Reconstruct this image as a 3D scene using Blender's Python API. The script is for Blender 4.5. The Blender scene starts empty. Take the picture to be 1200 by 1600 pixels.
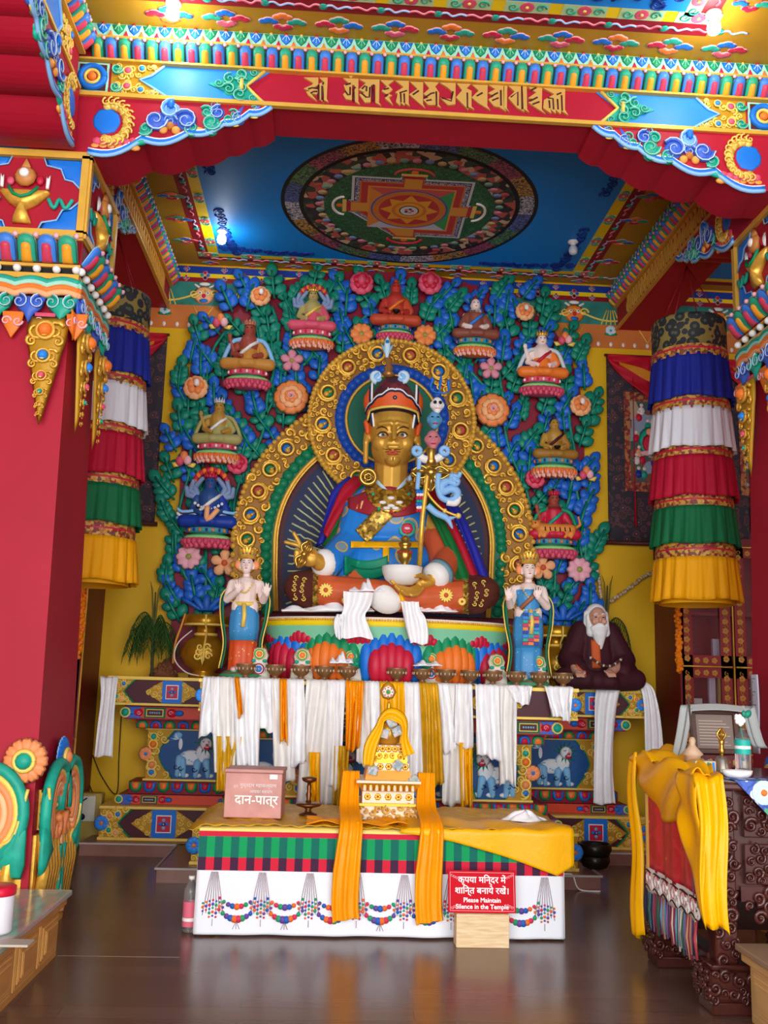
import bpy, math, random
from math import sin, cos, pi, sqrt, atan2, radians
from mathutils import Vector, Matrix
random.seed(7)
SC = bpy.context.scene
COL = SC.collection
# ------------------------------------------------------------------ camera, world, lights, exposure
PITCH, ROLL, YAW, FPX = radians(10.051), radians(1.603), radians(3.005), 1500.0
CAM = Vector((-0.45, 0.0, 1.5))
_f = Vector((sin(YAW)*cos(PITCH), cos(YAW)*cos(PITCH), sin(PITCH)))
_r = Vector((cos(YAW), -sin(YAW), 0))
_u = _r.cross(_f)
RT = cos(ROLL)*_r + sin(ROLL)*_u
UP = -sin(ROLL)*_r + cos(ROLL)*_u
cd = bpy.data.cameras.new('camera'); cam = bpy.data.objects.new('camera', cd); COL.objects.link(cam)
cd.sensor_fit = 'AUTO'; cd.sensor_width = 36; cd.lens = FPX/1600*36; cd.clip_start = .05; cd.clip_end = 200
m = Matrix.Identity(4)
for i in range(3):
    m[i][0] = RT[i]; m[i][1] = UP[i]; m[i][2] = -_f[i]; m[i][3] = CAM[i]
cam.matrix_world = m
SC.camera = cam
SC.view_settings.view_transform = 'Standard'; SC.view_settings.look = 'None'
SC.view_settings.exposure = 0.0; SC.view_settings.gamma = 1.0; SC.view_settings.use_curve_mapping = False
w = bpy.data.worlds.new('daylight'); SC.world = w; w.use_nodes = True
bg = w.node_tree.nodes['Background']; bg.inputs[0].default_value = (.95, .98, 1.0, 1); bg.inputs[1].default_value = 2.9
def area(name, loc, rot, sx, sy, power, col=(1, 1, 1)):
    l = bpy.data.lights.new(name, 'AREA'); l.shape = 'RECTANGLE'; l.size = sx; l.size_y = sy; l.energy = power; l.color = col
    o = bpy.data.objects.new(name, l); COL.objects.link(o); o.location = loc; o.rotation_euler = rot
    o['kind'] = 'helper'
    return o
# daylight that comes in through the open temple front behind the visitor
area('doorway_daylight', (0, -3.4, 2.3), (radians(90), 0, 0), 9, 4.2, 620, (.96, .98, 1))

def ray(px, py):
    return _f + RT*((px-600)/FPX) - UP*((py-800)/FPX)
def at(px, py, Y):
    d = ray(px, py); return CAM + d*(Y/d.y)
def atZ(px, py, Z):
    d = ray(px, py); return CAM + d*((Z-CAM.z)/d.z)
def pj(p):
    q = Vector(p)-CAM; z = q.dot(_f); return (600+FPX*q.dot(RT)/z, 800-FPX*q.dot(UP)/z)
# ------------------------------------------------------------------ materials
def lin(h):
    h = h.lstrip('#'); out = []
    for i in (0, 2, 4):
        c = int(h[i:i+2], 16)/255; out.append(c/12.92 if c <= .04045 else ((c+.055)/1.055)**2.4)
    return (*out, 1)
MT = {}
def mat(name, h, rough=.5, metal=0., spec=.3, var=0., scale=8., bump=0., bscale=60., coat=0., trans=0., emit=None, alpha=1, sub=0):
    if name in MT: return MT[name]
    M = bpy.data.materials.new(name); M.use_nodes = True; nt = M.node_tree; b = nt.nodes['Principled BSDF']
    c = lin(h)
    b.inputs['Base Color'].default_value = c; b.inputs['Roughness'].default_value = rough; b.inputs['Metallic'].default_value = metal
    b.inputs['Specular IOR Level'].default_value = spec
    if coat: b.inputs['Coat Weight'].default_value = coat; b.inputs['Coat Roughness'].default_value = .12
    if trans: b.inputs['Transmission Weight'].default_value = trans; b.inputs['IOR'].default_value = 1.4
    if alpha < 1: b.inputs['Alpha'].default_value = alpha
    if emit: b.inputs['Emission Color'].default_value = lin(emit[0]); b.inputs['Emission Strength'].default_value = emit[1]
    if var or bump:
        tc = nt.nodes.new('ShaderNodeTexCoord')
    if var:
        n = nt.nodes.new('ShaderNodeTexNoise'); n.inputs['Scale'].default_value = scale; n.inputs['Detail'].default_value = 5
        r = nt.nodes.new('ShaderNodeValToRGB')
        r.color_ramp.elements[0].position = .3; r.color_ramp.elements[1].position = .7
        r.color_ramp.elements[0].color = tuple(x*(1-var) for x in c[:3])+(1,)
        r.color_ramp.elements[1].color = tuple(min(1, x*(1+var)+var*.01) for x in c[:3])+(1,)
        nt.links.new(tc.outputs['Object'], n.inputs['Vector']); nt.links.new(n.outputs['Fac'], r.inputs['Fac']); nt.links.new(r.outputs['Color'], b.inputs['Base Color'])
    if bump:
        n2 = nt.nodes.new('ShaderNodeTexNoise'); n2.inputs['Scale'].default_value = bscale; n2.inputs['Detail'].default_value = 4
        bp = nt.nodes.new('ShaderNodeBump'); bp.inputs['Strength'].default_value = bump; bp.inputs['Distance'].default_value = .01
        nt.links.new(tc.outputs['Object'], n2.inputs['Vector']); nt.links.new(n2.outputs['Fac'], bp.inputs['Height']); nt.links.new(bp.outputs['Normal'], b.inputs['Normal'])
    MT[name] = M; return M
def pattern(name, cols, scale=20., rough=.6, kind='voronoi', bump=.2, metal=0., stops=None, stretch=(1, 1, 1)):
    """woven or painted all-over pattern: a texture through a stepped colour ramp"""
    if name in MT: return MT[name]
    M = bpy.data.materials.new(name); M.use_nodes = True; nt = M.node_tree; b = nt.nodes['Principled BSDF']
    b.inputs['Roughness'].default_value = rough; b.inputs['Metallic'].default_value = metal
    tc = nt.nodes.new('ShaderNodeTexCoord'); mp = nt.nodes.new('ShaderNodeMapping'); mp.inputs['Scale'].default_value = stretch
    nt.links.new(tc.outputs['Object'], mp.inputs['Vector'])
    if kind == 'voronoi':
        t = nt.nodes.new('ShaderNodeTexVoronoi'); t.inputs['Scale'].default_value = scale; out = t.outputs['Distance']
    elif kind == 'cells':
        t = nt.nodes.new('ShaderNodeTexVoronoi'); t.inputs['Scale'].default_value = scale; s = nt.nodes.new('ShaderNodeSeparateColor')
        nt.links.new(t.outputs['Color'], s.inputs[0]); out = s.outputs[0]
    elif kind == 'swirl':
        n = nt.nodes.new('ShaderNodeTexNoise'); n.inputs['Scale'].default_value = scale*.6; n.inputs['Detail'].default_value = 2; n.inputs['Distortion'].default_value = 2.5
        t = n; out = n.outputs['Fac']
    elif kind == 'wave':
        t = nt.nodes.new('ShaderNodeTexWave'); t.inputs['Scale'].default_value = scale; t.inputs['Distortion'].default_value = 1.5; t.inputs['Detail'].default_value = 2; out = t.outputs['Fac']
    else:
        t = nt.nodes.new('ShaderNodeTexNoise'); t.inputs['Scale'].default_value = scale; t.inputs['Detail'].default_value = 6; out = t.outputs['Fac']
    nt.links.new(mp.outputs['Vector'], t.inputs['Vector'])
    r = nt.nodes.new('ShaderNodeValToRGB'); r.color_ramp.interpolation = 'CONSTANT' if kind in ('voronoi', 'cells', 'swirl') else 'LINEAR'
    k = len(cols)
    if stops is None:
        stops = [i/k for i in range(k)] if kind != 'swirl' else [0]+[.36+.28*i/max(1, k-1) for i in range(1, k)]
    e = r.color_ramp.elements
    while len(e) < k: e.new(.5)
    for i in range(k): e[i].position = stops[i]
    for i in range(k): e[i].color = lin(cols[i])
    nt.links.new(out, r.inputs['Fac']); nt.links.new(r.outputs['Color'], b.inputs['Base Color'])
    if bump:
        bp = nt.nodes.new('ShaderNodeBump'); bp.inputs['Strength'].default_value = bump; bp.inputs['Distance'].default_value = .004
        nt.links.new(out, bp.inputs['Height']); nt.links.new(bp.outputs['Normal'], b.inputs['Normal'])
    MT[name] = M; return M
RED = mat('temple_red', '#a80d2a', .55, var=.06, scale=2)
DRED = mat('deep_red', '#8e1020', .5)
MAROON = mat('maroon', '#4a1420', .55)
GOLD = mat('gold_leaf', '#e9b548', .34, .4, var=.16, scale=30, bump=.08)
GOLDP = mat('gold_paint', '#e0ae45', .42, .25, var=.08)
YGOLD = mat('pale_gold', '#f0cf62', .45, .1)
OCHRE = mat('ochre_paint', '#b98b1e', .5, .15, var=.1, scale=3)
YEL = mat('yellow_paint', '#f2d312', .5)
BLUE = mat('blue_paint', '#1673d6', .45)
SKYB = mat('sky_blue', '#2b86e4', .45, var=.12, scale=3)
CEILB = mat('ceiling_blue', '#0e8ae6', .55)
DBLUE = mat('ultramarine', '#163a9c', .5)
NAVY = mat('navy_paint', '#14224a', .55)
LBLUE = mat('light_blue', '#8cc0ee', .5)
PBLUE = mat('pale_blue', '#c6e0f2', .5)
LEAFB = mat('leaf_blue', '#1f63c4', .4, var=.25, scale=14)
LEAFG = mat('leaf_green', '#0f8068', .4, var=.25, scale=14)
TEAL = mat('turquoise_paint', '#1ea58c', .45, var=.15, scale=15)
GREEN = mat('green_paint', '#0d8f5c', .5)
DGREEN = mat('deep_green', '#086a4a', .5)
LGREEN = mat('light_green', '#8ccf7c', .5)
MINT = mat('mint', '#9fdcc4', .5)
ORANGE = mat('orange_paint', '#f07c2c', .45)
PEACH = mat('peach', '#f6b07a', .5)
PINK = mat('pink_paint', '#dd5570', .45)
LPINK = mat('light_pink', '#f2b6bd', .5)
CRIM = mat('crimson', '#c8203f', .45)
WHITE = mat('white_paint', '#f0eee8', .5)
BLACK = mat('black_paint', '#141212', .5)
BROWN = mat('brown_paint', '#4d2420', .5)
FLESHW = mat('pale_face', '#f3dcd2', .5)
COPPER = mat('brass_bowl', '#9c7852', .36, .5, var=.15, scale=20)
BRASS = mat('brass', '#c9a24a', .28, .85)
# ------------------------------------------------------------------ mesh builder
class MB:
    def __init__(s): s.v = []; s.f = []; s.mi = []; s.sm = []; s.mats = []; s.M = None
    def add(s, vs, fs, m, smooth=True):
        b = len(s.v)
        if s.M is not None: vs = [s.M @ Vector(p) for p in vs]
        s.v.extend([tuple(p) for p in vs])
        if m not in s.mats: s.mats.append(m)
        k = s.mats.index(m)
        for f in fs: s.f.append(tuple(i+b for i in f)); s.mi.append(k); s.sm.append(smooth)
    def box(s, a, b, m):
        x0, y0, z0 = [min(a[i], b[i]) for i in range(3)]; x1, y1, z1 = [max(a[i], b[i]) for i in range(3)]
        s.add([(x0,y0,z0),(x1,y0,z0),(x1,y1,z0),(x0,y1,z0),(x0,y0,z1),(x1,y0,z1),(x1,y1,z1),(x0,y1,z1)],
              [(0,3,2,1),(4,5,6,7),(0,1,5,4),(1,2,6,5),(2,3,7,6),(3,0,4,7)], m, False)
    def bbox(s, a, b, m, r=.01):
        """box with its edges rounded off"""
        lo = [min(a[i], b[i]) for i in range(3)]; hi = [max(a[i], b[i]) for i in range(3)]
        r = min([r]+[(hi[i]-lo[i])*.45 for i in range(3)])
        rings = []
        for z, q in ((lo[2], r), (lo[2]+r*.3, r*.3), (lo[2]+r, 0), (hi[2]-r, 0), (hi[2]-r*.3, r*.3), (hi[2], r)):
            x0, x1, y0, y1 = lo[0]+q, hi[0]-q, lo[1]+q, hi[1]-q
            c = r*.6
            rings.append([(x0+c,y0,z),(x1-c,y0,z),(x1,y0+c,z),(x1,y1-c,z),(x1-c,y1,z),(x0+c,y1,z),(x0,y1-c,z),(x0,y0+c,z)])
        s.rings(rings, m, True, False)
    def rings(s, rings, m, cap=True, smooth=True, closed=True):
        n = len(rings[0]); vs = [p for r in rings for p in r]; fs = []
        for i in range(len(rings)-1):
            for j in range(n if closed else n-1):
                k = (j+1) % n; fs.append((i*n+j, i*n+k, (i+1)*n+k, (i+1)*n+j))
        if cap: fs.append(tuple(reversed(range(n)))); fs.append(tuple((len(rings)-1)*n+j for j in range(n)))
        s.add(vs, fs, m, smooth)
    def tube(s, pts, rad, m, n=6, cap=True, flat=1.0, upv=None, smooth=True):
        pts = [Vector(p) for p in pts]; L = len(pts); rg = []
        prev = None
        for i, p in enumerate(pts):
            t = (pts[min(L-1, i+1)]-pts[max(0, i-1)])
            if t.length < 1e-9: t = Vector((0, 0, 1))
            t.normalize()
            a = Vector(upv) if upv is not None else (prev if prev is not None else (Vector((0,0,1)) if abs(t.z) < .9 else Vector((1,0,0))))
            x = a.cross(t)
            if x.length < 1e-6: x = Vector((1,0,0)).cross(t)
            x.normalize(); y = t.cross(x); prev = y
            r = rad[i] if isinstance(rad, (list, tuple)) else rad
            rg.append([p+(x*cos(2*pi*j/n)+y*flat*sin(2*pi*j/n))*r for j in range(n)])
        s.rings(rg, m, cap, smooth)
    def lathe(s, prof, m, n=20, c=(0,0,0), sx=1, sy=1, cap=True, ripple=None):
        rg = []
        for r, z in prof:
            rr = max(r, 1e-4)
            rg.append([(c[0]+rr*sx*cos(2*pi*j/n)*(1 if not ripple else 1+ripple[1]*cos(ripple[0]*2*pi*j/n)), c[1]+rr*sy*sin(2*pi*j/n)*(1 if not ripple else 1+ripple[1]*cos(ripple[0]*2*pi*j/n)), c[2]+z) for j in range(n)])
        s.rings(rg, m, cap)
    def ell(s, c, r, m, n=12, k=8):
        if not isinstance(r, (tuple, list)): r = (r, r, r)
        rg = []
        for i in range(k+1):
            a = -pi/2+pi*i/k; q = max(cos(a), .02)
            rg.append([(c[0]+r[0]*q*cos(2*pi*j/n), c[1]+r[1]*q*sin(2*pi*j/n), c[2]+r[2]*sin(a)) for j in range(n)])
        s.rings(rg, m, True)
    def caps(s, p, q, r1, r2, m, n=12):
        p, q = Vector(p), Vector(q); t = (q-p); L = t.length
        if L < 1e-6: return s.ell(p, r1, m)
        t.normalize(); pts = []; rd = []
        for a in (-80, -50, -20): pts.append(p+t*r1*sin(radians(a))); rd.append(r1*cos(radians(a)))
        pts.append(p); rd.append(r1); pts.append(q); rd.append(r2)
        for a in (20, 50, 80): pts.append(q+t*r2*sin(radians(a))); rd.append(r2*cos(radians(a)))
        s.tube(pts, rd, m, n)
    def chain(s, pts, rads, m, n=12):
        for i in range(len(pts)-1): s.caps(pts[i], pts[i+1], rads[i], rads[i+1], m, n)
    def prism(s, poly, z0, z1, m, side=None, smooth=False):
        n = len(poly); vs = [(p[0], p[1], z0) for p in poly]+[(p[0], p[1], z1) for p in poly]
        a = sum(poly[i][0]*poly[(i+1)%n][1]-poly[(i+1)%n][0]*poly[i][1] for i in range(n))
        top = tuple(range(n, 2*n)); bot = tuple(reversed(range(n)))
        sd = [(i, (i+1)%n, (i+1)%n+n, i+n) for i in range(n)]
        if a < 0: top = tuple(reversed(top)); bot = tuple(reversed(bot)); sd = [tuple(reversed(f)) for f in sd]
        if side is None: s.add(vs, [top, bot]+sd, m, smooth)
        else: s.add(vs, [top, bot], m, smooth); s.add(vs, sd, side, smooth)
    def dome(s, poly, z0, h, m, lev=4, ctr=None, p=2.0):
        """a rounded relief over a star-shaped outline"""
        n = len(poly)
        cx, cy = ctr if ctr else (sum(q[0] for q in poly)/n, sum(q[1] for q in poly)/n)
        a = sum(poly[i][0]*poly[(i+1)%n][1]-poly[(i+1)%n][0]*poly[i][1] for i in range(n))
        P = poly if a > 0 else list(reversed(poly))
        rg = []
        for i in range(lev+1):
            k = cos(pi/2*i/(lev+.35)); z = z0+h*sin(pi/2*i/(lev+.35))
            rg.append([(cx+(q[0]-cx)*k, cy+(q[1]-cy)*k, z) for q in P])
        s.rings(rg, m, True)
    def sheet(s, fn, nu, nv, m, th=.004, smooth=True, mfn=None):
        """fn(u,v)->point over the unit square, given a real thickness"""
        G = [[Vector(fn(i/nu, j/nv)) for i in range(nu+1)] for j in range(nv+1)]
        W = nu+1; vs = []; back = []
        for j in range(nv+1):
            for i in range(nu+1):
                du = G[j][min(nu, i+1)]-G[j][max(0, i-1)]; dv = G[min(nv, j+1)][i]-G[max(0, j-1)][i]
                nn = du.cross(dv)
                if nn.length < 1e-12: nn = Vector((0, 1, 0))
                nn.normalize(); vs.append(G[j][i]); back.append(G[j][i]-nn*th)
        N = len(vs); al = vs+back
        groups = {}
        for j in range(nv):
            for i in range(nu):
                a, b, c, d = j*W+i, j*W+i+1, (j+1)*W+i+1, (j+1)*W+i
                mm = mfn((i+.5)/nu, (j+.5)/nv) if mfn else m
                groups.setdefault(mm, []).append((a, b, c, d))
                groups.setdefault(mm, []).append((d+N, c+N, b+N, a+N))
        mm = m
        rim = []
        for i in range(nu):
            rim.append((i+1, i, i+N, i+1+N)); k = nv*W; rim.append((k+i, k+i+1, k+i+1+N, k+i+N))
        for j in range(nv):
            a, b = j*W, (j+1)*W; rim.append((a, b, b+N, a+N)); a += nu; b += nu; rim.append((b, a, a+N, b+N))
        groups.setdefault(mm, []).extend(rim)
        for g, fs in groups.items(): s.add(al, fs, g, smooth)
    # ---- painted and carved ornament, drawn in the builder's local xy plane with z out of the surface
    def scroll(s, c, r, turns, a0, d, rad, m, z=0., n=5, step=None, taper=.35, inner=.12):
        N = max(8, int(turns*11)); pts = []; rd = []
        for i in range(N+1):
            t = i/N; q = r*(1-t*(1-inner)); a = a0+d*2*pi*turns*t
            pts.append((c[0]+q*cos(a), c[1]+q*sin(a), z)); rd.append(rad*(1-t*(1-taper)))
        s.tube(pts, rd, m, n, upv=(0, 0, 1))
    def gem(s, c, r, m, ring=None, z=0.):
        if ring: s.torus((c[0], c[1], z), r*1.1, r*.28, ring)
        s.ell((c[0], c[1], z), (r, r, r*.75), m, 10, 6)
    def torus(s, c, R, r, m, n=16, k=6, a0=0, a1=2*pi, sy=1.):
        full = abs(a1-a0-2*pi) < 1e-6; N = n
        pts = [(c[0]+R*cos(a0+(a1-a0)*i/N), c[1]+R*sy*sin(a0+(a1-a0)*i/N), c[2]) for i in range(N+1)]
        s.tube(pts, r, m, k, not full, upv=(0, 0, 1))
    def flower(s, c, r, n, m, mc, z=0., h=.3, ml=None, notch=0., w=.6, rot=0., core=.28):
        for i in range(n):
            a = rot+2*pi*i/n
            out = []
            for k in range(13):
                t = k/12; u = -1+2*t
                L = r*(.12+.88*sqrt(max(0, 1-abs(u)**2.6))) if abs(u) < 1 else r*.12
                if notch and abs(u) < .5: L -= r*notch*(.5-abs(u))*2
                out.append((L, u*r*w*(.35+.65*sqrt(max(0, 1-u*u)) if abs(u) > .9 else 1)))
            poly = [(c[0]+L*cos(a)-q*sin(a), c[1]+L*sin(a)+q*cos(a)) for L, q in out]
            poly.append((c[0]+.1*r*cos(a), c[1]+.1*r*sin(a)))
            ctr = (c[0]+.55*r*cos(a), c[1]+.55*r*sin(a))
            if ml: s.dome([(ctr[0]+(p[0]-ctr[0])*1.1, ctr[1]+(p[1]-ctr[1])*1.1) for p in poly], z, h*r*.55, ml, 2, ctr)
            s.dome(poly, z+(h*r*.12 if ml else 0)+.0006*(i % 2), h*r*.6, m, 3, ctr)
        if mc: s.ell((c[0], c[1], z+h*r*.35), (r*core, r*core, r*core*.7), mc, 10, 6)
    def petal(s, c, w, h, m1, m2, d, z=0., edge=None, flip=1):
        """arch shaped lotus petal standing on its flat end: rim m1, swelling heart m2"""
        def arch(w, h, y0):
            p = [(-w/2, y0)]+[(-w/2*cos(pi*k/10) if k else -w/2, y0+(h-w/2*.9)+w/2*.9*sin(pi*k/10)) for k in range(11)]+[(w/2, y0)]
            return [(c[0]+q[0], c[1]+flip*q[1]) for q in p]
        if edge: s.dome(arch(w, h, 0), z, d*.4, edge, 2)
        s.dome(arch(w*.92, h*.97, 0), z+(d*.1 if edge else 0), d*.62, m1, 3)
        s.dome(arch(w*.56, h*.74, 0), z+d*.25, d*.78, m2, 3)
    def blob(s, c, r, m, z=0., h=.4, n=10, k=4):
        if not isinstance(r, (tuple, list)): r = (r, r)
        s.ell((c[0], c[1], z), (r[0], r[1], h*min(r)), m, n, k)
    def cloud(s, c, sc, cols, z=0., line=None):
        for i, (dx, dy) in enumerate(((0, .42), (-.85, 0), (.85, 0), (0, -.42))):
            x, y = c[0]+dx*sc, c[1]+dy*sc
            for ex, ey, er in ((-.3, 0, .3), (.3, 0, .3), (0, .12 if i != 3 else -.12, .34)):
                if line: s.blob((x+ex*sc, y+ey*sc), (er*sc*1.16, er*sc*.86), line, z, .1)
                s.blob((x+ex*sc, y+ey*sc), (er*sc, er*sc*.72), cols[i], z+.004, .14)
            if line:
                s.scroll((x-.16*sc, y), .15*sc, 1.2, 0, 1, .02*sc, line, z+.05*sc, 4)
                s.scroll((x+.16*sc, y), .15*sc, 1.2, pi, -1, .02*sc, line, z+.05*sc, 4)
    def filigree(s, x0, y0, x1, y1, m, r=.03, z=0., tr=.006, inside=None, seed=1, jewels=None, jr=.4, back=None):
        """carved scroll work filling a field"""
        R = random.Random(seed); pts = []
        for _ in range(900):
            p = (R.uniform(x0, x1), R.uniform(y0, y1)); q = r*R.uniform(.6, 1.1)
            if inside and not all(inside(p[0]+q*.8*cos(a), p[1]+q*.8*sin(a)) for a in (0, 1.57, 3.14, 4.71)): continue
            if any((p[0]-o[0])**2+(p[1]-o[1])**2 < ((q+o[2])*.86)**2 for o in pts): continue
            pts.append((p[0], p[1], q))
        for i, (x, y, q) in enumerate(pts):
            d = 1 if R.random() < .5 else -1
            s.scroll((x, y), q, 1.5, R.uniform(0, 6.28), d, tr*q/r*1.1, m, z+tr*.6, 5)
            if jewels and i % 5 == 2: s.gem((x, y), q*jr, jewels[i//5 % len(jewels)], None, z+tr)
            else: s.blob((x, y), q*.3, m, z+tr, .8, 8, 4)
        return pts
    def mesh(s, name):
        me = bpy.data.meshes.new(name); me.from_pydata(s.v, [], s.f)
        for x in s.mats: me.materials.append(x)
        me.polygons.foreach_set('material_index', s.mi); me.polygons.foreach_set('use_smooth', s.sm); me.update()
        return me
    def obj(s, name, parent=None, local=False):
        o = bpy.data.objects.new(name, s.mesh(name)); COL.objects.link(o)
        if parent is not None:
            o.parent = parent
            if not local: o.location = -wpos(parent)
        return o
def wpos(o):
    p = Vector((0, 0, 0))
    while o is not None: p += o.location; o = o.parent
    return p
def tag(o, label=None, cat=None, group=None, kind=None):
    if label: o['label'] = label
    if cat: o['category'] = cat
    if group: o['group'] = group
    if kind: o['kind'] = kind
    return o
def thing(name, label, cat, loc=(0, 0, 0), group=None):
    o = bpy.data.objects.new(name, None); COL.objects.link(o); o.location = loc; o.empty_display_size = .1
    return tag(o, label, cat, group)
def dup(root, loc, label=None, group=None, rotz=None, scale=None):
    r = root.copy(); COL.objects.link(r); r.location = loc
    if rotz is not None: r.rotation_euler = (0, 0, rotz)
    if scale is not None: r.scale = (scale,)*3 if not isinstance(scale, tuple) else scale
    if label: r['label'] = label
    if group: r['group'] = group
    for ch in list(root.children):
        c = ch.copy(); COL.objects.link(c); c.parent = r
        for g in list(ch.children):
            d = g.copy(); COL.objects.link(d); d.parent = c
    return r
def struct(name, mb):
    o = mb.obj(name); o['kind'] = 'structure'; return o
def frame(o, x, y, z=None):
    """matrix whose local x,y lie along the given directions at o and whose local z leaves the surface"""
    x = Vector(x).normalized(); y = Vector(y).normalized(); z = x.cross(y) if z is None else Vector(z)
    M = Matrix.Identity(4)
    for i in range(3): M[i][0] = x[i]; M[i][1] = y[i]; M[i][2] = z[i]; M[i][3] = o[i]
    return M
def facing(px, py, Y):                      # local frame on a plane that faces the visitor (-y)
    return frame(at(px, py, Y), (1, 0, 0), (0, 0, 1))
def wall(x, y, z): return frame((x, y, z), (1, 0, 0), (0, 0, 1))
def fuse(mb, voxel, sm=2, fac=.5):
    """grow overlapping shapes into one continuous skin; returns points, faces"""
    me = mb.mesh('fuse'); o = bpy.data.objects.new('fuse', me); COL.objects.link(o)
    r = o.modifiers.new('r', 'REMESH'); r.mode = 'VOXEL'; r.voxel_size = voxel
    if sm: q = o.modifiers.new('s', 'SMOOTH'); q.iterations = sm; q.factor = fac
    ev = o.evaluated_get(bpy.context.evaluated_depsgraph_get()); em = ev.to_mesh()
    vs = [tuple(v.co) for v in em.vertices]; fs = [tuple(p.vertices) for p in em.polygons]
    ev.to_mesh_clear(); bpy.data.objects.remove(o); bpy.data.meshes.remove(me)
    return vs, fs
def skin(mb, voxel, m, sm=2):
    vs, fs = fuse(mb, voxel, sm); out = MB(); out.add(vs, fs, m, True); return out
def split(vs, fs, pick):
    """sort a skin's faces into several builders by pick(centre)->(part, material)"""
    parts = {}
    for f in fs:
        c = Vector((0, 0, 0))
        for i in f: c += Vector(vs[i])
        k, mm = pick(c/len(f)); parts.setdefault(k, {}).setdefault(mm, []).append(f)
    out = {}
    for k, d in parts.items():
        b = MB()
        used = {}
        for mm, ff in d.items():
            g = []
            for f in ff: g.append(tuple(used.setdefault(i, len(used)) for i in f))
            d[mm] = g
        pts = [None]*len(used)
        for i, j in used.items(): pts[j] = vs[i]
        first = True
        for mm, g in d.items():
            if first: b.add(pts, g, mm, True); first = False
            else:
                if mm not in b.mats: b.mats.append(mm)
                kx = b.mats.index(mm)
                for f in g: b.f.append(f); b.mi.append(kx); b.sm.append(True)
        out[k] = b
    return out
def text(s, size, ext, m, bold=0., align='CENTER'):
    """written words as solid letters, in the local xy plane"""
    c = bpy.data.curves.new('w', 'FONT'); c.body = s; c.size = size; c.extrude = ext; c.offset = bold; c.align_x = align; c.resolution_u = 3
    o = bpy.data.objects.new('w', c); COL.objects.link(o)
    em = o.evaluated_get(bpy.context.evaluated_depsgraph_get()).to_mesh()
    vs = [tuple(v.co) for v in em.vertices]; fs = [tuple(p.vertices) for p in em.polygons]
    o.evaluated_get(bpy.context.evaluated_depsgraph_get()).to_mesh_clear(); bpy.data.objects.remove(o); bpy.data.curves.remove(c)
    return vs, fs
def L2(pts, n=8):
    """smooth a hand drawn polyline (Catmull-Rom)"""
    P = [Vector(p) if len(p) == 3 else Vector((p[0], p[1], 0)) for p in pts]; out = []
    for i in range(len(P)-1):
        a, b, c, d = P[max(0, i-1)], P[i], P[i+1], P[min(len(P)-1, i+2)]
        for k in range(n):
            t = k/n; out.append(.5*((2*b)+(c-a)*t+(2*a-5*b+4*c-d)*t*t+(3*b-a-3*c+d)*t**3))
    out.append(P[-1]); return out
# ------------------------------------------------------------------ the room
CEIL = 5.64; WY = 9.3
def wood_floor():
    M = bpy.data.materials.new('dark_laminate'); M.use_nodes = True; nt = M.node_tree; b = nt.nodes['Principled BSDF']
    tc = nt.nodes.new('ShaderNodeTexCoord'); mp = nt.nodes.new('ShaderNodeMapping')
    br = nt.nodes.new('ShaderNodeTexBrick'); br.inputs['Scale'].default_value = 1; br.inputs['Brick Width'].default_value = 1.6; br.inputs['Row Height'].default_value = .16
    br.inputs['Mortar Size'].default_value = .0025; br.inputs['Color1'].default_value = lin('#6a4f42'); br.inputs['Color2'].default_value = lin('#785a4b'); br.inputs['Mortar'].default_value = lin('#4a342a')
    no = nt.nodes.new('ShaderNodeTexNoise'); no.inputs['Scale'].default_value = 6; no.inputs['Detail'].default_value = 6
    m2 = nt.nodes.new('ShaderNodeMapping'); m2.inputs['Scale'].default_value = (.35, 6, 1)
    mx = nt.nodes.new('ShaderNodeMixRGB'); mx.blend_type = 'MULTIPLY'; mx.inputs[0].default_value = .35
    L = nt.links.new
    L(tc.outputs['Object'], mp.inputs['Vector']); L(mp.outputs['Vector'], br.inputs['Vector']); L(tc.outputs['Object'], m2.inputs['Vector']); L(m2.outputs['Vector'], no.inputs['Vector'])
    L(br.outputs['Color'], mx.inputs[1]); L(no.outputs['Color'], mx.inputs[2]); L(mx.outputs[0], b.inputs['Base Color'])
    b.inputs['Roughness'].default_value = .24; b.inputs['Specular IOR Level'].default_value = .6
    return M
FLOORM = wood_floor()
PLATM = pattern('platform_board', ['#6b4538', '#86594a', '#94695a'], 5, .35, 'noise', .05, stretch=(1, 8, 1))
b = MB(); b.box((-7, -4, -.1), (7, WY+.2, 0), FLOORM); b.box((-1.85, 5.6, -.01), (-1.2, 5.606, .001), mat('floor_seam', '#a08878', .4)); struct('floor', b)
b = MB(); b.box((-2.48, 8.55, 0), (2.5, WY, .1), PLATM); b.box((-1.66, 7.52, 0), (1.66, 8.6, .1), PLATM)
WEDGE = mat('edge_strip', '#b9b0a8', .4)
b.box((-2.49, 8.535, .094), (-1.66, 8.55, .108), WEDGE); b.box((1.66, 8.535, .094), (2.5, 8.55, .108), WEDGE); b.box((-1.675, 7.505, .094), (1.675, 7.52, .108), WEDGE)
b.box((-1.675, 7.52, .094), (-1.66, 8.55, .108), WEDGE); b.box((1.66, 7.52, .094), (1.675, 8.55, .108), WEDGE)
struct('floor_platform', b)
YWALL = mat('mustard_wall', '#dfae10', .5, var=.06, scale=1.5)
b = MB(); b.box((-7, WY, 0), (7, WY+.15, CEIL), YWALL)
for z0, z1, m_ in ((5.545, 5.62, DBLUE), (5.5, 5.545, YEL), (5.45, 5.5, DRED), (5.2, 5.45, mat('frieze_teal', '#2c7f73', .55, var=.3, scale=6)), (4.95, 5.2, mat('frieze_orange', '#c87534', .55, var=.1, scale=3))):
    b.box((-7, WY-.004, z0), (7, WY+.01, z1), m_)
b.M = wall(0, WY-.004, 0)
R = random.Random(3)
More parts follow.
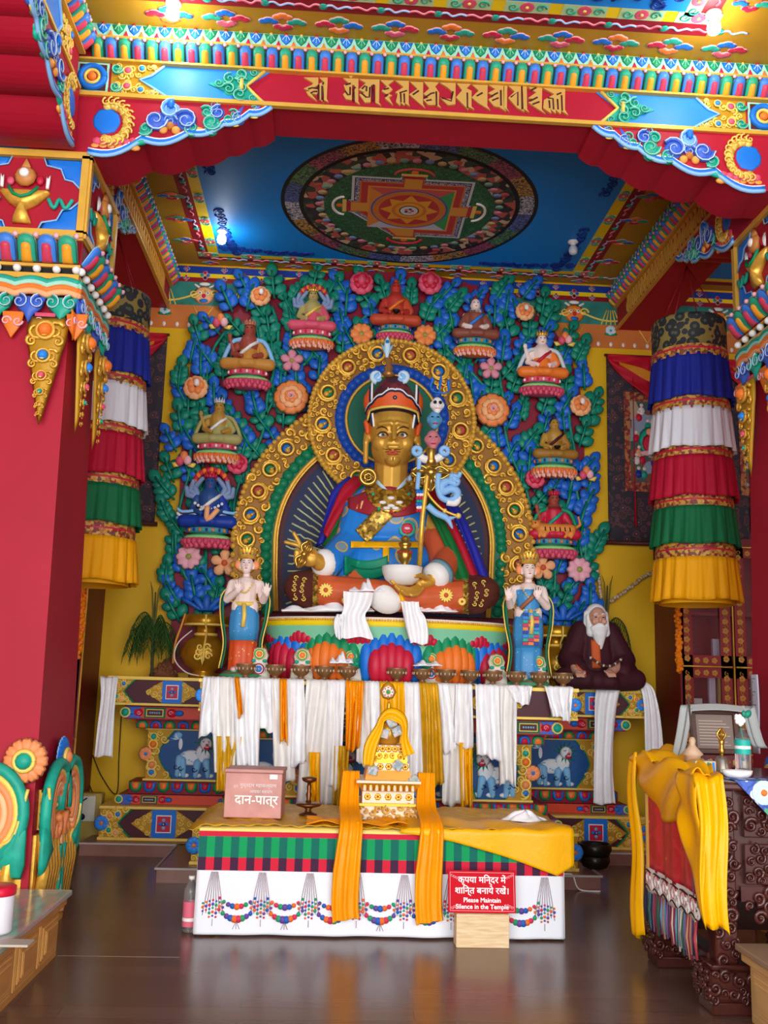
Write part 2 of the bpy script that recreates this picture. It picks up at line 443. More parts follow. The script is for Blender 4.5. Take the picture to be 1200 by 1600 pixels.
for i in range(-10, 13):
    x = i*.38+.05
    for k, (dx, z) in enumerate(((0, 5.525), (.19, 5.49), (.19, 5.59))):
        s_ = .055 if k == 0 else .035
        for q, c_ in (((0, 1), CRIM), ((-1, 0), TEAL), ((1, 0), BLUE), ((0, -1), PINK if k else MAROON)):
            b.blob((x+dx+q[0]*s_*.55, z+q[1]*s_*.5), s_*.5, LPINK, 0, .08, 8, 3); b.blob((x+dx+q[0]*s_*.55, z+q[1]*s_*.5), s_*.38, c_, .003, .1, 8, 3)
    # swags, lotus bowls and pendants of the painted valance
    if i % 2 == 0:
        b.tube([(x-.38+.76*t/12, 5.36-.12*sin(pi*t/12), .004) for t in range(13)], .012, YGOLD, 5)
        b.flower((x, 5.14), .055, 7, PBLUE, TEAL, .002, .1); b.blob((x, 5.1), (.07, .02), GREEN, .003, .1)
        for t in range(-2, 3): b.tube([(x+.02*t, 5.36, .004), (x+.05*t, 5.2, .004)], .007, YGOLD, 5)
    else:
        b.blob((x, 5.31), (.11, .1), PEACH if x < 0 else ORANGE, 0, .12, 12, 4)
        for e in (-1, 1):
            b.blob((x+e*.04, 5.33), .022, WHITE, .012, .3, 8, 4); b.blob((x+e*.04, 5.33), .009, BLACK, .018, .4, 6, 3)
            b.scroll((x+e*.1, 5.32), .05, 1.3, 0, e, .012, YGOLD, .008); b.tube([(x+e*.05, 5.39, .006), (x+e*.1, 5.42, .006)], .013, WHITE, 5)
        b.blob((x, 5.3), (.02, .022), CRIM, .016, .4); b.blob((x, 5.25), (.045, .022), BLUE, .01, .2); b.blob((x, 5.43), (.06, .02), WHITE, .003, .2)
        b.tube([(x-.1, 5.19, .004), (x, 5.02, .004), (x+.1, 5.19, .004)], .008, YGOLD, 5)
    for t in range(3): b.blob((x-.13+.13*t, 4.99), (.02, .03), WHITE, .002, .1, 8, 3)
b.M = None
struct('wall_back', b)
b = MB(); b.box((-7.15, -4, 0), (-7, WY+.15, CEIL), RED); struct('wall_left', b)
b = MB(); b.box((7, -4, 0), (7.15, WY+.15, CEIL), RED); struct('wall_right', b)
# ---- painted ceiling
def painted_ceiling():
    b = MB(); b.box((-7, -4, CEIL), (7, WY+.15, CEIL+.1), OCHRE)
    MOT = ((ORANGE, BLUE, TEAL, CRIM), (TEAL, CRIM, BLUE, ORANGE), (BLUE, TEAL, CRIM, PINK))
    for (x0, x1, y0, y1) in ((-1.69, 1.86, 6.3, 9.0), (-1.69, 1.6, -1.5, 5.2), (2.9, 6.5, 6.3, 9.0), (-6.5, -2.9, 6.3, 9.0)):
        for d, dz, mm in ((.215, .002, DRED), (.1, .004, YEL), (0, .006, CEILB)):
            b.box((x0-d, y0-d*(.75 if y1 > 6 else 1), CEIL-dz), (x1+d, y1+d*(.75 if y1 > 6 else 1), CEIL+.01), mm)
    b.M = frame((0, 0, CEIL-.004), (1, 0, 0), (0, -1, 0))
    def panel(x, y, s, hor):          # floral interruptions of the yellow border
        dx, dy = (s, .048) if hor else (.048, s)
        b.prism([(x-dx, y-dy), (x+dx, y-dy), (x+dx, y+dy), (x-dx, y+dy)], 0, .003, mat('pale_sage', '#b9d8a0', .5))
        b.flower((x, y), .045, 8, PINK, YGOLD, .003, .1)
        for e in (-1, 1):
            q = e*s*.62; b.scroll((x+(q if hor else 0), y+(0 if hor else q)), .035, 1.4, 0, e, .007, TEAL, .004)
    def clouds(x, y, k, sc=.085): b.cloud((x, y), sc, MOT[k % 3], 0, LPINK)
    def wisp(x, y, hor):
        for e in (-1, 1):
            p = [(0, 0), (.05*e, .015), (.09*e, -.012), (.14*e, .01), (.18*e, 0)]
            p = [(x+q[0], y+q[1]) if hor else (x+q[1], y+q[0]) for q in p]
            b.tube([(q[0], q[1], .002) for q in L2(p, 4)], .009, LPINK, 5, flat=.4, upv=(0,0,1)); b.tube([(q[0], q[1], .004) for q in L2(p, 4)], .006, LBLUE if e > 0 else PINK, 5)
        b.blob((x, y), .03, TEAL, .004, .2)
    # rear bay (local y is -Y)
    for i in range(-4, 6):
        x = .085+.42*i-.2
        panel(x, -9.038, .1, True); wisp(x+.2, -9.12, True); clouds(x, -9.235, i, .06)
    for i in range(6):
        y = -6.6-.43*i
        for sx, xe in ((-1, -1.74), (1, 1.91)):
            panel(xe, y, .075, False)
            wisp(xe+sx*.1, y-.16, False)
            clouds(xe+sx*.235, y, i, .085)
    # front bay
    for i in range(-5, 6):
        x = .085+.36*i
        panel(x-.18, -5.25, .14, True); wisp(x, -5.36, True); clouds(x+.1, -5.53, i, .105)
    for i in range(12):
        y = -5.1+.36*i
        panel(1.65, y, .14, False); wisp(1.77, y+.15, False); clouds(1.98, y, i)
    # dark blue scroll corners on the blue fields
    SC_ = mat('scroll_blue', '#123c96', .5)
    for (x, y, sx, sy) in ((-1.65, -8.96, 1, 1), (1.82, -8.96, -1, 1), (-1.65, -6.6, 1, -1), (1.82, -6.6, -1, -1), (1.55, -5.15, -1, 1), (-.9, -5.15, 1, 1)):
        for k in range(11):
            for e in range(2):
                t = k*.085; a = (t, .05*(1+max(0, 6-k)*.22)) if e == 0 else (.05*(1+max(0, 6-k)*.22), t)
                b.scroll((x+sx*a[0]+.02*sx, y+sy*a[1]), .05, 1.6, k, 1 if k % 2 else -1, .012, SC_, .003, 4)
                b.scroll((x+sx*a[0]*.95+.03*sx, y+sy*(a[1]*.5+.02)), .04, 1.4, k, 1 if k % 2 else -1, .012, SC_, .003, 4)
    b.M = None
    struct('ceiling', b)
painted_ceiling()
# ---- the painted mandala fixed on the ceiling
def mandala():
    b = MB(); b.M = frame((.11, 7.87, CEIL-.006), (1, 0, 0), (0, -1, 0)); Rr = 1.13
    z = [0.0]
    def ring(r, m, n=96): b.prism([(r*cos(2*pi*i/n), r*sin(2*pi*i/n)) for i in range(n)], z[0], z[0]+.002, m); z[0] += .0012
    def sq(a, m, ang=0):
        p = [(-a, -a), (a, -a), (a, a), (-a, a)]; b.prism(p, z[0], z[0]+.002, m); z[0] += .0012
    blk = BLACK
    ring(Rr, blk)
    cols = [pattern('flame_'+n, [c, '#20222a', c], 38, .5, 'swirl', 0) for n, c in (('white', '#c9ccd8'), ('gold', '#c99a3c'), ('rose', '#b0506a'), ('green', '#5f9a5a'), ('blue', '#5b74c0'))]
    N = 20; zz = z[0]
    for i in range(N):
        a0, a1 = 2*pi*i/N, 2*pi*(i+1)/N
        p = [(Rr*.97*cos(a0+(a1-a0)*k/6), Rr*.97*sin(a0+(a1-a0)*k/6)) for k in range(7)]+[(Rr*.86*cos(a1-(a1-a0)*k/6), Rr*.86*sin(a1-(a1-a0)*k/6)) for k in range(7)]
        b.prism(p, zz, zz+.002, cols[i % 5])
    z[0] += .0012
    ring(Rr*.84, blk); ring(Rr*.825, pattern('charnel', ['#23201f', '#2c4a35', '#b9584c', '#c9b48a', '#2a2a33'], 14, .6, 'cells', 0))
    for i in range(8):
        a = 2*pi*(i+.5)/8; b.blob((Rr*.76*cos(a), Rr*.76*sin(a)), (.07, .06), mat('mandala_coral', '#c9574d', .5), z[0], .02, 10, 3)
    n = 48; zz = z[0]
    lc = [mat('petal_'+k, c, .5) for k, c in (('rose', '#d98c9c'), ('sage', '#7fb09a'), ('cream', '#cdb37c'), ('lilac', '#7f95c8'))]
    for i in range(n):
        a = 2*pi*i/n; b.blob((Rr*.7*cos(a), Rr*.7*sin(a)), .045, lc[i % 4], zz, .04, 8, 3)
    z[0] += .002
    ring(Rr*.665, pattern('mandala_green', ['#0f5a2c', '#123a22', '#2f8a48', '#174d2b'], 34, .5, 'swirl', 0))
    a = Rr*.455
    # gates and palace
    def cross(a, g, d, m):
        p = [(-g, -a-d), (g, -a-d), (g, -a), (a, -a), (a, -g), (a+d, -g), (a+d, g), (a, g), (a, a), (g, a), (g, a+d), (-g, a+d), (-g, a), (-a, a), (-a, g), (-a-d, g), (-a-d, -g), (-a, -g)]
        b.prism(p, z[0], z[0]+.002, m); z[0] += .0012
    for q in range(4):
        an = q*pi/2; ca, sa = cos(an), sin(an)
        f = lambda x, y: (ca*x-sa*y, sa*x+ca*y)
        b.tube([(*f(.16*cos(t*pi/10), a+.06+.1*sin(t*pi/10)), z[0]) for t in range(11)], .014, [mat('mandala_coral', '#c9574d'), WHITE, CRIM, WHITE][q], 5)
        c0 = f(0, a+.1); b.blob(c0, .035, ORANGE, z[0], .1)
        b.prism([f(-.11, a+.04), f(.11, a+.04), f(.11, a+.075), f(-.11, a+.075)], z[0], z[0]+.002, YGOLD); b.prism([f(-.09, a+.01), f(.09, a+.01), f(.09, a+.035), f(-.09, a+.035)], z[0], z[0]+.002, CRIM)
    cross(a, .11, .02, mat('mandala_white', '#cfd3da', .5)); cross(a*.955, .1, .04, blk)
    cross(a*.94, .098, .04, pattern('mandala_lattice', ['#dfe3ea', '#2a3a6a', '#c8ccd8'], 60, .5, 'voronoi', 0))
    cross(a*.87, .09, .06, mat('mandala_orange', '#cf7a2e', .5)); cross(a*.84, .085, .1, mat('mandala_red', '#b93a36', .5)); cross(a*.73, .075, .14, mat('mandala_ochre', '#d99a3a', .5))
    zz = z[0]; t = a*.7
    for q, c_ in enumerate((mat('quarter_white', '#b9c3cf', .5), mat('quarter_green', '#3d9a55', .5), mat('mandala_coral', '#c9574d', .5), mat('quarter_orange', '#d98a34', .5))):
        an = pi/2-q*pi/2-pi/4; p = [(0, 0), (t*1.414*cos(an), t*1.414*sin(an)), (t*1.414*cos(an+pi/2), t*1.414*sin(an+pi/2))]
        b.prism([(x*1, -y) for x, y in p], zz, zz+.002, c_)
    z[0] += .0024
    ring(a*.66, mat('ring_blue', '#3a58a8', .5)); ring(a*.63, mat('mandala_orange', '#cf7a2e', .5)); ring(a*.52, mat('mandala_red', '#c4472f', .5))
    p = []
    for i in range(16): r_ = a*(.5 if i % 2 == 0 else .33); p.append((r_*cos(pi*i/8), r_*sin(pi*i/8)))
    b.prism(p, z[0], z[0]+.002, mat('star_yellow', '#e0a02e', .5)); z[0] += .0024
    ring(a*.3, mat('mandala_orange', '#cf7a2e', .5)); ring(a*.24, mat('star_yellow', '#e0a02e')); ring(a*.17, blk); ring(a*.15, mat('mandala_white', '#cfd3da')); 
    for i in range(5): b.blob((.03*cos(i*1.257), .03*sin(i*1.257)), .02, (CRIM, NAVY, PINK, BLACK, ORANGE)[i], z[0], .1)
    b.M = None
    o = b.obj('ceiling_mandala'); tag(o, 'large round painted mandala with square palace on the blue ceiling', 'mandala', kind='thing')
mandala()
# ------------------------------------------------------------------ beams
LOTUS = ((mat('rim_green', '#2aa37c', .4), mat('heart_gold', '#f0a42c', .4)), (mat('rim_blue', '#3f7fd8', .4), mat('heart_rose', '#d0405c', .4)))
def lotus_row(b, x0, x1, y0, h, d, pitch, k0=0):
    n = max(1, round((x1-x0)/pitch)); p = (x1-x0)/n
    M0 = b.M; th = atan2(d, h); L_ = sqrt(d*d+h*h)
    b.box((x0, y0, -.01), (x1, y0+h, .004), DRED)
    b.M = M0 @ Matrix.Translation((0, y0, 0)) @ Matrix.Rotation(th, 4, 'X')
    for i in range(n):
        r_, c_ = LOTUS[(i+k0) % 2]; x = x0+p*(i+.5)
        b.petal((x, 0), p*.99, L_, r_, c_, .045, 0, MINT if r_ is LOTUS[0][0] else LBLUE)
        b.blob((x+p*.5, L_*.95), p*.15, LPINK, .01, .8, 8, 4)
    b.M = M0
def fan_row(b, x0, x1, y0, h, pitch):
    n = max(1, round((x1-x0)/pitch)); p = (x1-x0)/n
    b.prism([(x0, y0), (x1, y0), (x1, y0+h), (x0, y0+h)], 0, .004, MINT)
    for i in range(n):
        x = x0+p*(i+.5); m1 = (BLUE, GREEN)[i % 2]; m2 = (CRIM, ORANGE)[i % 2]
        b.dome([(x-p*.46, y0+h), (x-p*.3, y0+h*.5), (x, y0+h*.18), (x+p*.3, y0+h*.5), (x+p*.46, y0+h)], .004, .012, m1, 2)
        for q in (-.24, 0, .24): b.tube([(x, y0+h*.95, .014), (x+q*p, y0+h*(.45 if q == 0 else .55), .013)], p*.035, PBLUE if m1 is BLUE else MINT, 4)
        b.blob((x, y0+h*.95), p*.12, (CRIM, YGOLD)[i % 2], .012, .5, 8, 3)
        xx = x0+p*i; b.dome([(xx-p*.22, y0), (xx, y0+h*.55), (xx+p*.22, y0)], .004, .014, m2, 2)
SCROLLC = (mat('carve_blue', '#3d63c4', .4), mat('carve_teal', '#1fa88c', .4), mat('carve_sky', '#6fa8ec', .4))
def cluster(b, pts, r, cols, tr=.3, z=0.012):
    """a carved knot of curling leaves: swelling base and spiral rolls with pale edges"""
    for i, p in enumerate(pts):
        q = (p[2] if len(p) > 2 else r)*1.25; c_ = cols[i % len(cols)]
        b.blob(p[:2], q, c_, 0, .45, 10, 4)
        b.scroll(p[:2], q*.9, 1.5, i*1.3, 1 if i % 2 else -1, q*.2, c_, z+q*.2, 5)
        b.scroll(p[:2], q*.98, 1.4, i*1.3, 1 if i % 2 else -1, q*.07, PBLUE if c_ in (SCROLLC[0], SCROLLC[2]) else MINT, z+q*.36, 4)
def corbel_profile(sgn, x_in, L=1.14):
    cusp = [(0, 4.74), (.33, 4.85), (.62, 4.91), (.84, 4.99), (1.0, 5.07), (L, 5.13)]
    out = []
    for (a, za), (c, zc) in zip(cusp, cusp[1:]):
        for k in range(8):
            t = k/8; out.append((a+(c-a)*t, za+(zc-za)*t-.16*(c-a)*sin(pi*t)))
    out.append(cusp[-1])
    return [(x_in+sgn*d, z) for d, z in out]
def corbel(parent, M, sgn, x_in, depth, carve=True, name='corbel', tail=.3):
    """scalloped bracket under a beam; local x along the beam, y up, z out of its face"""
    pr = corbel_profile(sgn, x_in)
    b = MB(); b.M = M
    b.prism(pr+[(pr[-1][0], 5.16), (x_in-sgn*tail, 5.16), (x_in-sgn*tail, 4.74)], -depth, .015, RED); b.obj(name, parent)
    b = MB(); b.M = M
    for off, m_, r_ in ((0, LBLUE, .014), (.02, BLUE, .012), (.036, WHITE, .006)):
        b.tube([(p[0], p[1]+off, .018) for p in pr], r_, m_, 5, upv=(0, 0, 1))
    b.obj('scalloped_edge', parent)
    if not carve: return
    f = lambda d, z, *r: (x_in+sgn*d, z, *r)
    b = MB(); b.M = M
    cluster(b, [f(.41, 4.99, .065), f(.5, 5.07, .06), f(.6, 5.0, .065), f(.35, 4.93, .045), f(.64, 4.95, .045), f(.5, 4.99, .04)], .05, (SCROLLC[0], SCROLLC[2], SCROLLC[0], SCROLLC[1], SCROLLC[1]))
    for d in (.46, .5, .54, .5): b.blob(f(d, 4.93 if d != .5 else 4.96), .03, mat('carve_orange', '#f2a24a', .4), .02, .6)
    b.blob(f(.5, 5.1), (.025, .035), BLUE, .04, .6); b.obj('cloud_carving', parent)
    b = MB(); b.M = M
    cluster(b, [f(.76, 5.0, .055), f(.8, 5.07, .045), f(.73, 5.07, .04), f(.77, 5.12, .03), f(.76, 4.955, .035)], .05, (SCROLLC[1], SCROLLC[0])); b.blob(f(.68, 4.95), (.04, .02), mat('carve_orange', '#f2a24a'), .01, .5)
    b.obj('scroll_carving', parent)
    b = MB(); b.M = M
    for d0, z0, s_ in ((.9, 5.03, 1), (1.03, 5.085, .7)):
        cluster(b, [f(d0-.03*s_, z0, .035*s_), f(d0+.03*s_, z0+.01, .035*s_), f(d0, z0+.04*s_, .03*s_)], .03, (SCROLLC[1], SCROLLC[0]))
        b.dome([f(d0-.02*s_, z0+.02)[:2], f(d0+.07*s_, z0+.12*s_)[:2], f(d0+.04*s_, z0+.02)[:2]], .005, .02, SCROLLC[0], 2)
        b.blob(f(d0, z0-.035*s_), (.04*s_, .012), YGOLD, .01, .5)
    b.obj('flame_carving', parent)
    # golden cartouche beside the pillar with its blue mirror and lotus leaf under it
    b = MB(); b.M = M
    for k in range(14):
        a = -1.9+k*.29; b.blob(f(.13+.1*cos(a), 4.96+.12*sin(a)), .035, YGOLD if k % 2 else GOLDP, .01, .7, 8, 4)
        b.scroll(f(.13+.12*cos(a), 4.96+.14*sin(a))[:2], .03, 1.2, a, 1, .007, YGOLD, .035, 4)
    b.obj('gilded_cartouche', parent)
    b = MB(); b.M = M
    b.dome([f(.1+.095*cos(2*pi*k/14), 4.965+.1*sin(2*pi*k/14)+(.01 if k % 2 else 0))[:2] for k in range(14)], .012, .012, BLUE, 2); b.obj('blue_mirror', parent)
    b = MB(); b.M = M
    for k in range(6): b.blob(f(.05+.045*k, 4.83-.004*k+.004*k*k*.3), (.035, .03), PINK, .008, .7, 8, 4); b.blob(f(.04+.05*k, 4.8), (.035, .022), mat('carve_orange', '#f2a24a'), .006, .6, 8, 4)
    b.dome([f(.2, 4.79)[:2], f(.27, 4.85)[:2], f(.36, 4.87)[:2], f(.42, 4.86)[:2], f(.34, 4.82)[:2]], .006, .025, SCROLLC[1], 2); b.obj('lotus_leaf_carving', parent)
def glyphs(rows):
    """gilded ornamental script: strokes traced as solid polygons"""
    out = []
    for (ox, oy, sc), polys in rows:
        for p in polys: out.append([at(ox+x/sc, oy+y/sc, 5.68) for x, y in p])
    return [[(v.x, v.z) for v in p] for p in out]
A_ = (460, 105, 5.4545); B_ = (660, 105, 5.0)
GL = glyphs([
 (A_, [[(80,85),(204,85),(204,150),(120,195),(78,180),(150,148),(160,132)], [(118,184),(204,172),(204,196),(130,206)], [(100,205),(204,204),(190,232),(140,222),(196,290),(120,240)],
       [(212,88),(284,88),(276,270),(292,300),(252,280),(250,150),(238,290),(258,305),(204,265),(212,140),(250,125)],
       [(450,68),(482,42),(512,68),(482,94)],
       [(415,92),(546,96),(545,290),(560,318),(515,290),(512,150),(492,150),(490,278),(440,270),(414,230),(440,200),(420,150),(470,138)], 
       [(552,100),(726,104),(722,300),(742,328),(690,300),(690,150),(655,150),(650,298),(600,300),(552,230),(600,214),(548,190),(590,150),(610,134)],
       [(732,108),(850,112),(800,150),(838,190),(800,226),(834,240),(806,256),(842,324),(770,262),(800,240),(742,200),(790,165)],
       [(895,84),(914,62),(936,82),(914,104)],
       [(860,114),(976,118),(974,310),(986,334),(940,306),(940,330),(902,300),(904,330),(864,296),(880,225),(858,215),(930,170)],
       [(984,122),(1098,126),(1096,312),(1116,346),(1040,284),(978,230),(1050,182)],
       [(1106,126),(1200,130),(1200,320),(1140,320),(1102,280),(1150,262),(1100,225),(1160,190)]]),
 (B_, [[(10,112),(130,118),(100,150),(132,200),(128,290),(148,318),(96,290),(60,296),(8,250),(50,236),(10,205),(60,160)],
       [(136,120),(260,124),(258,290),(200,296),(140,240),(232,250),(232,190),(200,160)],
       [(268,126),(378,132),(345,165),(384,185),(384,308),(410,332),(354,310),(360,334),(262,236),(310,180)],
       [(388,134),(510,138),(508,300),(532,334),(440,280),(385,235),(440,180)],
       [(516,138),(634,140),(634,310),(656,344),(600,310),(560,304),(515,250),(560,225),(514,200),(570,170)],
       [(626,130),(660,106),(740,118),(752,136),(700,126),(664,136),(660,320),(680,346),(636,316),(640,150)],
       [(668,142),(784,148),(782,318),(800,350),(740,316),(670,240),(720,190)],
       [(782,134),(830,108),(895,140),(880,160),(830,134),(815,150),(818,330),(836,354),(790,326)],
       [(828,156),(936,158),(934,330),(966,364),(880,310),(828,272),(880,250),(826,240),(890,195)],
       [(966,140),(990,118),(1010,140),(990,158)],
       [(944,162),(1116,166),(1114,330),(1140,374),(1086,340),(1080,366),(1040,330),(1044,364),(1000,326),(1008,362),(944,318),(950,255),(1030,210)]])])
GROOVE = [(A_, [[(118,186),(150,176),(200,182)],[(138,222),(165,208),(196,208)],[(240,150),(250,130)],[(236,160),(234,280)],[(206,150),(207,270)],[(435,150),(480,138)],[(432,205),(455,235),(475,235),(476,170)],[(500,190),(520,170)],[(505,210),(507,290)],[(575,185),(600,160),(615,165),(612,205)],[(570,220),(610,255),(640,255),(645,170)],[(655,170),(680,150)],[(668,180),(670,290)],[(760,190),(805,180)],[(775,240),(800,232)],[(895,220),(960,200)],[(905,225),(908,300)],[(935,225),(937,305)],[(1010,235),(1060,200)]]),
 (B_, [[(15,240),(70,205),(95,200)],[(30,262),(72,255)],[(108,190),(110,300)],[(150,240),(225,265),(240,190)],[(350,200),(352,320)],[(425,225),(470,200)],[(540,225),(590,200)],[(545,260),(595,240)],[(612,180),(614,300)],[(690,235),(745,195),(745,300)],[(776,150),(778,330)],[(840,265),(900,235)],[(860,290),(915,270)],[(850,180),(890,160)],[(980,240),(1020,245),(1025,330)],[(990,260),(995,320)],[(1050,215),(1085,200)],[(1055,250),(1060,330)],[(1087,220),(1092,340)]])]
def front_beam():
    t = thing('front_beam', 'red carved front beam with golden script above the hall', 'beam', (0, 5.88, 5.154)); t['kind'] = 'thing'
    b = MB(); b.box((-3.2, 5.7, 5.154), (3.6, 6.05, CEIL-.001), RED); b.obj('beam_body', t)
    M = wall(0, 5.7, 0); X = lambda px: at(px, 140, 5.69).x
    b = MB(); b.box((-3, 5.665, 5.135), (3.5, 5.7, 5.162), GOLDP); b.box((-3, 5.66, 5.385), (3.5, 5.7, 5.4), GOLDP); b.box((-3, 5.63, 5.524), (3.5, 5.7, 5.54), GOLDP); b.obj('gilt_moulding', t)
    b = MB(); b.M = M; lotus_row(b, -2.12, 2.6, 5.4, .118, .085, .0857)
    b.obj('lotus_cornice', t)
    b = MB(); b.box((-3, 5.655, 5.535), (3.5, 5.7, CEIL-.002), MINT); b.M = wall(0, 5.655, 0); fan_row(b, -2.1, 2.6, 5.543, .09, .098); b.obj('fan_frieze', t)
    b = MB(); b.M = M
    for i, p in enumerate(GL): b.prism(p, .002, .018+.0008*(i % 5), mat('script_gold', '#cfa050', .45, .15))
    for (ox, oy, sc), lines in GROOVE:
        for l in lines: q = [at(ox+x/sc, oy+y/sc, 5.68) for x, y in l]; b.tube([(v.x, v.z, .021) for v in q], .006, MAROON, 5, flat=.5, upv=(0, 0, 1))
    b.obj('golden_script', t)
    for s_ in (1, -1):
        c = .1
        F = lambda x: x if s_ > 0 else 2*c-x
        b = MB(); b.M = M
        xs = [(F(X(217)), 5.275), (F(X(255)), 5.385), (F(X(420)), 5.385), (F(X(385)), 5.275), (F(X(420)), 5.162), (F(X(265)), 5.162)]
        b.prism(xs, 0, .006, SKYB); b.obj('blue_panel', t)
        b = MB(); b.M = M
        tip, bx = F(X(325)), F(X(412)); cx = F(X(385))
        b.prism([(tip, 5.275), (F(X(368)), 5.35), (bx, 5.385), (cx, 5.275), (bx, 5.165), (F(X(368)), 5.2)], .006, .014, TEAL)
        dx = (bx-tip)
        cluster(b, [(tip+dx*.2, 5.275, .028), (tip+dx*.38, 5.31, .035), (tip+dx*.38, 5.24, .035), (tip+dx*.58, 5.345, .04), (tip+dx*.58, 5.205, .04), (tip+dx*.6, 5.3, .03), (tip+dx*.6, 5.25, .03), (tip+dx*.82, 5.365, .022), (tip+dx*.82, 5.185, .022)], .03, (SCROLLC[1],), z=.02)
        b.tube([(bx, 5.387, .012), (cx, 5.275, .012), (bx, 5.165, .012)], .013, YGOLD, 6, upv=(0, 0, 1)); b.tube([(cx-.03*s_, 5.24, .03), (cx-.03*s_, 5.31, .03)], .014, YGOLD)
        b.obj('leaf_point_carving', t)
        b = MB(); b.M = M
        x0, x1 = F(X(178)), F(X(262)); lo, hi = min(x0, x1), max(x0, x1)
        def ins(x, z, x0=x0, s_=s_, hi=hi, lo=lo):
            u = (x-x0)*s_/(hi-lo); return 0 <= u <= .35+.75*abs(z-5.275)/.11 and 5.165 < z < 5.383
        b.prism([(F(X(172)), 5.165), (F(X(172)), 5.385), (F(X(255)), 5.385), (F(X(217)), 5.275), (F(X(262)), 5.165)], 0, .008, OCHRE)
        b.filigree(lo, 5.165, hi, 5.385, YGOLD, .03, .008, .008, ins, 5)
        for dx_, z_, m_, r_ in ((.24, 5.33, PINK, .024), (.24, 5.22, PINK, .024), (.5, 5.35, SKYB, .02), (.5, 5.2, SKYB, .02), (.72, 5.365, PEACH, .014), (.72, 5.185, PEACH, .014)):
            b.gem((x0+s_*dx_*(hi-lo), z_), r_, m_, YGOLD, .02)
        b.tube([(F(X(255)), 5.385, .012), (F(X(236)), 5.31, .012), (F(X(217)), 5.275, .012), (F(X(236)), 5.23, .012), (F(X(262)), 5.165, .012)], .009, LBLUE, 6, upv=(0, 0, 1))
        for z_ in (5.34, 5.21): cluster(b, [(x0+s_*.012, z_, .035)], .03, (SCROLLC[1],))
        b.obj('jewelled_scroll', t)
        b = MB(); b.M = M
        x0, x1 = F(X(118)), F(X(168)); lo, hi = min(x0, x1), max(x0, x1); mx = (lo+hi)/2
        b.box((lo, 5.17, 0), (hi, 5.38, .008), MINT); b.box((lo+.014, 5.184, .001), (hi-.014, 5.366, .012), BROWN)
        b.torus((mx, 5.275, .016), .075, .022, BLUE, 18, 6); b.torus((mx, 5.275, .02), .045, .012, YGOLD, 16, 6); b.gem((mx, 5.275), .03, ORANGE, None, .02); b.obj('medallion', t)
    corbel(t, M, 1, -2.09, .36); corbel(t, M, -1, 2.29, .36)
    return t
front_beam()
def script_band(b, y0, y1, z0, z1, seed):
    """column of gilded ornamental letters along a side beam: each a stepped stroke cluster"""
    R = random.Random(seed); x = y0
    while x < y1:
        w_ = R.uniform(.06, .085)
        b.prism([(x, z1), (x+w_, z1), (x+w_, z0+.03), (x+w_+.012, z0), (x+w_-.02, z0+.03), (x+w_-.02, z1-.05), (x+w_*.4, z1-.03)], 0, .012, GOLDP)
        b.prism([(x+w_*.6, z1-.04), (x+w_*.6, z1-.08), (x+.0, z1-.115), (x+.0, z1-.09)], 0, .0135, GOLDP)
        b.prism([(x+w_*.5, z1-.09), (x+w_*.5, z0+.03), (x+w_*.5+.01, z0+.01), (x+w_*.2, z0+.04), (x+.004, z0+.08)], 0, .015, GOLDP)
        x += w_+.018
def side_beam(name, label, x, s_, y0, y1, letters=True, corb=True, wide=.42, blue=False):
    """s_ = +1 when the decorated face looks towards +X"""
    t = thing(name, label, 'beam', (x-s_*.2, (y0+y1)/2, 5.154)); t['kind'] = 'thing'
    b = MB(); b.box((x-s_*wide, y0, 5.154), (x, y1, CEIL-.001), RED); b.obj('beam_body', t)
    M = frame((x, 0, 0), (0, s_, 0), (0, 0, 1)); a0, a1 = (y0, y1) if s_ > 0 else (-y1, -y0)
    b = MB(); b.box((x-.001, y0, 5.14), (x+s_*.03, y1, 5.162), GOLDP); b.box((x-.001, y0, 5.385), (x+s_*.04, y1, 5.4), GOLDP); b.box((x-.001, y0, 5.524), (x+s_*.07, y1, 5.54), GOLDP); b.obj('gilt_moulding', t)
    b = MB(); b.M = M; lotus_row(b, a0, a1, 5.4, .118, .1, .0857); b.obj('lotus_cornice', t)
    b = MB(); b.box((x, y0, 5.54), (x+s_*.05, y1, CEIL-.002), MINT); b.M = frame((x+s_*.05, 0, 0), (0, s_, 0), (0, 0, 1)); fan_row(b, a0, a1, 5.545, .088, .098); b.obj('fan_frieze', t)
    if letters:
        b = MB(); b.M = M; script_band(b, a0+.5 if s_ > 0 else a0+.35, a1-.35 if s_ > 0 else a1-.5, 5.18, 5.37, 4); b.obj('golden_script', t)
    return t, M, a0, a1
t, M, a0, a1 = side_beam('side_beam', 'red side beam with golden script running back above the dark banner on the left', -2.2, 1, 6.05, WY)
corbel(t, M, 1, 6.4, .4)
t, M, a0, a1 = side_beam('side_beam', 'red side beam with faded script sloping above the right banner', 2.4, -1, 6.05, WY)
corbel(t, M, -1, -6.4, .4)
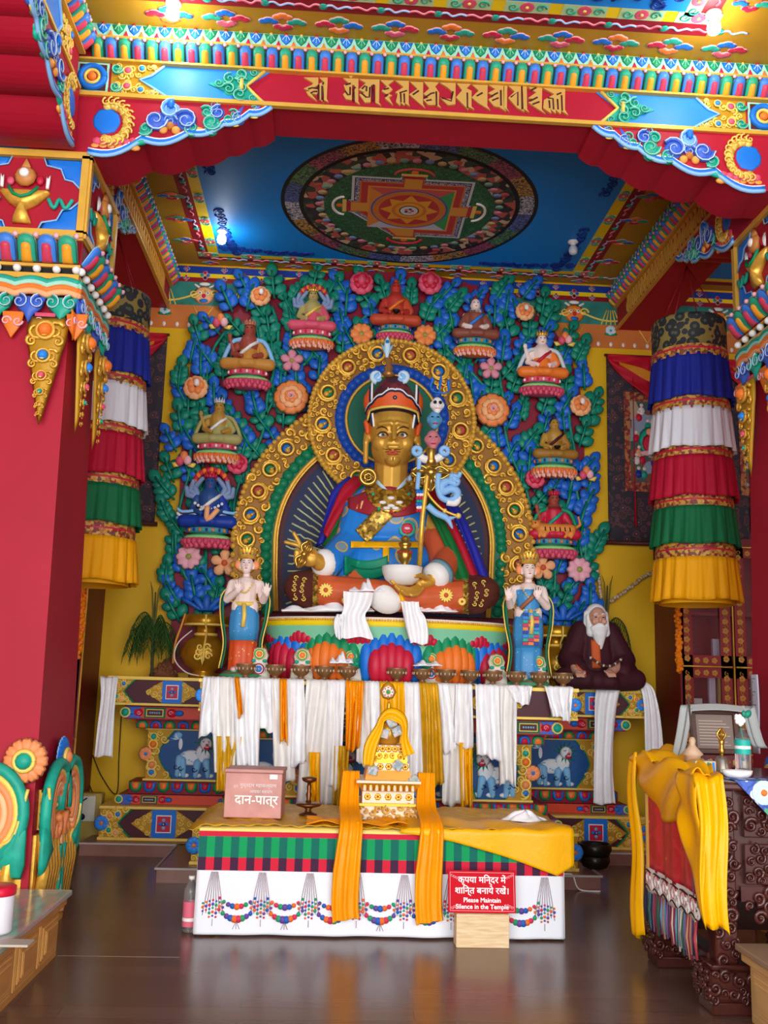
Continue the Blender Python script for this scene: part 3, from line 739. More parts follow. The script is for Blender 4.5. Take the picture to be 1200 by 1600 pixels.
# the beam that runs from the left pillar towards the visitor
t, M, a0, a1 = side_beam('approach_beam', 'red beam with blue panel coming forward at the upper left corner', -2.18, 1, 1.2, 5.62, False)
b = MB(); b.M = M
b.prism([(5.2, 5.275), (5.12, 5.385), (3.4, 5.385), (3.4, 5.165), (5.12, 5.165)], 0, .006, SKYB); b.obj('blue_panel', t)
b = MB(); b.M = M
b.prism([(5.22, 5.275), (5.14, 5.385), (5.42, 5.385), (5.42, 5.165), (5.14, 5.165)], 0, .006, OCHRE); b.filigree(5.2, 5.17, 5.42, 5.38, YGOLD, .03, .008, .008, None, 2)
for y_, z_, m_ in ((5.36, 5.33, SKYB), (5.36, 5.22, PINK), (5.27, 5.3, PEACH)): b.gem((y_, z_), .024, m_, YGOLD, .02)
b.tube([(5.12, 5.385, .012), (5.2, 5.275, .012), (5.12, 5.165, .012)], .01, LBLUE, 6); b.obj('jewelled_scroll', t)
corbel(t, M, -1, 5.6, .44, tail=.05)
# ------------------------------------------------------------------ pillars
def pillar(name, label, cx, s_):
    """square red pillar; s_ points to the hall's centre, where its second visible face lies"""
    t = thing(name, label, 'pillar', (cx, 6.08, 0)); t['kind'] = 'thing'
    cy, h0, h1 = 6.08, .405, .315
    b = MB()
    def H(z): return h0+(h1-h0)*min(1, max(0, z/4.2))
    b.rings([[(cx-H(z), cy-H(z), z), (cx+H(z), cy-H(z), z), (cx+H(z), cy+H(z), z), (cx-H(z), cy+H(z), z)] for z in (0, 1, 2, 3, 4.2)], RED, True, False); b.obj('shaft', t)
    Z = lambda py: at(60, py, 5.68).z
    faces = (('front', frame((cx, cy-.38, 0), (1, 0, 0), (0, 0, 1))), ('inner', frame((cx+s_*.38, cy, 0), (0, s_, 0), (0, 0, 1))))
    # block, lotus ring, pearls: go all round
    b = MB(); q = .37; b.box((cx-q, cy-q, 4.17), (cx+q, cy+q, 4.74), RED)
    b.obj('capital_block', t)
    b = MB(); b.box((cx-.385, cy-.385, 4.155), (cx+.385, cy+.385, 4.175), GOLDP); b.box((cx-.36, cy-.36, 3.93), (cx+.36, cy+.36, 3.985), BLACK); b.box((cx-.38, cy-.38, 3.975), (cx+.38, cy+.38, 3.995), GOLDP); b.box((cx-.375, cy-.375, 3.9), (cx+.375, cy+.375, 3.935), GOLDP); b.obj('capital_moulding', t)
    b = MB(); b.box((cx-.37, cy-.37, 3.99), (cx+.37, cy+.37, 4.16), PINK)
    for n_, M in faces: b.M = M; lotus_row(b, -.37, .37, 4.0, .15, .09, .123, 1)
    b.M = None; b.obj('lotus_collar', t)
    for n_, M in faces:
        for i in range(7):
            b = MB(); b.M = M; b.ell((-.36+.12*i, 3.957, .005), .026, WHITE, 10, 6); b.obj('pearl', t)
    for n_, M in faces:
        MF = M @ Matrix.Translation((0, 0, -.01)); w_ = .37
        b = MB(); b.M = MF
        for x0, x1, y0, y1 in ((-.385, .385, 4.70, 4.745), (-.385, .385, 4.17, 4.215), (-.385, -.34, 4.2, 4.72), (.34, .385, 4.2, 4.72)): b.box((x0, y0, 0), (x1, y1, .03), GOLDP)
        b.obj('panel_frame', t)
        for ex in (-1, 1):
            for ez, zz in ((1, 4.7), (-1, 4.215)):
                b = MB(); b.M = MF
                b.dome([(ex*.34, zz), (ex*.34, zz-ez*.2), (ex*.29, zz-ez*.15), (ex*.24, zz-ez*.14), (ex*.21, zz-ez*.07), (ex*.12, zz-ez*.05), (ex*.1, zz)], 0, .012, BLUE, 2, (ex*.28, zz-ez*.06))
                b.tube([(ex*.34, zz-ez*.2, .01), (ex*.29, zz-ez*.15, .01), (ex*.24, zz-ez*.14, .01), (ex*.21, zz-ez*.07, .01), (ex*.12, zz-ez*.05, .01), (ex*.1, zz, .01)], .006, LBLUE, 5)
                b.obj('cloud_corner', t)
        b = MB(); b.M = MF
        b.dome([(-.06, 4.25), (.06, 4.25), (.04, 4.3), (.025, 4.34), (.09, 4.38), (.16, 4.46), (.15, 4.48), (-.15, 4.48), (-.16, 4.46), (-.09, 4.38), (-.025, 4.34), (-.04, 4.3)], 0, .07, GOLD, 4, (0, 4.38))
        b.tube([(-.09, 4.48, .05), (-.05, 4.42, .07), (0, 4.4, .075), (.05, 4.42, .07), (.09, 4.48, .05)], .011, GREEN)
        b.blob((0, 4.56), .07, mat('mirror_rim', '#c98444', .4), .03, .5); b.blob((0, 4.57), .034, WHITE, .06, .5); b.dome([(-.04, 4.6), (.04, 4.6), (0, 4.69)], .02, .03, mat('mirror_rim', '#c98444'), 2)
        for e in (-1, 1):
            b.dome([(e*.13, 4.48), (e*.15, 4.48), (e*.155, 4.58), (e*.14, 4.55), (e*.13, 4.57)], .02, .02, WHITE, 2)
            b.tube(L2([(e*.15, 4.42, .02), (e*.19, 4.36, .02), (e*.22, 4.42, .02), (e*.26, 4.36, .02), (e*.3, 4.42, .02)], 4), .013, TEAL)
        b.blob((.09, 4.54), (.025, .035), CRIM, .02, .6); b.blob((-.09, 4.53), (.025, .03), PINK, .02, .6)
        b.obj('offering_bowl_relief', t)
        # ruffled valance, curling cloud pendants
        b = MB(); b.M = MF
        for k, (m_, zc, am) in enumerate(((TEAL, 3.88, .022), (MINT, 3.86, .022), (ORANGE, 3.83, .024), (PEACH, 3.8, .024))):
            P = [(-.385+.77*i/28, zc+am*abs(sin(pi*i/7))-.01, .012-.001*k) for i in range(29)]
            b.tube(P, .022, m_, 6, upv=(0, 0, 1))
        b.obj('ruffled_valance', t)
        b = MB(); b.M = MF
        for i in range(4):
            x = -.29+.193*i; m_ = SCROLLC[0] if i % 2 == 0 else SCROLLC[1]
            b.dome([(x-.1, 3.78), (x+.1, 3.78), (x+.075, 3.7), (x+.03, 3.66), (x, 3.6), (x-.03, 3.66), (x-.075, 3.7)], .004, .03, m_, 3)
            for e in (-1, 1): b.scroll((x+e*.055, 3.735), .045, 1.5, pi/2, e, .012, m_, .03); b.scroll((x+e*.055, 3.735), .05, 1.4, pi/2, e, .005, PBLUE, .04, 4)
        for i in range(5):
            x = -.385+.193*i; m_ = PINK if i % 2 else ORANGE
            b.dome([(x-.07, 3.68), (x+.07, 3.68), (x+.055, 3.59), (x, 3.5), (x-.055, 3.59)], .002, .02, m_, 3)
            for e in (-1, 1): b.scroll((x+e*.035, 3.61), .032, 1.3, 0, -e, .008, LPINK, .02, 4)
        b.obj('cloud_pendants', t)
        # gilded spear drops with jewels
        for x, L_ in ((-.22, 1), (.22, 1)):
            b = MB(); b.M = M @ Matrix.Translation((0, 0, .01))
            zq = lambda z: 3.63-(3.56-z)*.84
            P = [(-.1, 3.58), (-.125, 3.5), (-.12, 3.4), (-.1, 3.31), (-.085, 3.2), (-.065, 3.1), (-.045, 2.98), (-.02, 2.84), (0, 2.76)]
            P = P+[(-q[0], q[1]) for q in reversed(P[:-1])]
            b.dome([(x+q[0], zq(q[1])) for q in P], 0, .03, OCHRE, 2, (x, 3.4))
            for zz, r_ in ((3.46, .1), (3.27, .078), (3.12, .056), (3.0, .038), (2.91, .026), (2.84, .018)):
                for e in (-1, 1):
                    b.scroll((x+e*r_*.55, zq(zz)), r_*.6, 1.5, .5, e, r_*.15, GOLD, .03); b.scroll((x+e*r_*.8, zq(zz-r_*.8)), r_*.33, 1.4, 2, -e, r_*.12, GOLD, .03)
                b.torus((x, zq(zz), .04), r_*.52, r_*.13, GOLDP, 14, 5)
            for zz, m_, r_ in ((3.46, ORANGE, .044), (3.27, SKYB, .032), (3.12, PINK, .022), (3.0, TEAL, .015)): b.ell((x, zq(zz), .045), r_, m_, 10, 6); b.blob((x, zq(zz)-r_*.7), (r_*.5, r_*.3), YGOLD, .06, .5, 8, 4)
            b.obj('jewelled_spear', t)
        # carved foot: turquoise leaf posts, orange rings, flowers
        Mb = M @ Matrix.Translation((0, 0, .02))
        b = MB(); b.M = Mb
        b.box((-.3, .62, -.04), (.3, .84, .035), GOLD)
        for k in range(4): b.box((-.3, .63+.065*k, 0), (.3, .645+.065*k, .045), GOLDP)
        for k in range(9): b.ell((-.26+.065*k, .74, .04), .016, YGOLD, 8, 5)
        for k in range(11): b.tube([(-.3+.06*k, .6, .02), (-.29+.058*k, .4, .05), (-.3+.06*k, .14, .02)], .034, GOLD)
        b.box((-.36, .0, -.04), (.36, .6, .01), GOLD)
        b.obj('gilded_foot', t)
        for e in (-1, 1):
            b = MB(); b.M = Mb
            O1, O2 = mat('carve_coral', '#f0935a', .45), mat('carve_peach', '#f7bf8a', .45)
            for r_, m_, wd in ((.225, TEAL, .034), (.185, YGOLD, .02), (.155, O1, .026), (.12, O2, .022), (.09, O1, .02)):
                b.tube([(e*(.14+r_*.95*cos(a)), .72+r_*1.15*sin(a), .05) for a in [pi*1.02-k*pi*1.35/20 for k in range(21)]], wd, m_, 6, upv=(0, 0, 1))
            b.scroll((e*.1, .6), .07, 1.3, pi/2, e, .026, O1, .05)
            b.dome([(e*.37, .86), (e*.33, .72), (e*.28, .6), (e*.2, .53), (e*.2, .47), (e*.26, .42), (e*.3, .44), (e*.31, .38), (e*.37, .38), (e*.385, .45)], .04, .045, TEAL, 3, (e*.33, .52))
            b.tube(L2([(e*.37, .86, .06), (e*.345, .72, .07), (e*.31, .6, .07), (e*.2, .53, .06), (e*.2, .47, .06), (e*.26, .42, .06)], 4), .01, YGOLD)
            b.scroll((e*.2, .3), .085, 1.8, 0, e, .032, O1, .04); b.scroll((e*.2, .3), .11, 1.2, pi, e, .02, YGOLD, .04)
            b.tube(L2([(e*.05, .5, .05), (e*.02, .36, .05), (e*.05, .22, .05), (e*.16, .15, .05)], 5), .03, TEAL); b.tube(L2([(e*.0, .55, .04), (-e*.03, .36, .05), (e*.0, .2, .05), (e*.14, .1, .05)], 5), .025, O2)
            b.obj('scroll_leaf_carving', t)
        if n_ == 'front':
            b = MB(); b.M = M @ Matrix.Translation((s_*.33, 1.01, .04)); b.flower((0, 0), .13, 12, mat('carve_coral', '#f0935a'), None, 0, .25, PEACH, .1, .32); b.gem((0, 0), .05, TEAL, YGOLD, .03); b.obj('coral_flower', t)
        else:
            b = MB(); b.M = M @ Matrix.Translation((0, 1.0, .04)); b.flower((0, 0), .13, 14, BLUE, None, 0, .25, LBLUE, .1, .28); b.gem((0, 0), .045, mat('carve_coral', '#f0935a'), YGOLD, .03); b.obj('blue_flower', t)
    return t
pillar('temple_pillar', 'red pillar with gilded capital and scroll-carved foot at the left edge', -2.46, 1)
pillar('temple_pillar', 'red pillar half cut off at the right edge beside the striped banner', 2.79, -1)
# ------------------------------------------------------------------ ceiling lamps
def bulb(loc, label, lit, power):
    t = thing('bulb_lamp', label, 'lamp', loc, 'bulb lamps on the painted ceilings')
    x, y, z = loc
    b = MB(); b.lathe([(.05, CEIL-z-.0), (.05, CEIL-z-.015), (.03, CEIL-z-.03), (.022, CEIL-z-.035), (.022, .06)], WHITE, 16, (x, y, z)); b.obj('lamp_holder', t)
    g = mat('lit_bulb', '#ffffff', .4, emit=('#ffffff', 28)) if lit else mat('unlit_bulb', '#cfd6dc', .3)
    b = MB(); b.lathe([(.02, .062), (.03, .055), (.04, .035), (.042, .01), (.036, -.012), (.02, -.024), (.002, -.026)], g, 18, (x, y, z)); b.obj('bulb', t)
    if lit:
        l = bpy.data.lights.new('bulb_light', 'POINT'); l.energy = power; l.shadow_soft_size = .05; l.color = (1, .98, .95)
        o = bpy.data.objects.new('bulb_light', l); COL.objects.link(o); o.location = (x, y, z-.09); o['kind'] = 'helper'
bulb((1.78, 5.2, 5.52), 'glaring white bulb on the ceiling above the right end of the front beam', True, 9)
bulb((-1.57, 5.42, 5.55), 'bulb glowing at the top edge above the left end of the front beam', True, 8)
bulb((-1.6, 8.5, 5.53), 'lit bulb in the far left corner of the blue mandala ceiling', True, 4)
bulb((1.7, 8.35, 5.53), 'unlit bulb in the far right corner of the blue mandala ceiling', False, 0)
# ------------------------------------------------------------------ altar of three carved units
PLUM = mat('plum_paint', '#4c1f28', .5)
def plaque(b, x, z, s, w=None):
    w = w or s
    b.prism([(x-w*1.3, z-s*1.3), (x+w*1.3, z-s*1.3), (x+w*1.3, z+s*1.3), (x-w*1.3, z+s*1.3)], .004, .014, BLUE)
    b.prism([(x-w*.82, z-s*.82), (x+w*.82, z-s*.82), (x+w*.82, z+s*.82), (x-w*.82, z+s*.82)], .014, .018, WHITE)
    b.prism([(x-w*.72, z-s*.72), (x+w*.72, z-s*.72), (x+w*.72, z+s*.72), (x-w*.72, z+s*.72)], .018, .021, CRIM)
    for q in range(4): b.blob((x+w*.36*cos(q*pi/2), z+s*.36*sin(q*pi/2)), s*.2, (SKYB, LBLUE)[q % 2], .021, .4, 8, 3)
    b.blob((x, z), s*.2, DBLUE, .024, .5, 8, 3); b.blob((x, z), s*.09, WHITE, .03, .6, 6, 3)
def jewel_panel(b, x0, x1, z0, z1, pl, ends=(True, True), seed=1):
    """maroon frieze with blue plaques, gilded scroll lozenges and jewelled ends"""
    h = z1-z0; zc = (z0+z1)/2
    b.prism([(x0, z0), (x1, z0), (x1, z1), (x0, z1)], 0, .004, PLUM)
    for i, x in enumerate(pl):
        plaque(b, x, zc, h*.38, h*.34)
        for e in (-1, 1):
            q = x+e*h*.44; L = h*.75
            b.prism([(q, z1-.005), (q, z0+.005), (q+e*L*.5, z0+h*.25), (q+e*L, zc), (q+e*L*.5, z1-h*.25)], .004, .01, OCHRE)
            def ins(u, v, q=q, e=e, L=L): d = (u-q)*e; return 0 < d < L and abs(v-zc) < h*.5*(1-d/L)
            b.filigree(min(q, q+e*L), z0, max(q, q+e*L), z1, YGOLD, h*.14, .01, h*.035, ins, seed+i)
    for e, on, xe in ((-1, ends[0], x0), (1, ends[1], x1)):
        if not on: continue
        L = h*1.05; s = -e
        b.prism([(xe, z0), (xe, z1), (xe+s*L*1.05, z1), (xe+s*L*.62, zc), (xe+s*L*1.05, z0)], .004, .01, OCHRE)
        b.tube([(xe+s*L*1.08, z1, .012), (xe+s*L*.8, zc+h*.22, .014), (xe+s*L*.65, zc, .014), (xe+s*L*.8, zc-h*.22, .014), (xe+s*L*1.08, z0, .012)], h*.035, GREEN, 5)
        def ins(u, v, xe=xe, s=s, L=L): d = (u-xe)*s; return 0 < d < L*(.6+.8*abs(v-zc)/h)
        b.filigree(min(xe, xe+s*L), z0, max(xe, xe+s*L), z1, YGOLD, h*.13, .01, h*.035, ins, seed+9)
        b.flower((xe+s*.02, zc), h*.27, 8, SKYB, ORANGE, .014, .3, PBLUE)
        for d, v, m_ in ((.34, .24, mat('carve_coral', '#f0935a')), (.34, -.24, TEAL), (.62, .32, SKYB), (.58, -.34, PEACH)): b.gem((xe+s*d*L, zc+v*h), h*.1, m_, YGOLD, .016)
def band_tier(b, x0, x1, z0, z1, pl, seed=0):
    h = z1-z0; zc = (z0+z1)/2
    b.prism([(x0, z0), (x1, z0), (x1, z1), (x0, z1)], 0, .004, mat('vermilion', '#d9482a', .45))
    for x in pl:
        b.prism([(x-h*.95, z0+.004), (x+h*.95, z0+.004), (x+h*.95, z1-.004), (x-h*.95, z1-.004)], .004, .009, DGREEN)
        b.prism([(x-h*.75, z0+h*.18), (x+h*.75, z0+h*.18), (x+h*.75, z1-h*.18), (x-h*.75, z1-h*.18)], .009, .013, YGOLD)
        b.prism([(x-h*.68, z0+h*.25), (x+h*.68, z0+h*.25), (x+h*.68, z1-h*.25), (x-h*.68, z1-h*.25)], .013, .016, BROWN)
        for k in range(-2, 3): b.blob((x+k*h*.2, zc), h*.1, LBLUE, .016, .3, 6, 3)
        for e in (-1, 1):
            b.blob((x+e*h*1.5, zc), (h*.45, h*.38), CRIM, .004, .5); b.scroll((x+e*h*1.4, zc), h*.2, 1.3, 0, e, h*.04, LPINK, .02, 4)
            b.blob((x+e*h*2.15, zc), (h*.42, h*.28), BLUE, .006, .5)
    for e, x in ((1, x0), (-1, x1)):
        b.prism([(x, z0), (x, z1), (x+e*h*1.6, z1), (x+e*h*.9, zc), (x+e*h*1.6, z0)], .003, .012, SCROLLC[0])
        b.blob((x+e*h*.1, zc), h*.42, TEAL, .01, .8); b.torus((x+e*h*.1, zc, .015), h*.4, h*.1, YGOLD, 12, 5)
def petal_tier(b, x0, x1, z0, z1, flip, cnt):
    p = (x1-x0)/cnt; h = z1-z0
    b.prism([(x0, z0), (x1, z0), (x1, z1), (x0, z1)], -.004, .002, DRED)
    for i in range(cnt):
        m1, m2 = ((GREEN, ORANGE), (BLUE, CRIM))[i % 2]
        b.petal((x0+p*(i+.5), z0 if flip > 0 else z1), p*.96, h*.96, m1, m2, .03, 0, YGOLD, flip)
def lion(b, cx, cz, s, e=1):
    """painted snow lion in low relief: white body, green mane, blue tufts"""
    W_, B_ = mat('lion_white', '#e8eef2', .5), mat('lion_blue', '#86c4ee', .5)
    G_ = mat('lion_mane', '#0f7a58', .5)
    X = lambda u: cx+e*u*s
    Zz = lambda v: cz+v*s
    R = random.Random(4)
    b.blob((X(.42), Zz(.3)), (.07*s, .2*s), W_, 0, .3); b.blob((X(.5), Zz(.52)), (.13*s, .1*s), B_, 0, .4)
    for k in range(5): b.dome([(X(.44), Zz(.42)), (X(.5+.07*k), Zz(.66-.07*k)), (X(.56), Zz(.4))], .004, .012, W_ if k % 2 else B_, 2)
    b.blob((X(.12), Zz(-.05)), (.36*s, .22*s), W_, .0, .25, 14, 4); b.blob((X(-.18), Zz(.05)), (.22*s, .26*s), W_, .004, .3, 14, 4)
    for (u, v, u2, v2) in ((-.28, -.15, -.34, -.5), (-.05, -.18, -.02, -.5), (.34, -.12, .3, -.5), (.42, -.08, .46, -.48)):
        b.caps((X(u), Zz(v), .01), (X(u2), Zz(v2), .006), .11*s, .07*s, B_, 8); b.blob((X(u2-.05), Zz(v2)), (.11*s, .06*s), W_, .006, .5)
        b.scroll((X((u+u2)/2+.05), Zz((v+v2)/2)), .07*s, 1.3, 0, e, .016*s, NAVY, .1*s, 4)
    for k in range(12):
        a = k*.45; b.dome([(X(-.25+.14*cos(a)), Zz(.3+.14*sin(a))), (X(-.25+.34*cos(a+.2)), Zz(.3+.32*sin(a+.2))), (X(-.25+.14*cos(a+.5)), Zz(.3+.14*sin(a+.5)))], .01, .02, G_, 2)
    b.blob((X(-.26), Zz(.32)), (.17*s, .17*s), W_, .03, .4, 12, 4); b.blob((X(-.3), Zz(.22)), (.09*s, .06*s), CRIM, .06, .4); b.blob((X(-.3), Zz(.25)), (.07*s, .015*s), WHITE, .085, .4, 8, 3)
    b.blob((X(-.3), Zz(.31)), (.05*s, .035*s), PINK, .09, .4, 8, 3)
    for u in (-.34, -.2): b.blob((X(u), Zz(.39)), .035*s, WHITE, .085, .4, 8, 3); b.blob((X(u), Zz(.39)), .015*s, BLACK, .1, .4, 6, 3)
    for k in range(9): b.blob((X(R.uniform(-.1, .4)), Zz(R.uniform(-.18, .1))), (.035*s, .02*s), B_, .075*s/.4*.4, .3, 6, 3)
def lion_panel(t, M, x0, x1, z0, z1, lions, posts, name='lion_panel'):
    b = MB(); b.M = M; zc = (z0+z1)/2; h = z1-z0
    b.prism([(x0, z0), (x1, z0), (x1, z1), (x0, z1)], 0, .004, mat('panel_blue', '#0d4f8c', .45, var=.1, scale=4))
    pn = b.obj('painted_panel', t)
    for cx, e in lions: b = MB(); b.M = M; lion(b, cx, zc-.01, h*.8, e); b.obj('snow_lion', pn)
    for xp, wl, wr in posts:
        b = MB(); b.M = M
        P = []
        def edge(s_, w_):
            return [(xp+s_*w_*(1.0), z1), (xp+s_*w_*.6, zc+h*.22), (xp+s_*w_*.45, zc), (xp+s_*w_*.6, zc-h*.22), (xp+s_*w_, z0)]
        L = edge(-1, wl) if wl else [(xp, z1), (xp, z0)]; Rr = edge(1, wr) if wr else [(xp, z1), (xp, z0)]
        b.prism(L+list(reversed(Rr)), .002, .014, OCHRE)
        for s_, w_ in ((-1, wl), (1, wr)):
            if w_: b.tube([(x, z, .016) for x, z in L2_(edge(s_, w_))], h*.014, GREEN, 5)
        def ins(u, v): 
            w_ = wl if u < xp else wr; return w_ and abs(u-xp) < w_*(.42+1.1*abs(v-zc)/h) and z0 < v < z1
        b.filigree(xp-wl, z0, xp+wr, z1, YGOLD, .045, .014, .012, ins, int(xp*10)+40)
        c0 = xp+(wr-wl)*.22
        for v, m_, r_ in ((.36, TEAL, .028), (.2, ORANGE, .034), (-.22, mat('carve_coral', '#f0935a'), .036), (-.37, SKYB, .028)): b.gem((c0, zc+v*h), r_, m_, YGOLD, .02)
        b.flower((xp if (wl and wr) else c0-(.06 if wr else -.06), zc), .062, 8, mat('carve_coral', '#f0935a'), SKYB, .02, .35, PEACH)
        b.obj('jewelled_post', t)
def L2_(p): return [(v.x, v.y) for v in L2(p, 4)]
def altar_unit(name, label, x0, x1, yf, yb, lions, posts, plq, ends=(True, True), seed=1, ov=(1, 1)):
    t = thing(name, label, 'altar', ((x0+x1)/2, (yf+yb)/2, .1)); M = wall(0, yf, 0)
    l, r = ov
    Zy = lambda py: at(240, py, 8.7).z
    def tier(nm, zl, zh, ins, m_, deco=None):
        b = MB(); b.box((x0+ins*l, yf+ins, zl), (x1-ins*r, yb, zh), m_)
        if deco: b.M = wall(0, yf+ins, 0); deco(b, x0+ins*l, x1-ins*r); b.M = None
        return b.obj(nm, t)
    b = MB()
    for zl, zh, i in ((.1, .125, 0), (.36, .385, 0), (1.24, 1.262, 0), (1.462, 1.492, -.008)): b.bbox((x0+i*l, yf+i, zl), (x1-i*r, yb, zh), YGOLD, .004)
    for zl, zh, i in ((.575, .59, .3), (1.02, 1.035, .3)): b.box((x0+i*l, yf+i-.01, zl), (x1-i*r, yb, zh), YGOLD)
    b.obj('gilt_moulding', t)
    tier('base_frieze', .125, .36, .012, PLUM, lambda b, a, c: jewel_panel(b, a, c, .125, .36, plq, ends, seed))
    n = max(4, round((x1-x0)/.13))
    pb = [x0+(x1-x0)*(k+.5)/max(1, round((x1-x0)/.85)) for k in range(max(1, round((x1-x0)/.85)))]
    tier('lower_band', .385, .47, .13, DRED, lambda b, a, c: band_tier(b, a, c, .39, .468, pb))
    tier('lower_petals', .47, .575, .2, DRED, lambda b, a, c: petal_tier(b, a, c, .475, .572, -1, n))
    tier('waist', .59, 1.02, .32, mat('waist_red', '#7d1a1c'))
    lion_panel(t, wall(0, yf+.32, 0), x0+.32*l, x1-.32*r, .59, 1.02, lions, posts)
    tier('upper_petals', 1.035, 1.115, .22, DRED, lambda b, a, c: petal_tier(b, a, c, 1.037, 1.113, 1, n))
    tier('upper_band', 1.115, 1.24, .13, DRED, lambda b, a, c: band_tier(b, a, c, 1.125, 1.225, pb))
    tier('top_frieze', 1.262, 1.462, .006, PLUM, lambda b, a, c: jewel_panel(b, a, c, 1.263, 1.461, plq, ends, seed+3))
    return t
altar_unit('carved_altar', 'wide projecting middle altar hung with white scarves in front of the throne', -1.45, 1.54, 7.68, 8.7, ((-1.0, 1), (-.35, -1), (.4, 1), (.92, 1)), ((-1.23, 0, .22), (-.66, .12, .12), (.05, .12, .12), (.68, .1, .1), (1.23, .22, 0)), (-1.1, -.44, .22, .88), seed=1)
altar_unit('carved_altar', 'altar wing under the gold vase by the mustard wall', -2.38, .02, 8.72, 9.28, ((-1.62, -1),), ((-2.06, 0, .24),), (-1.82,), (True, False), 4, (1, 0))
altar_unit('carved_altar', 'altar wing under the white-bearded figure', .025, 2.42, 8.72, 9.28, ((1.68, -1),), ((2.1, .24, 0),), (1.96,), (False, True), 6, (0, 1))
# ------------------------------------------------------------------ low table, its cloth and what lies on it
TZ = .607
def table():
    t = thing('offering_table', 'low table hidden under a striped white cloth before the altar', 'table', (-.08, 6.56, 0))
    WD = mat('plain_wood', '#8a5a34', .5)
    b = MB(); b.bbox((-1.15, 6.085, .55), (.99, 7.03, .6), WD, .006); b.obj('table_top', t)
    for x in (-1.1, .94):
        for y in (6.13, 6.98): b = MB(); b.bbox((x-.03, y-.03, 0), (x+.03, y+.03, .55), WD, .005); b.obj('leg', t)
table()
CW = mat('cotton_white', '#eceff4', .8); CR = mat('cotton_red', '#d0213c', .8); CG = mat('cotton_green', '#0b9a58', .8); CDG = mat('cotton_bottle', '#0c6a5a', .8)
CPL = mat('cotton_plum', '#43203c', .8); CY = mat('cotton_cream', '#f1dc7a', .8)
def cloth():
    b = MB(); X0, X1, Y0, Y1 = -1.185, 1.02, 6.055, 7.06
    NU, NV = 92, 40
    def mf(u, v):
        z = TZ-v*(TZ-.012)
        k = int(u*NU/2)
        if z > .592: return CY
        if z > .562: return CR
        if z > .436: return CG if k % 2 else CDG
        if z > .372: return CR if k % 2 else CPL
        return CW
    def fr(u, v):
        x = X0+(X1-X0)*u; z = TZ+.002-v*(TZ-.010)
        return (x+.012*v*sin(3*u)*0, Y0-.012*v-.008*v*sin(u*23)-.005*v*sin(u*51+1), z)
    b.sheet(fr, NU, NV, CW, .003, True, mf)
    # side falls and the top
    for sx, xx in ((-1, X0), (1, X1)):
        b.sheet(lambda u, v: (xx+sx*(.006*v+.006*v*sin(u*17)), Y0+(Y1-Y0)*u, TZ+.002-v*(TZ-.01)), 24, 20, CW, .003, True, lambda u, v: mf(.02+int(u*40)*.0109*0+u*.9, v))
    b.sheet(lambda u, v: (X0+(X1-X0)*u, Y0+(Y1-Y0)*v, TZ+.002), 4, 4, CY, .003)
    o = b.obj('table_cloth'); tag(o, 'white cotton cloth with green and red bands and bead garlands on the low table', 'tablecloth')
    # printed garlands: threads and beads
    BC = [mat('bead_'+n, c, .6) for n, c in (('red', '#d8345a'), ('blue', '#2a62b8'), ('green', '#27a06a'), ('orange', '#f0702a'), ('violet', '#6a4aa0'))]
    g = MB(); g.M = wall(0, Y0-.022, 0); TH = mat('thread', '#7a2848', .7)
    px = [390, 410, 487, 560, 633]
    xs = [X0+.105+.283*i for i in range(8)]
    for i, x in enumerate(xs):
        for k in range(-3, 4):
            zb = .155-.012*abs(k); g.tube([(x+k*.006, .365, 0), (x+k*.014, .24, 0), (x+k*.02, zb, 0)], .0016, TH, 3)
            for q in range(5 if abs(k) < 2 else 3): g.blob((x+k*.0195, .205-.022*q-.006*abs(k)), .0075+.0025*(q % 2), BC[(q+k) % 5], 0, .4, 8, 3)
        g.tube([(x, .1, 0), (x, .06, 0)], .0016, TH, 3)
        if i < 7:
            xn = xs[i+1]
            for z0, sag, n, r_ in ((.225, .055, 8, .011), (.16, .06, 9, .0135)):
                for q in range(n+1):
                    t = (q+.3)/(n+.6); z = z0-sag*4*t*(1-t); r2 = 1.3*r_*(.6+.9*(1-abs(2*t-1)))
                    g.blob((x+.03+(xn-x-.06)*t, z), r2, BC[(q*2+i) % 5], 0, .35, 10, 3)
                if z0 < .2:
                    xm = (x+xn)/2
                    for e in (-1, 0, 1): g.tube([(xm, .09, 0), (xm+e*.02, .045, 0)], .0016, TH, 3)
    g.obj('printed_garlands', o)
cloth()
YS = mat('yellow_satin', '#f7b500', .38, var=.06, scale=5, bump=.15, bscale=40); YS2 = mat('gold_satin', '#d8a413', .42, var=.2, scale=9, bump=.3, bscale=30)
YS3 = mat('orange_satin', '#f59a00', .4, var=.08, scale=5)
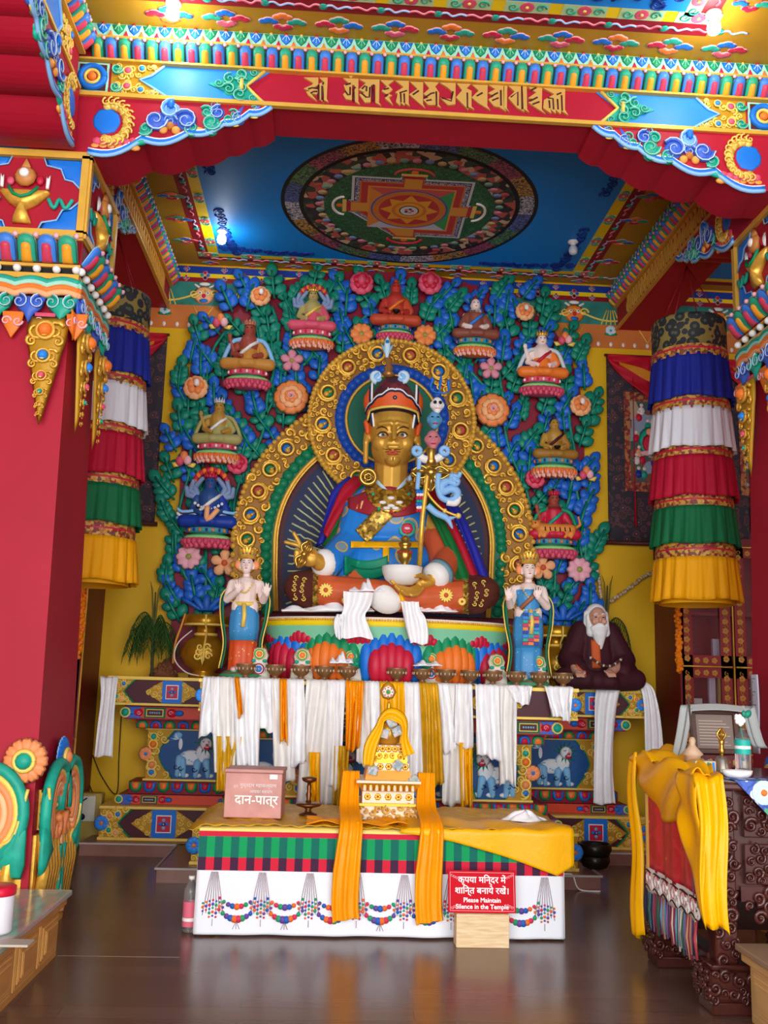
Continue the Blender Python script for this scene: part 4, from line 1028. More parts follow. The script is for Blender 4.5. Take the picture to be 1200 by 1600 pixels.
def yellow_covers():
    R = random.Random(5)
    # crumpled gold cloth over the whole top, falling over the right front corner in a slant
    def f(u, v):
        x = -1.23+2.29*u; y = 7.1-1.045*v
        z = TZ+.012+.012*abs(sin(x*9+y*4))*abs(sin(y*13+x*3))+.01*sin(x*31+y*17)**2
        if u < .02: x -= .02; z -= .03
        return (x, y, z)
    b = MB(); b.sheet(f, 90, 40, YS2, .004); o = b.obj('gold_cloth'); tag(o, 'crumpled gold cloth spread over the top of the low table', 'cloth')
    def g(u, v):
        x = .02+1.06*u; drop = .03+.27*u**1.5-.10*max(0, u-.9)/.1*1.0
        top = 6.5-.25*u
        L = (top-6.04)+drop; s = v*L
        if s < top-6.04: y = top-s; z = TZ+.034+.008*sin(x*22+y*9)+.014*sin(v*6)
        else: y = 6.026-.008*sin(x*16)-.004; z = TZ+.03-(s-(top-6.04))
        return (x, y, z)
    b = MB(); b.sheet(g, 40, 30, YS, .005); o = b.obj('yellow_cloth'); tag(o, 'bright yellow cloth drooping in a slant over the right front corner of the low table', 'cloth')
    def h(u, v):
        x = -.55+.62*u; return (x, 6.28-.2*v+.03*sin(u*9), TZ+.034+.01*sin(u*17+v*5)+.012*abs(sin(v*7)))
    b = MB(); b.sheet(h, 24, 14, YS3, .005); o = b.obj('yellow_cloth'); tag(o, 'orange-yellow strip of cloth lying flat before the small gold stupa', 'cloth')
    # two long sashes that hang down over the front of the table cloth
    for (a, c, lab) in (((548, 1215), (538, 1436), 'long yellow sash hanging down the table front left of the small stupa'), ((664, 1215), (668, 1440), 'long yellow sash hanging down the table front right of the small stupa')):
        P0 = at(a[0], a[1], 6.5); E_ = at(c[0], c[1], 6.02)
        path = L2([(P0.x, 6.42, .93), (P0.x-.01, 6.3, .74), (P0.x, 6.05, .655), ((P0.x+E_.x)/2, 6.012, .5), ((P0.x+E_.x)/2-.01, 6.006, .35), (E_.x, 6.004, .2), (E_.x+.01, 6.002, E_.z)], 6)
        def f(u, v, path=path):
            i = v*(len(path)-1); k = min(len(path)-2, int(i)); p = path[k].lerp(path[k+1], i-k)
            w_ = .055+.025*min(1, v*1.6); e = 2*u-1
            return (p.x+e*w_, p.y-.006-.012*sin(u*13+v*2)-.006*sin(u*29), p.z-.03*max(0, v-.9)*10*(.5-u) if v > .9 else p.z)
        b = MB(); b.sheet(f, 16, len(path)*2, YS3, .003); o = b.obj('yellow_scarf'); tag(o, lab, 'scarf')
yellow_covers()
def stupa():
    x, y, z = at(603, 1282, 6.5).x, 6.5, TZ+.035
    t = thing('small_stupa', 'small gold and white stupa draped with a yellow scarf on the low table', 'stupa', (x, y, z))
    GW = mat('stupa_cream', '#f4dfbf', .4); G2 = mat('stupa_gold', '#d8a02c', .3, .5)
    def slab(nm, w0, w1, z0, z1, m_, deco=0):
        b = MB(); b.rings([[(x-w0, y-w0, z+z0), (x+w0, y-w0, z+z0), (x+w0, y+w0, z+z0), (x-w0, y+w0, z+z0)], [(x-w1, y-w1, z+z1), (x+w1, y-w1, z+z1), (x+w1, y+w1, z+z1), (x-w1, y+w1, z+z1)]], m_, True, False)
        b.M = wall(x, y-max(w0, w1), z)
        if deco == 1:
            for k in range(5):
                b.flower((-w0*.8+.4*w0*k, (z0+z1)/2), .022, 6, G2, CRIM, 0, .3)
        if deco == 2:
            for k in range(9): b.petal((-w0*.9+.225*w0*k, z0), w0*.2, (z1-z0)*.95, G2, GW, .014)
        if deco == 3: b.filigree(-w0*.95, z0, w0*.95, z1, G2, .03, 0, .007, None, 3)
        b.M = None; b.obj(nm, t)
    slab('base', .19, .175, 0, .085, GW, 3); slab('base_moulding', .2, .2, .085, .1, G2); slab('plinth', .165, .165, .1, .175, GW, 1)
    slab('petal_course', .17, .2, .175, .225, G2, 2); slab('cornice', .205, .205, .225, .24, GW)
    slab('step', .135, .13, .3, .345, GW, 1); slab('step', .12, .12, .345, .365, G2); slab('step', .12, .115, .365, .41, G2, 3); slab('step', .1, .1, .41, .455, GW, 1)
    slab('waist', .15, .14, .24, .3, mat('orange_satin', '#f59a00'))
    b = MB(); b.lathe([(.05, .455), (.075, .47), (.085, .53), (.08, .58), (.05, .61), (.03, .615)], G2, 20, (x, y, z)); b.obj('dome', t)
    b = MB(); b.lathe([(.032, .61), (.034, .635), (.02, .64)]+[q for k in range(7) for q in ((.026-.002*k, .645+.012*k), (.02-.002*k, .651+.012*k))]+[(.006, .74), (.004, .76)], G2, 14, (x, y, z)); b.obj('spire', t)
    b = MB(); b.M = wall(x-.01, y-.03, z+.795); b.dome([(.0, .07), (.035, .045), (.055, 0), (.035, -.04), (0, -.05), (-.035, -.04), (-.055, 0), (-.035, .045)], 0, .02, G2, 3); b.dome([(.0, .045), (.03, .025), (.042, 0), (.028, -.03), (0, -.037), (-.028, -.03), (-.042, 0), (-.03, .025)], .012, .012, WHITE, 3); b.gem((0, 0), .014, TEAL, G2, .022)
    for k in range(8): b.blob((.028*cos(k*.785), .028*sin(k*.785)), .006, CRIM, .02, .5, 6, 3)
    b.M = None; b.obj('sun_disc_finial', t)
    # yellow scarf and banknotes resting on it
    path = L2([(x-.135, y-.15, z+.33), (x-.12, y-.13, z+.45), (x-.07, y-.11, z+.56), (x-.05, y-.11, z+.62), (x+.0, y-.1, z+.655), (x+.07, y-.1, z+.63), (x+.1, y-.1, z+.58), (x+.1, y-.13, z+.49), (x+.13, y-.15, z+.4)], 6)
    def f(u, v):
        i = v*(len(path)-1); k = min(len(path)-2, int(i)); p = path[k].lerp(path[k+1], i-k); d = (path[k+1]-path[k]).normalized()
        n_ = Vector((-d.z, 0, d.x)); return p+n_*(u-.5)*(.06+.02*sin(v*14))+Vector((0, -.012*sin(u*9+v*3)-.01, 0))
    b = MB(); b.sheet(f, 8, 50, YS, .004); o = b.obj('yellow_scarf'); tag(o, 'short yellow scarf tied round the dome of the small stupa', 'scarf')
    BN = pattern('banknote', ['#b9c4c8', '#8fa2ac', '#d5c0c0', '#a9b7a2'], 60, .7, 'cells', 0)
    for i, (dx, dz, s, lab) in enumerate(((-.03, .53, .3, 'banknote tucked under the scarf on the stupa dome'), (.05, .545, -.4, 'folded banknote at the right of the stupa dome'), (.015, .6, 1.2, 'pale green banknote standing at the neck of the stupa'), (-.1, .3, .2, 'lilac banknote on the left step of the stupa'), (.06, .335, .7, 'greenish banknote leaning on the middle step of the stupa'), (.165, .245, -.6, 'pink banknote lying at the right end of the stupa cornice'))):
        b = MB(); M = Matrix.Translation((x+dx, y-.165+.05*(dz > .5), z+dz)) @ Matrix.Rotation(s, 4, 'Y') @ Matrix.Rotation(-.25, 4, 'X')
        b.M = M; b.sheet(lambda u, v: (.06*(u-.5), .006*sin(u*6), .06*(v-.5)), 6, 4, BN, .001); o = b.obj('banknote'); tag(o, lab, 'banknote', 'banknotes on the small stupa')
stupa()
def donation_box():
    p = at(395, 1284, 6.3); t = thing('donation_box', 'pinkish metal donation box with white painted words on the low table', 'box', (p.x, 6.42, TZ+.03))
    PK = mat('worn_pink_metal', '#c08a80', .45, .15, var=.2, scale=7); x, y, z = p.x, 6.42, TZ+.03
    M = Matrix.Translation((x, y, z)) @ Matrix.Rotation(radians(-3), 4, 'Z')
    b = MB(); b.M = M; b.bbox((-.18, -.12, 0), (.18, .12, .275), PK, .006); b.obj('body', t)
    b = MB(); b.M = M; b.bbox((-.186, -.126, .275), (.186, .126, .3), PK, .006); b.obj('lid', t)
    b = MB(); b.M = M @ frame((0, -.123, 0), (1, 0, 0), (0, 0, 1))
    vs, fs = text('दान-पात्र', .078, .001, WHITE); M0 = b.M
    for j, (dx, dy) in enumerate(((-.002, 0), (.002, 0), (0, -.0015), (0, .0015))): b.M = M0 @ Matrix.Translation((.022+dx, .088+dy, .003+.0004*j)); b.add(vs, fs, WHITE, False)
    b.M = M @ frame((0, -.123, 0), (1, 0, 0), (0, 0, 1)) @ Matrix.Translation((.03, .2, .003))
    for s_, dx, dy, ln in ((.03, 0, 0, 'गुप्तदान महाकल्याण'), (.026, .02, -.036, 'आपका सहयोग'), (.022, -.14, -.005, 'दान')):
        vs, fs = text(ln, s_, .0006, WHITE); b.M = M @ frame((0, -.123, 0), (1, 0, 0), (0, 0, 1)) @ Matrix.Translation((.03+dx, .19+dy, .003)); b.add(vs, fs, WHITE, False)
    b.obj('painted_words', t)
    b = MB(); b.M = M; b.box((.1, -.128, .24), (.15, -.118, .27), mat('steel', '#9a9490', .3, .8)); b.obj('hasp', t)
donation_box()
def oil_lamp():
    p = at(481, 1280, 6.5); z = TZ+.03; t = thing('oil_lamp', 'tall brown brass lamp stand on the low table', 'lamp', (p.x, 6.5, z))
    LB = mat('brown_brass', '#6e4327', .3, .7)
    b = MB(); b.lathe([(.06, 0), (.055, .01), (.025, .02), (.018, .035), (.03, .045)], LB, 20, (p.x, 6.5, z)); b.obj('foot', t)
    b = MB(); b.lathe([(.03, .045), (.08, .06), (.085, .07), (.075, .078), (.02, .08)], LB, 24, (p.x, 6.5, z)); b.obj('oil_dish', t)
    b = MB(); b.lathe([(.02, .078), (.014, .1), (.02, .13), (.013, .15), (.016, .18), (.012, .2)], LB, 16, (p.x, 6.5, z)); b.obj('stem', t)
    b = MB(); b.lathe([(.012, .2), (.045, .215), (.05, .235), (.04, .238), (.01, .222)], LB, 20, (p.x, 6.5, z)); b.obj('cup', t)
oil_lamp()
WS = mat('white_silk', '#f6f7f8', .35, var=.04, scale=12, bump=.2, bscale=45)
WS2 = mat('cream_silk', '#efece6', .4, var=.05, scale=10, bump=.2, bscale=45)
def wad(px, py, Y, sx, sy, label, z=None, seed=0):
    p = at(px, py, Y); zz = TZ+.05 if z is None else z; b = MB()
    def f(u, v):
        a = 2*pi*u; r = v; k = 1+.18*sin(a*3+seed)+.1*sin(a*7)
        return (p.x+sx*r*k*cos(a), Y+sy*r*k*sin(a), zz+.045*(1-r*r)*(1+.35*sin(a*4+r*6+seed))-.006*r)
    b.sheet(f, 28, 10, WS, .003); o = b.obj('white_scarf'); tag(o, label, 'scarf')
wad(820, 1288, 6.35, .13, .06, 'small crumpled white scarf on the yellow cloth at the table end')
# ---- sign on its wooden block, bottles
def sign():
    z = .19; p = at(752, 1436, 5.93); x, y = p.x, 5.9
    b = MB(); b.bbox((x-.155, 5.87, 0), (x+.155, 5.985, .185), pattern('pale_wood', ['#e3c596', '#d9b683', '#ecd3a8'], 9, .55, 'noise', .05, stretch=(1, 1, 9)), .004)
    o = b.obj('wooden_block'); tag(o, 'pale wooden block carrying the red notice in front of the table', 'block')
    t = thing('notice_sign', 'red notice board with white Hindi and English words asking for silence', 'sign', (x, 5.9, .187))
    M = Matrix.Translation((x, 5.895, .187)) @ Matrix.Rotation(radians(-8), 4, 'X') @ frame((0, 0, 0), (1, 0, 0), (0, 0, 1))
    SR = mat('sign_red', '#c8001c', .6, spec=.15); SW = mat('sign_white', '#ffffff', .5)
    b = MB(); b.M = M; b.bbox((-.2, 0, -.012), (.2, .232, 0), SR, .003); b.obj('board', t)
    b = MB(); b.M = M
    for a in ((-.19, .01, .19, .012), (-.19, .22, .19, .222)): b.box((a[0], a[1], 0), (a[2], a[3], .001), LPINK)
    for a in ((-.19, .01, -.188, .222), (.188, .01, .19, .222)): b.box((a[0], a[1], 0), (a[2], a[3], .001), LPINK)
    for e in (-1, 1):
        for q, zz in ((1, .205), (-1, .028)):
            for k in range(3): b.scroll((e*(.178-.014*k), zz-q*.006*k), .009, 1.3, 0, e, .002, LPINK, .001, 4)
    b.obj('border', t)
    for s_, yy, sz, bo in (('कृपया मिन्दर में', .165, .05, .0012), ('शािन्त बनाये रखें।', .105, .05, .0012), ('Please Maintain', .058, .036, .001), ('Silence in the Temple', .022, .036, .001)):
        vs, fs = text(s_, sz, .0008, SW); b = MB()
        for j, (dx, dy) in enumerate(((-bo*.7, 0), (bo*.7, 0), (0, -bo*.6), (0, bo*.6))): b.M = M @ Matrix.Translation((dx, yy+dy, .001+.0003*j)); b.add(vs, fs, SW, False)
        b.obj('lettering', t)
sign()
CLEAR = mat('clear_plastic', '#e8f0f2', .08, trans=.92); WATER = mat('bottle_water', '#dfe9ee', .05, trans=.9)
def bottle(loc, h, r, name, label, lab_m, cap_m, lz=(.38, .68)):
    t = thing(name, label, 'bottle', loc)
    b = MB(); b.lathe([(r*.85, 0), (r, h*.03), (r*.96, h*.1), (r, h*.18), (r*.97, h*.28), (r, h*.36), (r, h*.7), (r*.9, h*.78), (r*.42, h*.9), (r*.36, h*.93), (r*.36, h*.96)], CLEAR, 22, loc); b.obj('bottle_body', t)
    b = MB(); b.lathe([(r*1.02, h*lz[0]), (r*1.02, h*lz[1])], lab_m, 22, loc, cap=False); b.lathe([(r*1.03, h*(lz[0]+.1)), (r*1.03, h*(lz[0]+.16))], WHITE, 22, loc, cap=False); b.obj('paper_label', t)
    if cap_m: b = MB(); b.lathe([(r*.42, h*.94), (r*.42, h), (r*.36, h*1.005)], cap_m, 16, loc); b.obj('cap', t)
    return t
p = atZ(295, 1455, 0)
t = bottle((p.x, p.y, 0), .315, .043, 'plastic_bottle', 'pink-labelled plastic bottle on the floor beside the table', mat('label_pink', '#e06a80', .5), WHITE, (.1, .55))
# ------------------------------------------------------------------ backdrop board, carved trees, aureole
XC = .03
BOARD = mat('board_red', '#85102a', .5)
def backdrop():
    L_ = [at(x, y, 9.24) for x, y in ((262,1050),(268,960),(275,850),(280,780),(286,640),(298,575),(316,530),(352,480),(430,440),(520,425),(608,418))]
    pl = [(p.x, max(1.495, p.z)) for p in L_]; pr = [(2*XC-p[0], p[1]) for p in reversed(pl[:-1])]
    b = MB(); b.M = wall(0, 9.295, 0); b.prism(pl+pr, 0, .05, BOARD)
    o = b.obj('backdrop_board'); tag(o, 'tall red arched board behind the carved foliage on the mustard wall', 'board'); return pl+pr
OUT = backdrop()
NC = at(612, 658, 8.95); NR = .80; AC = at(601, 850, 8.95); AX, AZ = 1.42, 1.46
def arch(rx, rz, n=60, drop=.66, a0=0., a1=pi):
    P = [(AC.x-rx*.965, AC.z-drop), (AC.x-rx*.99, AC.z-drop*.5)]
    P += [(AC.x-rx*cos(a0+(a1-a0)*i/n), AC.z+rz*sin(a0+(a1-a0)*i/n)) for i in range(n+1)]
    P += [(AC.x+rx*.99, AC.z-drop*.5), (AC.x+rx*.965, AC.z-drop)]
    return P
def circ(c, r, n=64): return [(c[0]+r*cos(2*pi*i/n), c[1]+r*sin(2*pi*i/n)) for i in range(n)]
def strip(b, A, B, z0, z1, m):
    """solid band between two outlines"""
    for i in range(len(A)-1): b.prism([A[i], A[i+1], B[i+1], B[i]], z0, z1, m)
COMMA = ((BLUE, YGOLD), (mat('comma_red', '#c0504a', .4), YGOLD), (mat('comma_green', '#1f8a5c', .4), YGOLD))
def comma_scroll(b, x, z, r, k, d, a=0):
    b.torus((x, z, .024), r, r*.24, GOLD, 18, 6); b.scroll((x, z), r*1.5, .9, a, d, r*.26, GOLD, .02, 6, None, .5, .6)
    b.blob((x, z), r*.72, COMMA[k % 3][0], .012, .5, 12, 4); b.blob((x+d*r*.25*cos(a), z-r*.28), r*.42, GOLDP, .03, .7, 10, 4)
    b.tube([(x+d*r*.1, z-r*.1, .05), (x+d*r*.4, z+r*.05, .04), (x+d*r*.55, z+r*.35, .03)], [r*.25, r*.15, r*.05], GOLDP)
def aureole():
    t = thing('aureole', 'great gilded aureole with blue and green rings behind the seated golden statue', 'aureole', (AC.x, 9.0, 1.5))
    M = wall(0, 8.98, 0); A0 = arch(AX, AZ); A1 = arch(1.16, 1.2)
    GB = mat('gilded_ground', '#8a5c1c', .45, .3)
    nin = lambda x, z, r: (x-NC.x)**2+(z-NC.z)**2 < r*r
    # arch
    b = MB(); b.M = M; strip(b, A0, A1, -.05, 0, GB)
    R = random.Random(2); pts = []
    mid = arch(1.29, 1.33, 44); acc = 0; k = 0; last = None
    for i, p in enumerate(L2_(mid)[2:-2]):
        if last: acc += sqrt((p[0]-last[0])**2+(p[1]-last[1])**2)
        last = p
        if acc > .235:
            acc = 0; k += 1
            if nin(p[0], p[1], NR+.02): continue
            comma_scroll(b, p[0], p[1], .066, k, 1 if p[0] < AC.x else -1, 1.2*k); pts.append((p[0], p[1], .1))
    def inarch(x, z, e=0.):
        if nin(x, z, NR-.01): return False
        dz = z-AC.z
        if dz > 0:
            return (x-AC.x)**2/(AX-.02+e)**2+dz*dz/(AZ-.02+e)**2 < 1 and (x-AC.x)**2/1.17**2+dz*dz/1.21**2 > 1
        return dz > -.64 and 1.15 < abs(x-AC.x) < AX-.03
    for _ in range(9000):
        x, z = R.uniform(AC.x-AX, AC.x+AX), R.uniform(AC.z-.66, AC.z+AZ); q = R.uniform(.024, .055)
        if not inarch(x, z) or any((x-o[0])**2+(z-o[1])**2 < ((q+o[2])*.88)**2 for o in pts): continue
        pts.append((x, z, q)); b.scroll((x, z), q, 1.4, R.uniform(0, 6), R.choice((-1, 1)), q*.4, GOLD, .018, 6); b.blob((x, z), q*.42, GOLDP, .022, 1., 8, 4)
    for s_, P in ((0, A0),):
        Q = L2_(P)
        acc = 1; last = None
        for p in Q:
            if last: acc += sqrt((p[0]-last[0])**2+(p[1]-last[1])**2)
            last = p
            if acc > .042 and not nin(p[0], p[1], NR-.02): acc = 0; b.ell((p[0], p[1], 0), R.uniform(.026, .036), GOLDP, 8, 5); 
    b.obj('gilded_arch_scrollwork', t)
    b = MB(); b.M = M; A2 = arch(1.05, 1.09)
    strip(b, A1, A2, -.04, .005, DGREEN)
    m1 = L2_(arch(1.115, 1.155, 60)); acc = 1; last = None
    for p in m1:
        if last: acc += sqrt((p[0]-last[0])**2+(p[1]-last[1])**2)
        last = p
        if acc > .075: acc = 0; b.ell((p[0], p[1], .0), (.058, .058, .04), mat('scallop_green', '#0f7a52', .4), 10, 5)
    b.obj('green_scalloped_band', t)
    b = MB(); b.M = M; b.tube([(p[0], p[1], .01) for p in arch(1.035, 1.075)], .02, GOLDP, 6, upv=(0, 0, 1)); b.tube([(p[0], p[1], .01) for p in arch(1.01, 1.05)], .01, GOLD, 6, upv=(0, 0, 1)); b.obj('gilt_rim', t)
    b = MB(); b.M = M; b.prism(arch(1.04, 1.08), -.06, -.03, MAROON); b.prism(arch(.955, .995), -.03, -.022, NAVY)
    RAY = mat('ray_cream', '#c9cf9a', .5)
    for k in range(-4, 66):
        a = -.42+k*(pi+.84)/61; e = 1 if k % 2 else 0
        c, s_ = cos(a), sin(a)
        o_ = []
        for i in range(15):
            r_ = .42+.52*i/14; r2 = r_/sqrt((c/1)**2+(s_/1.04)**2)
            w_ = .012*sin(i*2.4) if e else .0
            o_.append((AC.x-c*r2-s_*w_, AC.z-.25+s_*r2*1.26+c*w_, -.018))
        o_ = [p for p in o_ if (p[0]-AC.x)**2/.93**2+max(0, p[1]-AC.z)**2/.97**2 < 1 and p[1] > AC.z-.64]
        if len(o_) > 2: b.tube(o_, .0095, RAY, 4)
    b.obj('navy_ray_field', t)
    # head nimbus
    M = wall(0, 8.92, 0); b = MB(); b.M = M; c2 = (NC.x, NC.z)
    Cc = circ(c2, NR-.02)+[circ(c2, NR-.02)[0]]; Ci = circ(c2, .54)+[circ(c2, .54)[0]]
    strip(b, Cc, Ci, -.06, .03, GB); b.M = M @ Matrix.Translation((0, 0, .03)); pts = []
    for k in range(13):
        a = pi/2+.24+k*2*pi/13
        x, z = NC.x+.665*cos(a), NC.z+.665*sin(a)
        comma_scroll(b, x, z, .068, k+(k > 6), 1 if x < NC.x else -1, a); pts.append((x, z, .1))
    for _ in range(5000):
        a, r_ = R.uniform(0, 2*pi), R.uniform(.56, NR-.04); x, z = NC.x+r_*cos(a), NC.z+r_*sin(a); q = R.uniform(.02, .045)
        if any((x-o[0])**2+(z-o[1])**2 < ((q+o[2])*.88)**2 for o in pts): continue
        pts.append((x, z, q)); b.scroll((x, z), q, 1.4, R.uniform(0, 6), R.choice((-1, 1)), q*.4, GOLD, .018, 6); b.blob((x, z), q*.42, GOLDP, .022, 1., 8, 4)
    for k in range(110):
        a = k*2*pi/110; b.ell((NC.x+(NR-.01)*cos(a), NC.z+(NR-.01)*sin(a), 0), R.uniform(.026, .034), GOLDP, 8, 5)
    b.obj('gilded_halo_scrollwork', t)
    b = MB(); b.M = M; C3 = circ(c2, .55)+[circ(c2, .55)[0]]; C4 = circ(c2, .44)+[circ(c2, .44)[0]]; strip(b, C3, C4, -.03, .035, DBLUE)
    for k in range(46):
        a = k*2*pi/46; b.ell((NC.x+.5*cos(a), NC.z+.5*sin(a), .03), (.05, .05, .04), mat('scallop_blue', '#1c4fae', .4), 10, 5)
    b.obj('blue_scalloped_ring', t)
    b = MB(); b.M = M; b.torus((NC.x, NC.z, .03), .44, .016, GOLDP, 48, 6); b.obj('halo_rim', t)
    b = MB(); b.M = M; b.prism(circ(c2, .44), -.06, .02, mat('halo_green', '#07644a', .5)); b.obj('green_disc', t)
aureole()
# ---- carved trees with their blossoms
def leaflet(b, x, y, a, L, m, rib):
    c, s = cos(a), sin(a); P = []
    for u, v in ((0, 0), (.2, .24), (.45, .36), (.7, .33), (.9, .18), (1, 0), (.9, -.18), (.7, -.33), (.45, -.36), (.2, -.24)):
        P.append((x+L*(u*c-v*s), y+L*(u*s+v*c)))
    b.dome(P, 0, L*.2, m, 3, (x+L*.5*c, y+L*.5*s))
    b.tube([(x+L*.02*c, y+L*.02*s, L*.1), (x+L*.5*c, y+L*.5*s, L*.2), (x+L*.85*c, y+L*.85*s, L*.12)], L*.018, rib, 4)
def make_spray(m, rib, n, seed):
    R = random.Random(seed); b = MB()
    b.tube([(0, 0, .01), (0, .1, .03), (0, .2, .03)], .009, LEAFG, 5)
    for k in range(n):
        y = .03+.15*k/n
        for e in (-1, 1): leaflet(b, 0, y, pi/2+e*R.uniform(.6, .95), R.uniform(.085, .115)*(1-.12*k), m, rib)
    leaflet(b, 0, .15, pi/2, .12, m, rib); return b
RB, RG = mat('rib_blue', '#5c97dd', .5), mat('rib_green', '#45b294', .5)
SPR = [make_spray(LEAFB, RB, 2, 1).mesh('leaf_spray'), make_spray(LEAFG, RG, 2, 2).mesh('leaf_spray'), make_spray(LEAFB, RB, 3, 3).mesh('leaf_spray'), make_spray(LEAFG, RG, 3, 4).mesh('leaf_spray')]
DEI = [(617,440,530,'D'), (486,447,543), (743,463,555), (385,500,600), (848,517,615), (337,625,720), (868,655,742), (322,740,850), (867,768,868)]
def flower_part(t, kind, px, py, r, label):
    b = MB(); p = at(px, py, 9.1); b.M = frame((p.x, 9.1, p.z), (1, 0, 0), (0, 0, 1))
    GC = mat('flower_heart', '#9a9a4a', .5)
    OP, OD = mat('petal_orange', '#ee8a4a', .45), mat('petal_peach', '#f4b27c', .45)
    if kind == 'peony':
        m1, m2 = (PINK, CRIM)
        b.flower((0, 0), r, 6, m1, None, 0, .5, None, .05, .62, .5); b.flower((0, r*.12), r*.72, 5, CRIM, None, r*.2, .5, None, 0, .6, .2); b.ell((0, r*.15, r*.35), (r*.32, r*.42, r*.3), PINK)
    elif kind == 'side':
        b.flower((0, 0), r, 6, OD, None, 0, .5, None, .06, .62, .4); b.flower((0, r*.1), r*.7, 5, OP, None, r*.2, .5, None, 0, .6, .2); b.ell((r*.1, r*.3, r*.4), (r*.22, r*.3, r*.2), WHITE)
    elif kind == 'six': b.flower((0, 0), r, 6, OP, GC, 0, .35, OD, .12, .5, 0, .22)
    elif kind == 'star': b.flower((0, 0), r, 5, mat('petal_rose', '#c8506c', .45), GC, 0, .4, LPINK, 0, .46, pi/2, .2)
    elif kind == 'rose':
        b.flower((0, 0), r, 8, OP, None, 0, .3, OD, .06, .5); b.flower((0, 0), r*.68, 6, OD, None, r*.16, .35, OP, .05, .6, .3); b.flower((0, 0), r*.4, 5, OP, None, r*.3, .4, None, 0, .6); b.scroll((0, 0), r*.2, 2, 0, 1, r*.05, LPINK, r*.42)
    elif kind == 'white': b.flower((0, 0), r, 5, mat('petal_blush', '#e9a9b5', .45), GC, 0, .35, WHITE, .2, .6, pi/2, .25)
    elif kind == 'peach': b.flower((0, 0), r, 5, OD, mat('flower_rust', '#c85a3a', .5), 0, .4, WHITE, 0, .46, pi/2, .25)
    elif kind == 'buds':
        for x, y, c_ in ((-.35, -.1, PINK), (.35, 0, LPINK), (0, .4, OP)): b.ell((x*r, y*r, r*.3), (r*.38, r*.48, r*.35), c_)
        for e in (-1, 1): b.dome([(e*.2*r, -.5*r), (e*.9*r, -.7*r), (e*1.2*r, -.2*r), (e*.8*r, -.15*r)], 0, r*.25, YGOLD, 2)
        b.blob((.2*r, .5*r), (.12*r, .2*r), WHITE, r*.4, .6)
    nm = {'peony': 'peony_flower', 'side': 'open_flower', 'six': 'pointed_flower', 'star': 'star_flower', 'rose': 'rose_flower', 'white': 'white_flower', 'peach': 'peach_flower', 'buds': 'flower_buds'}[kind]
    o = b.obj(nm, t, True); o.location = -wpos(t); o['label'] = label
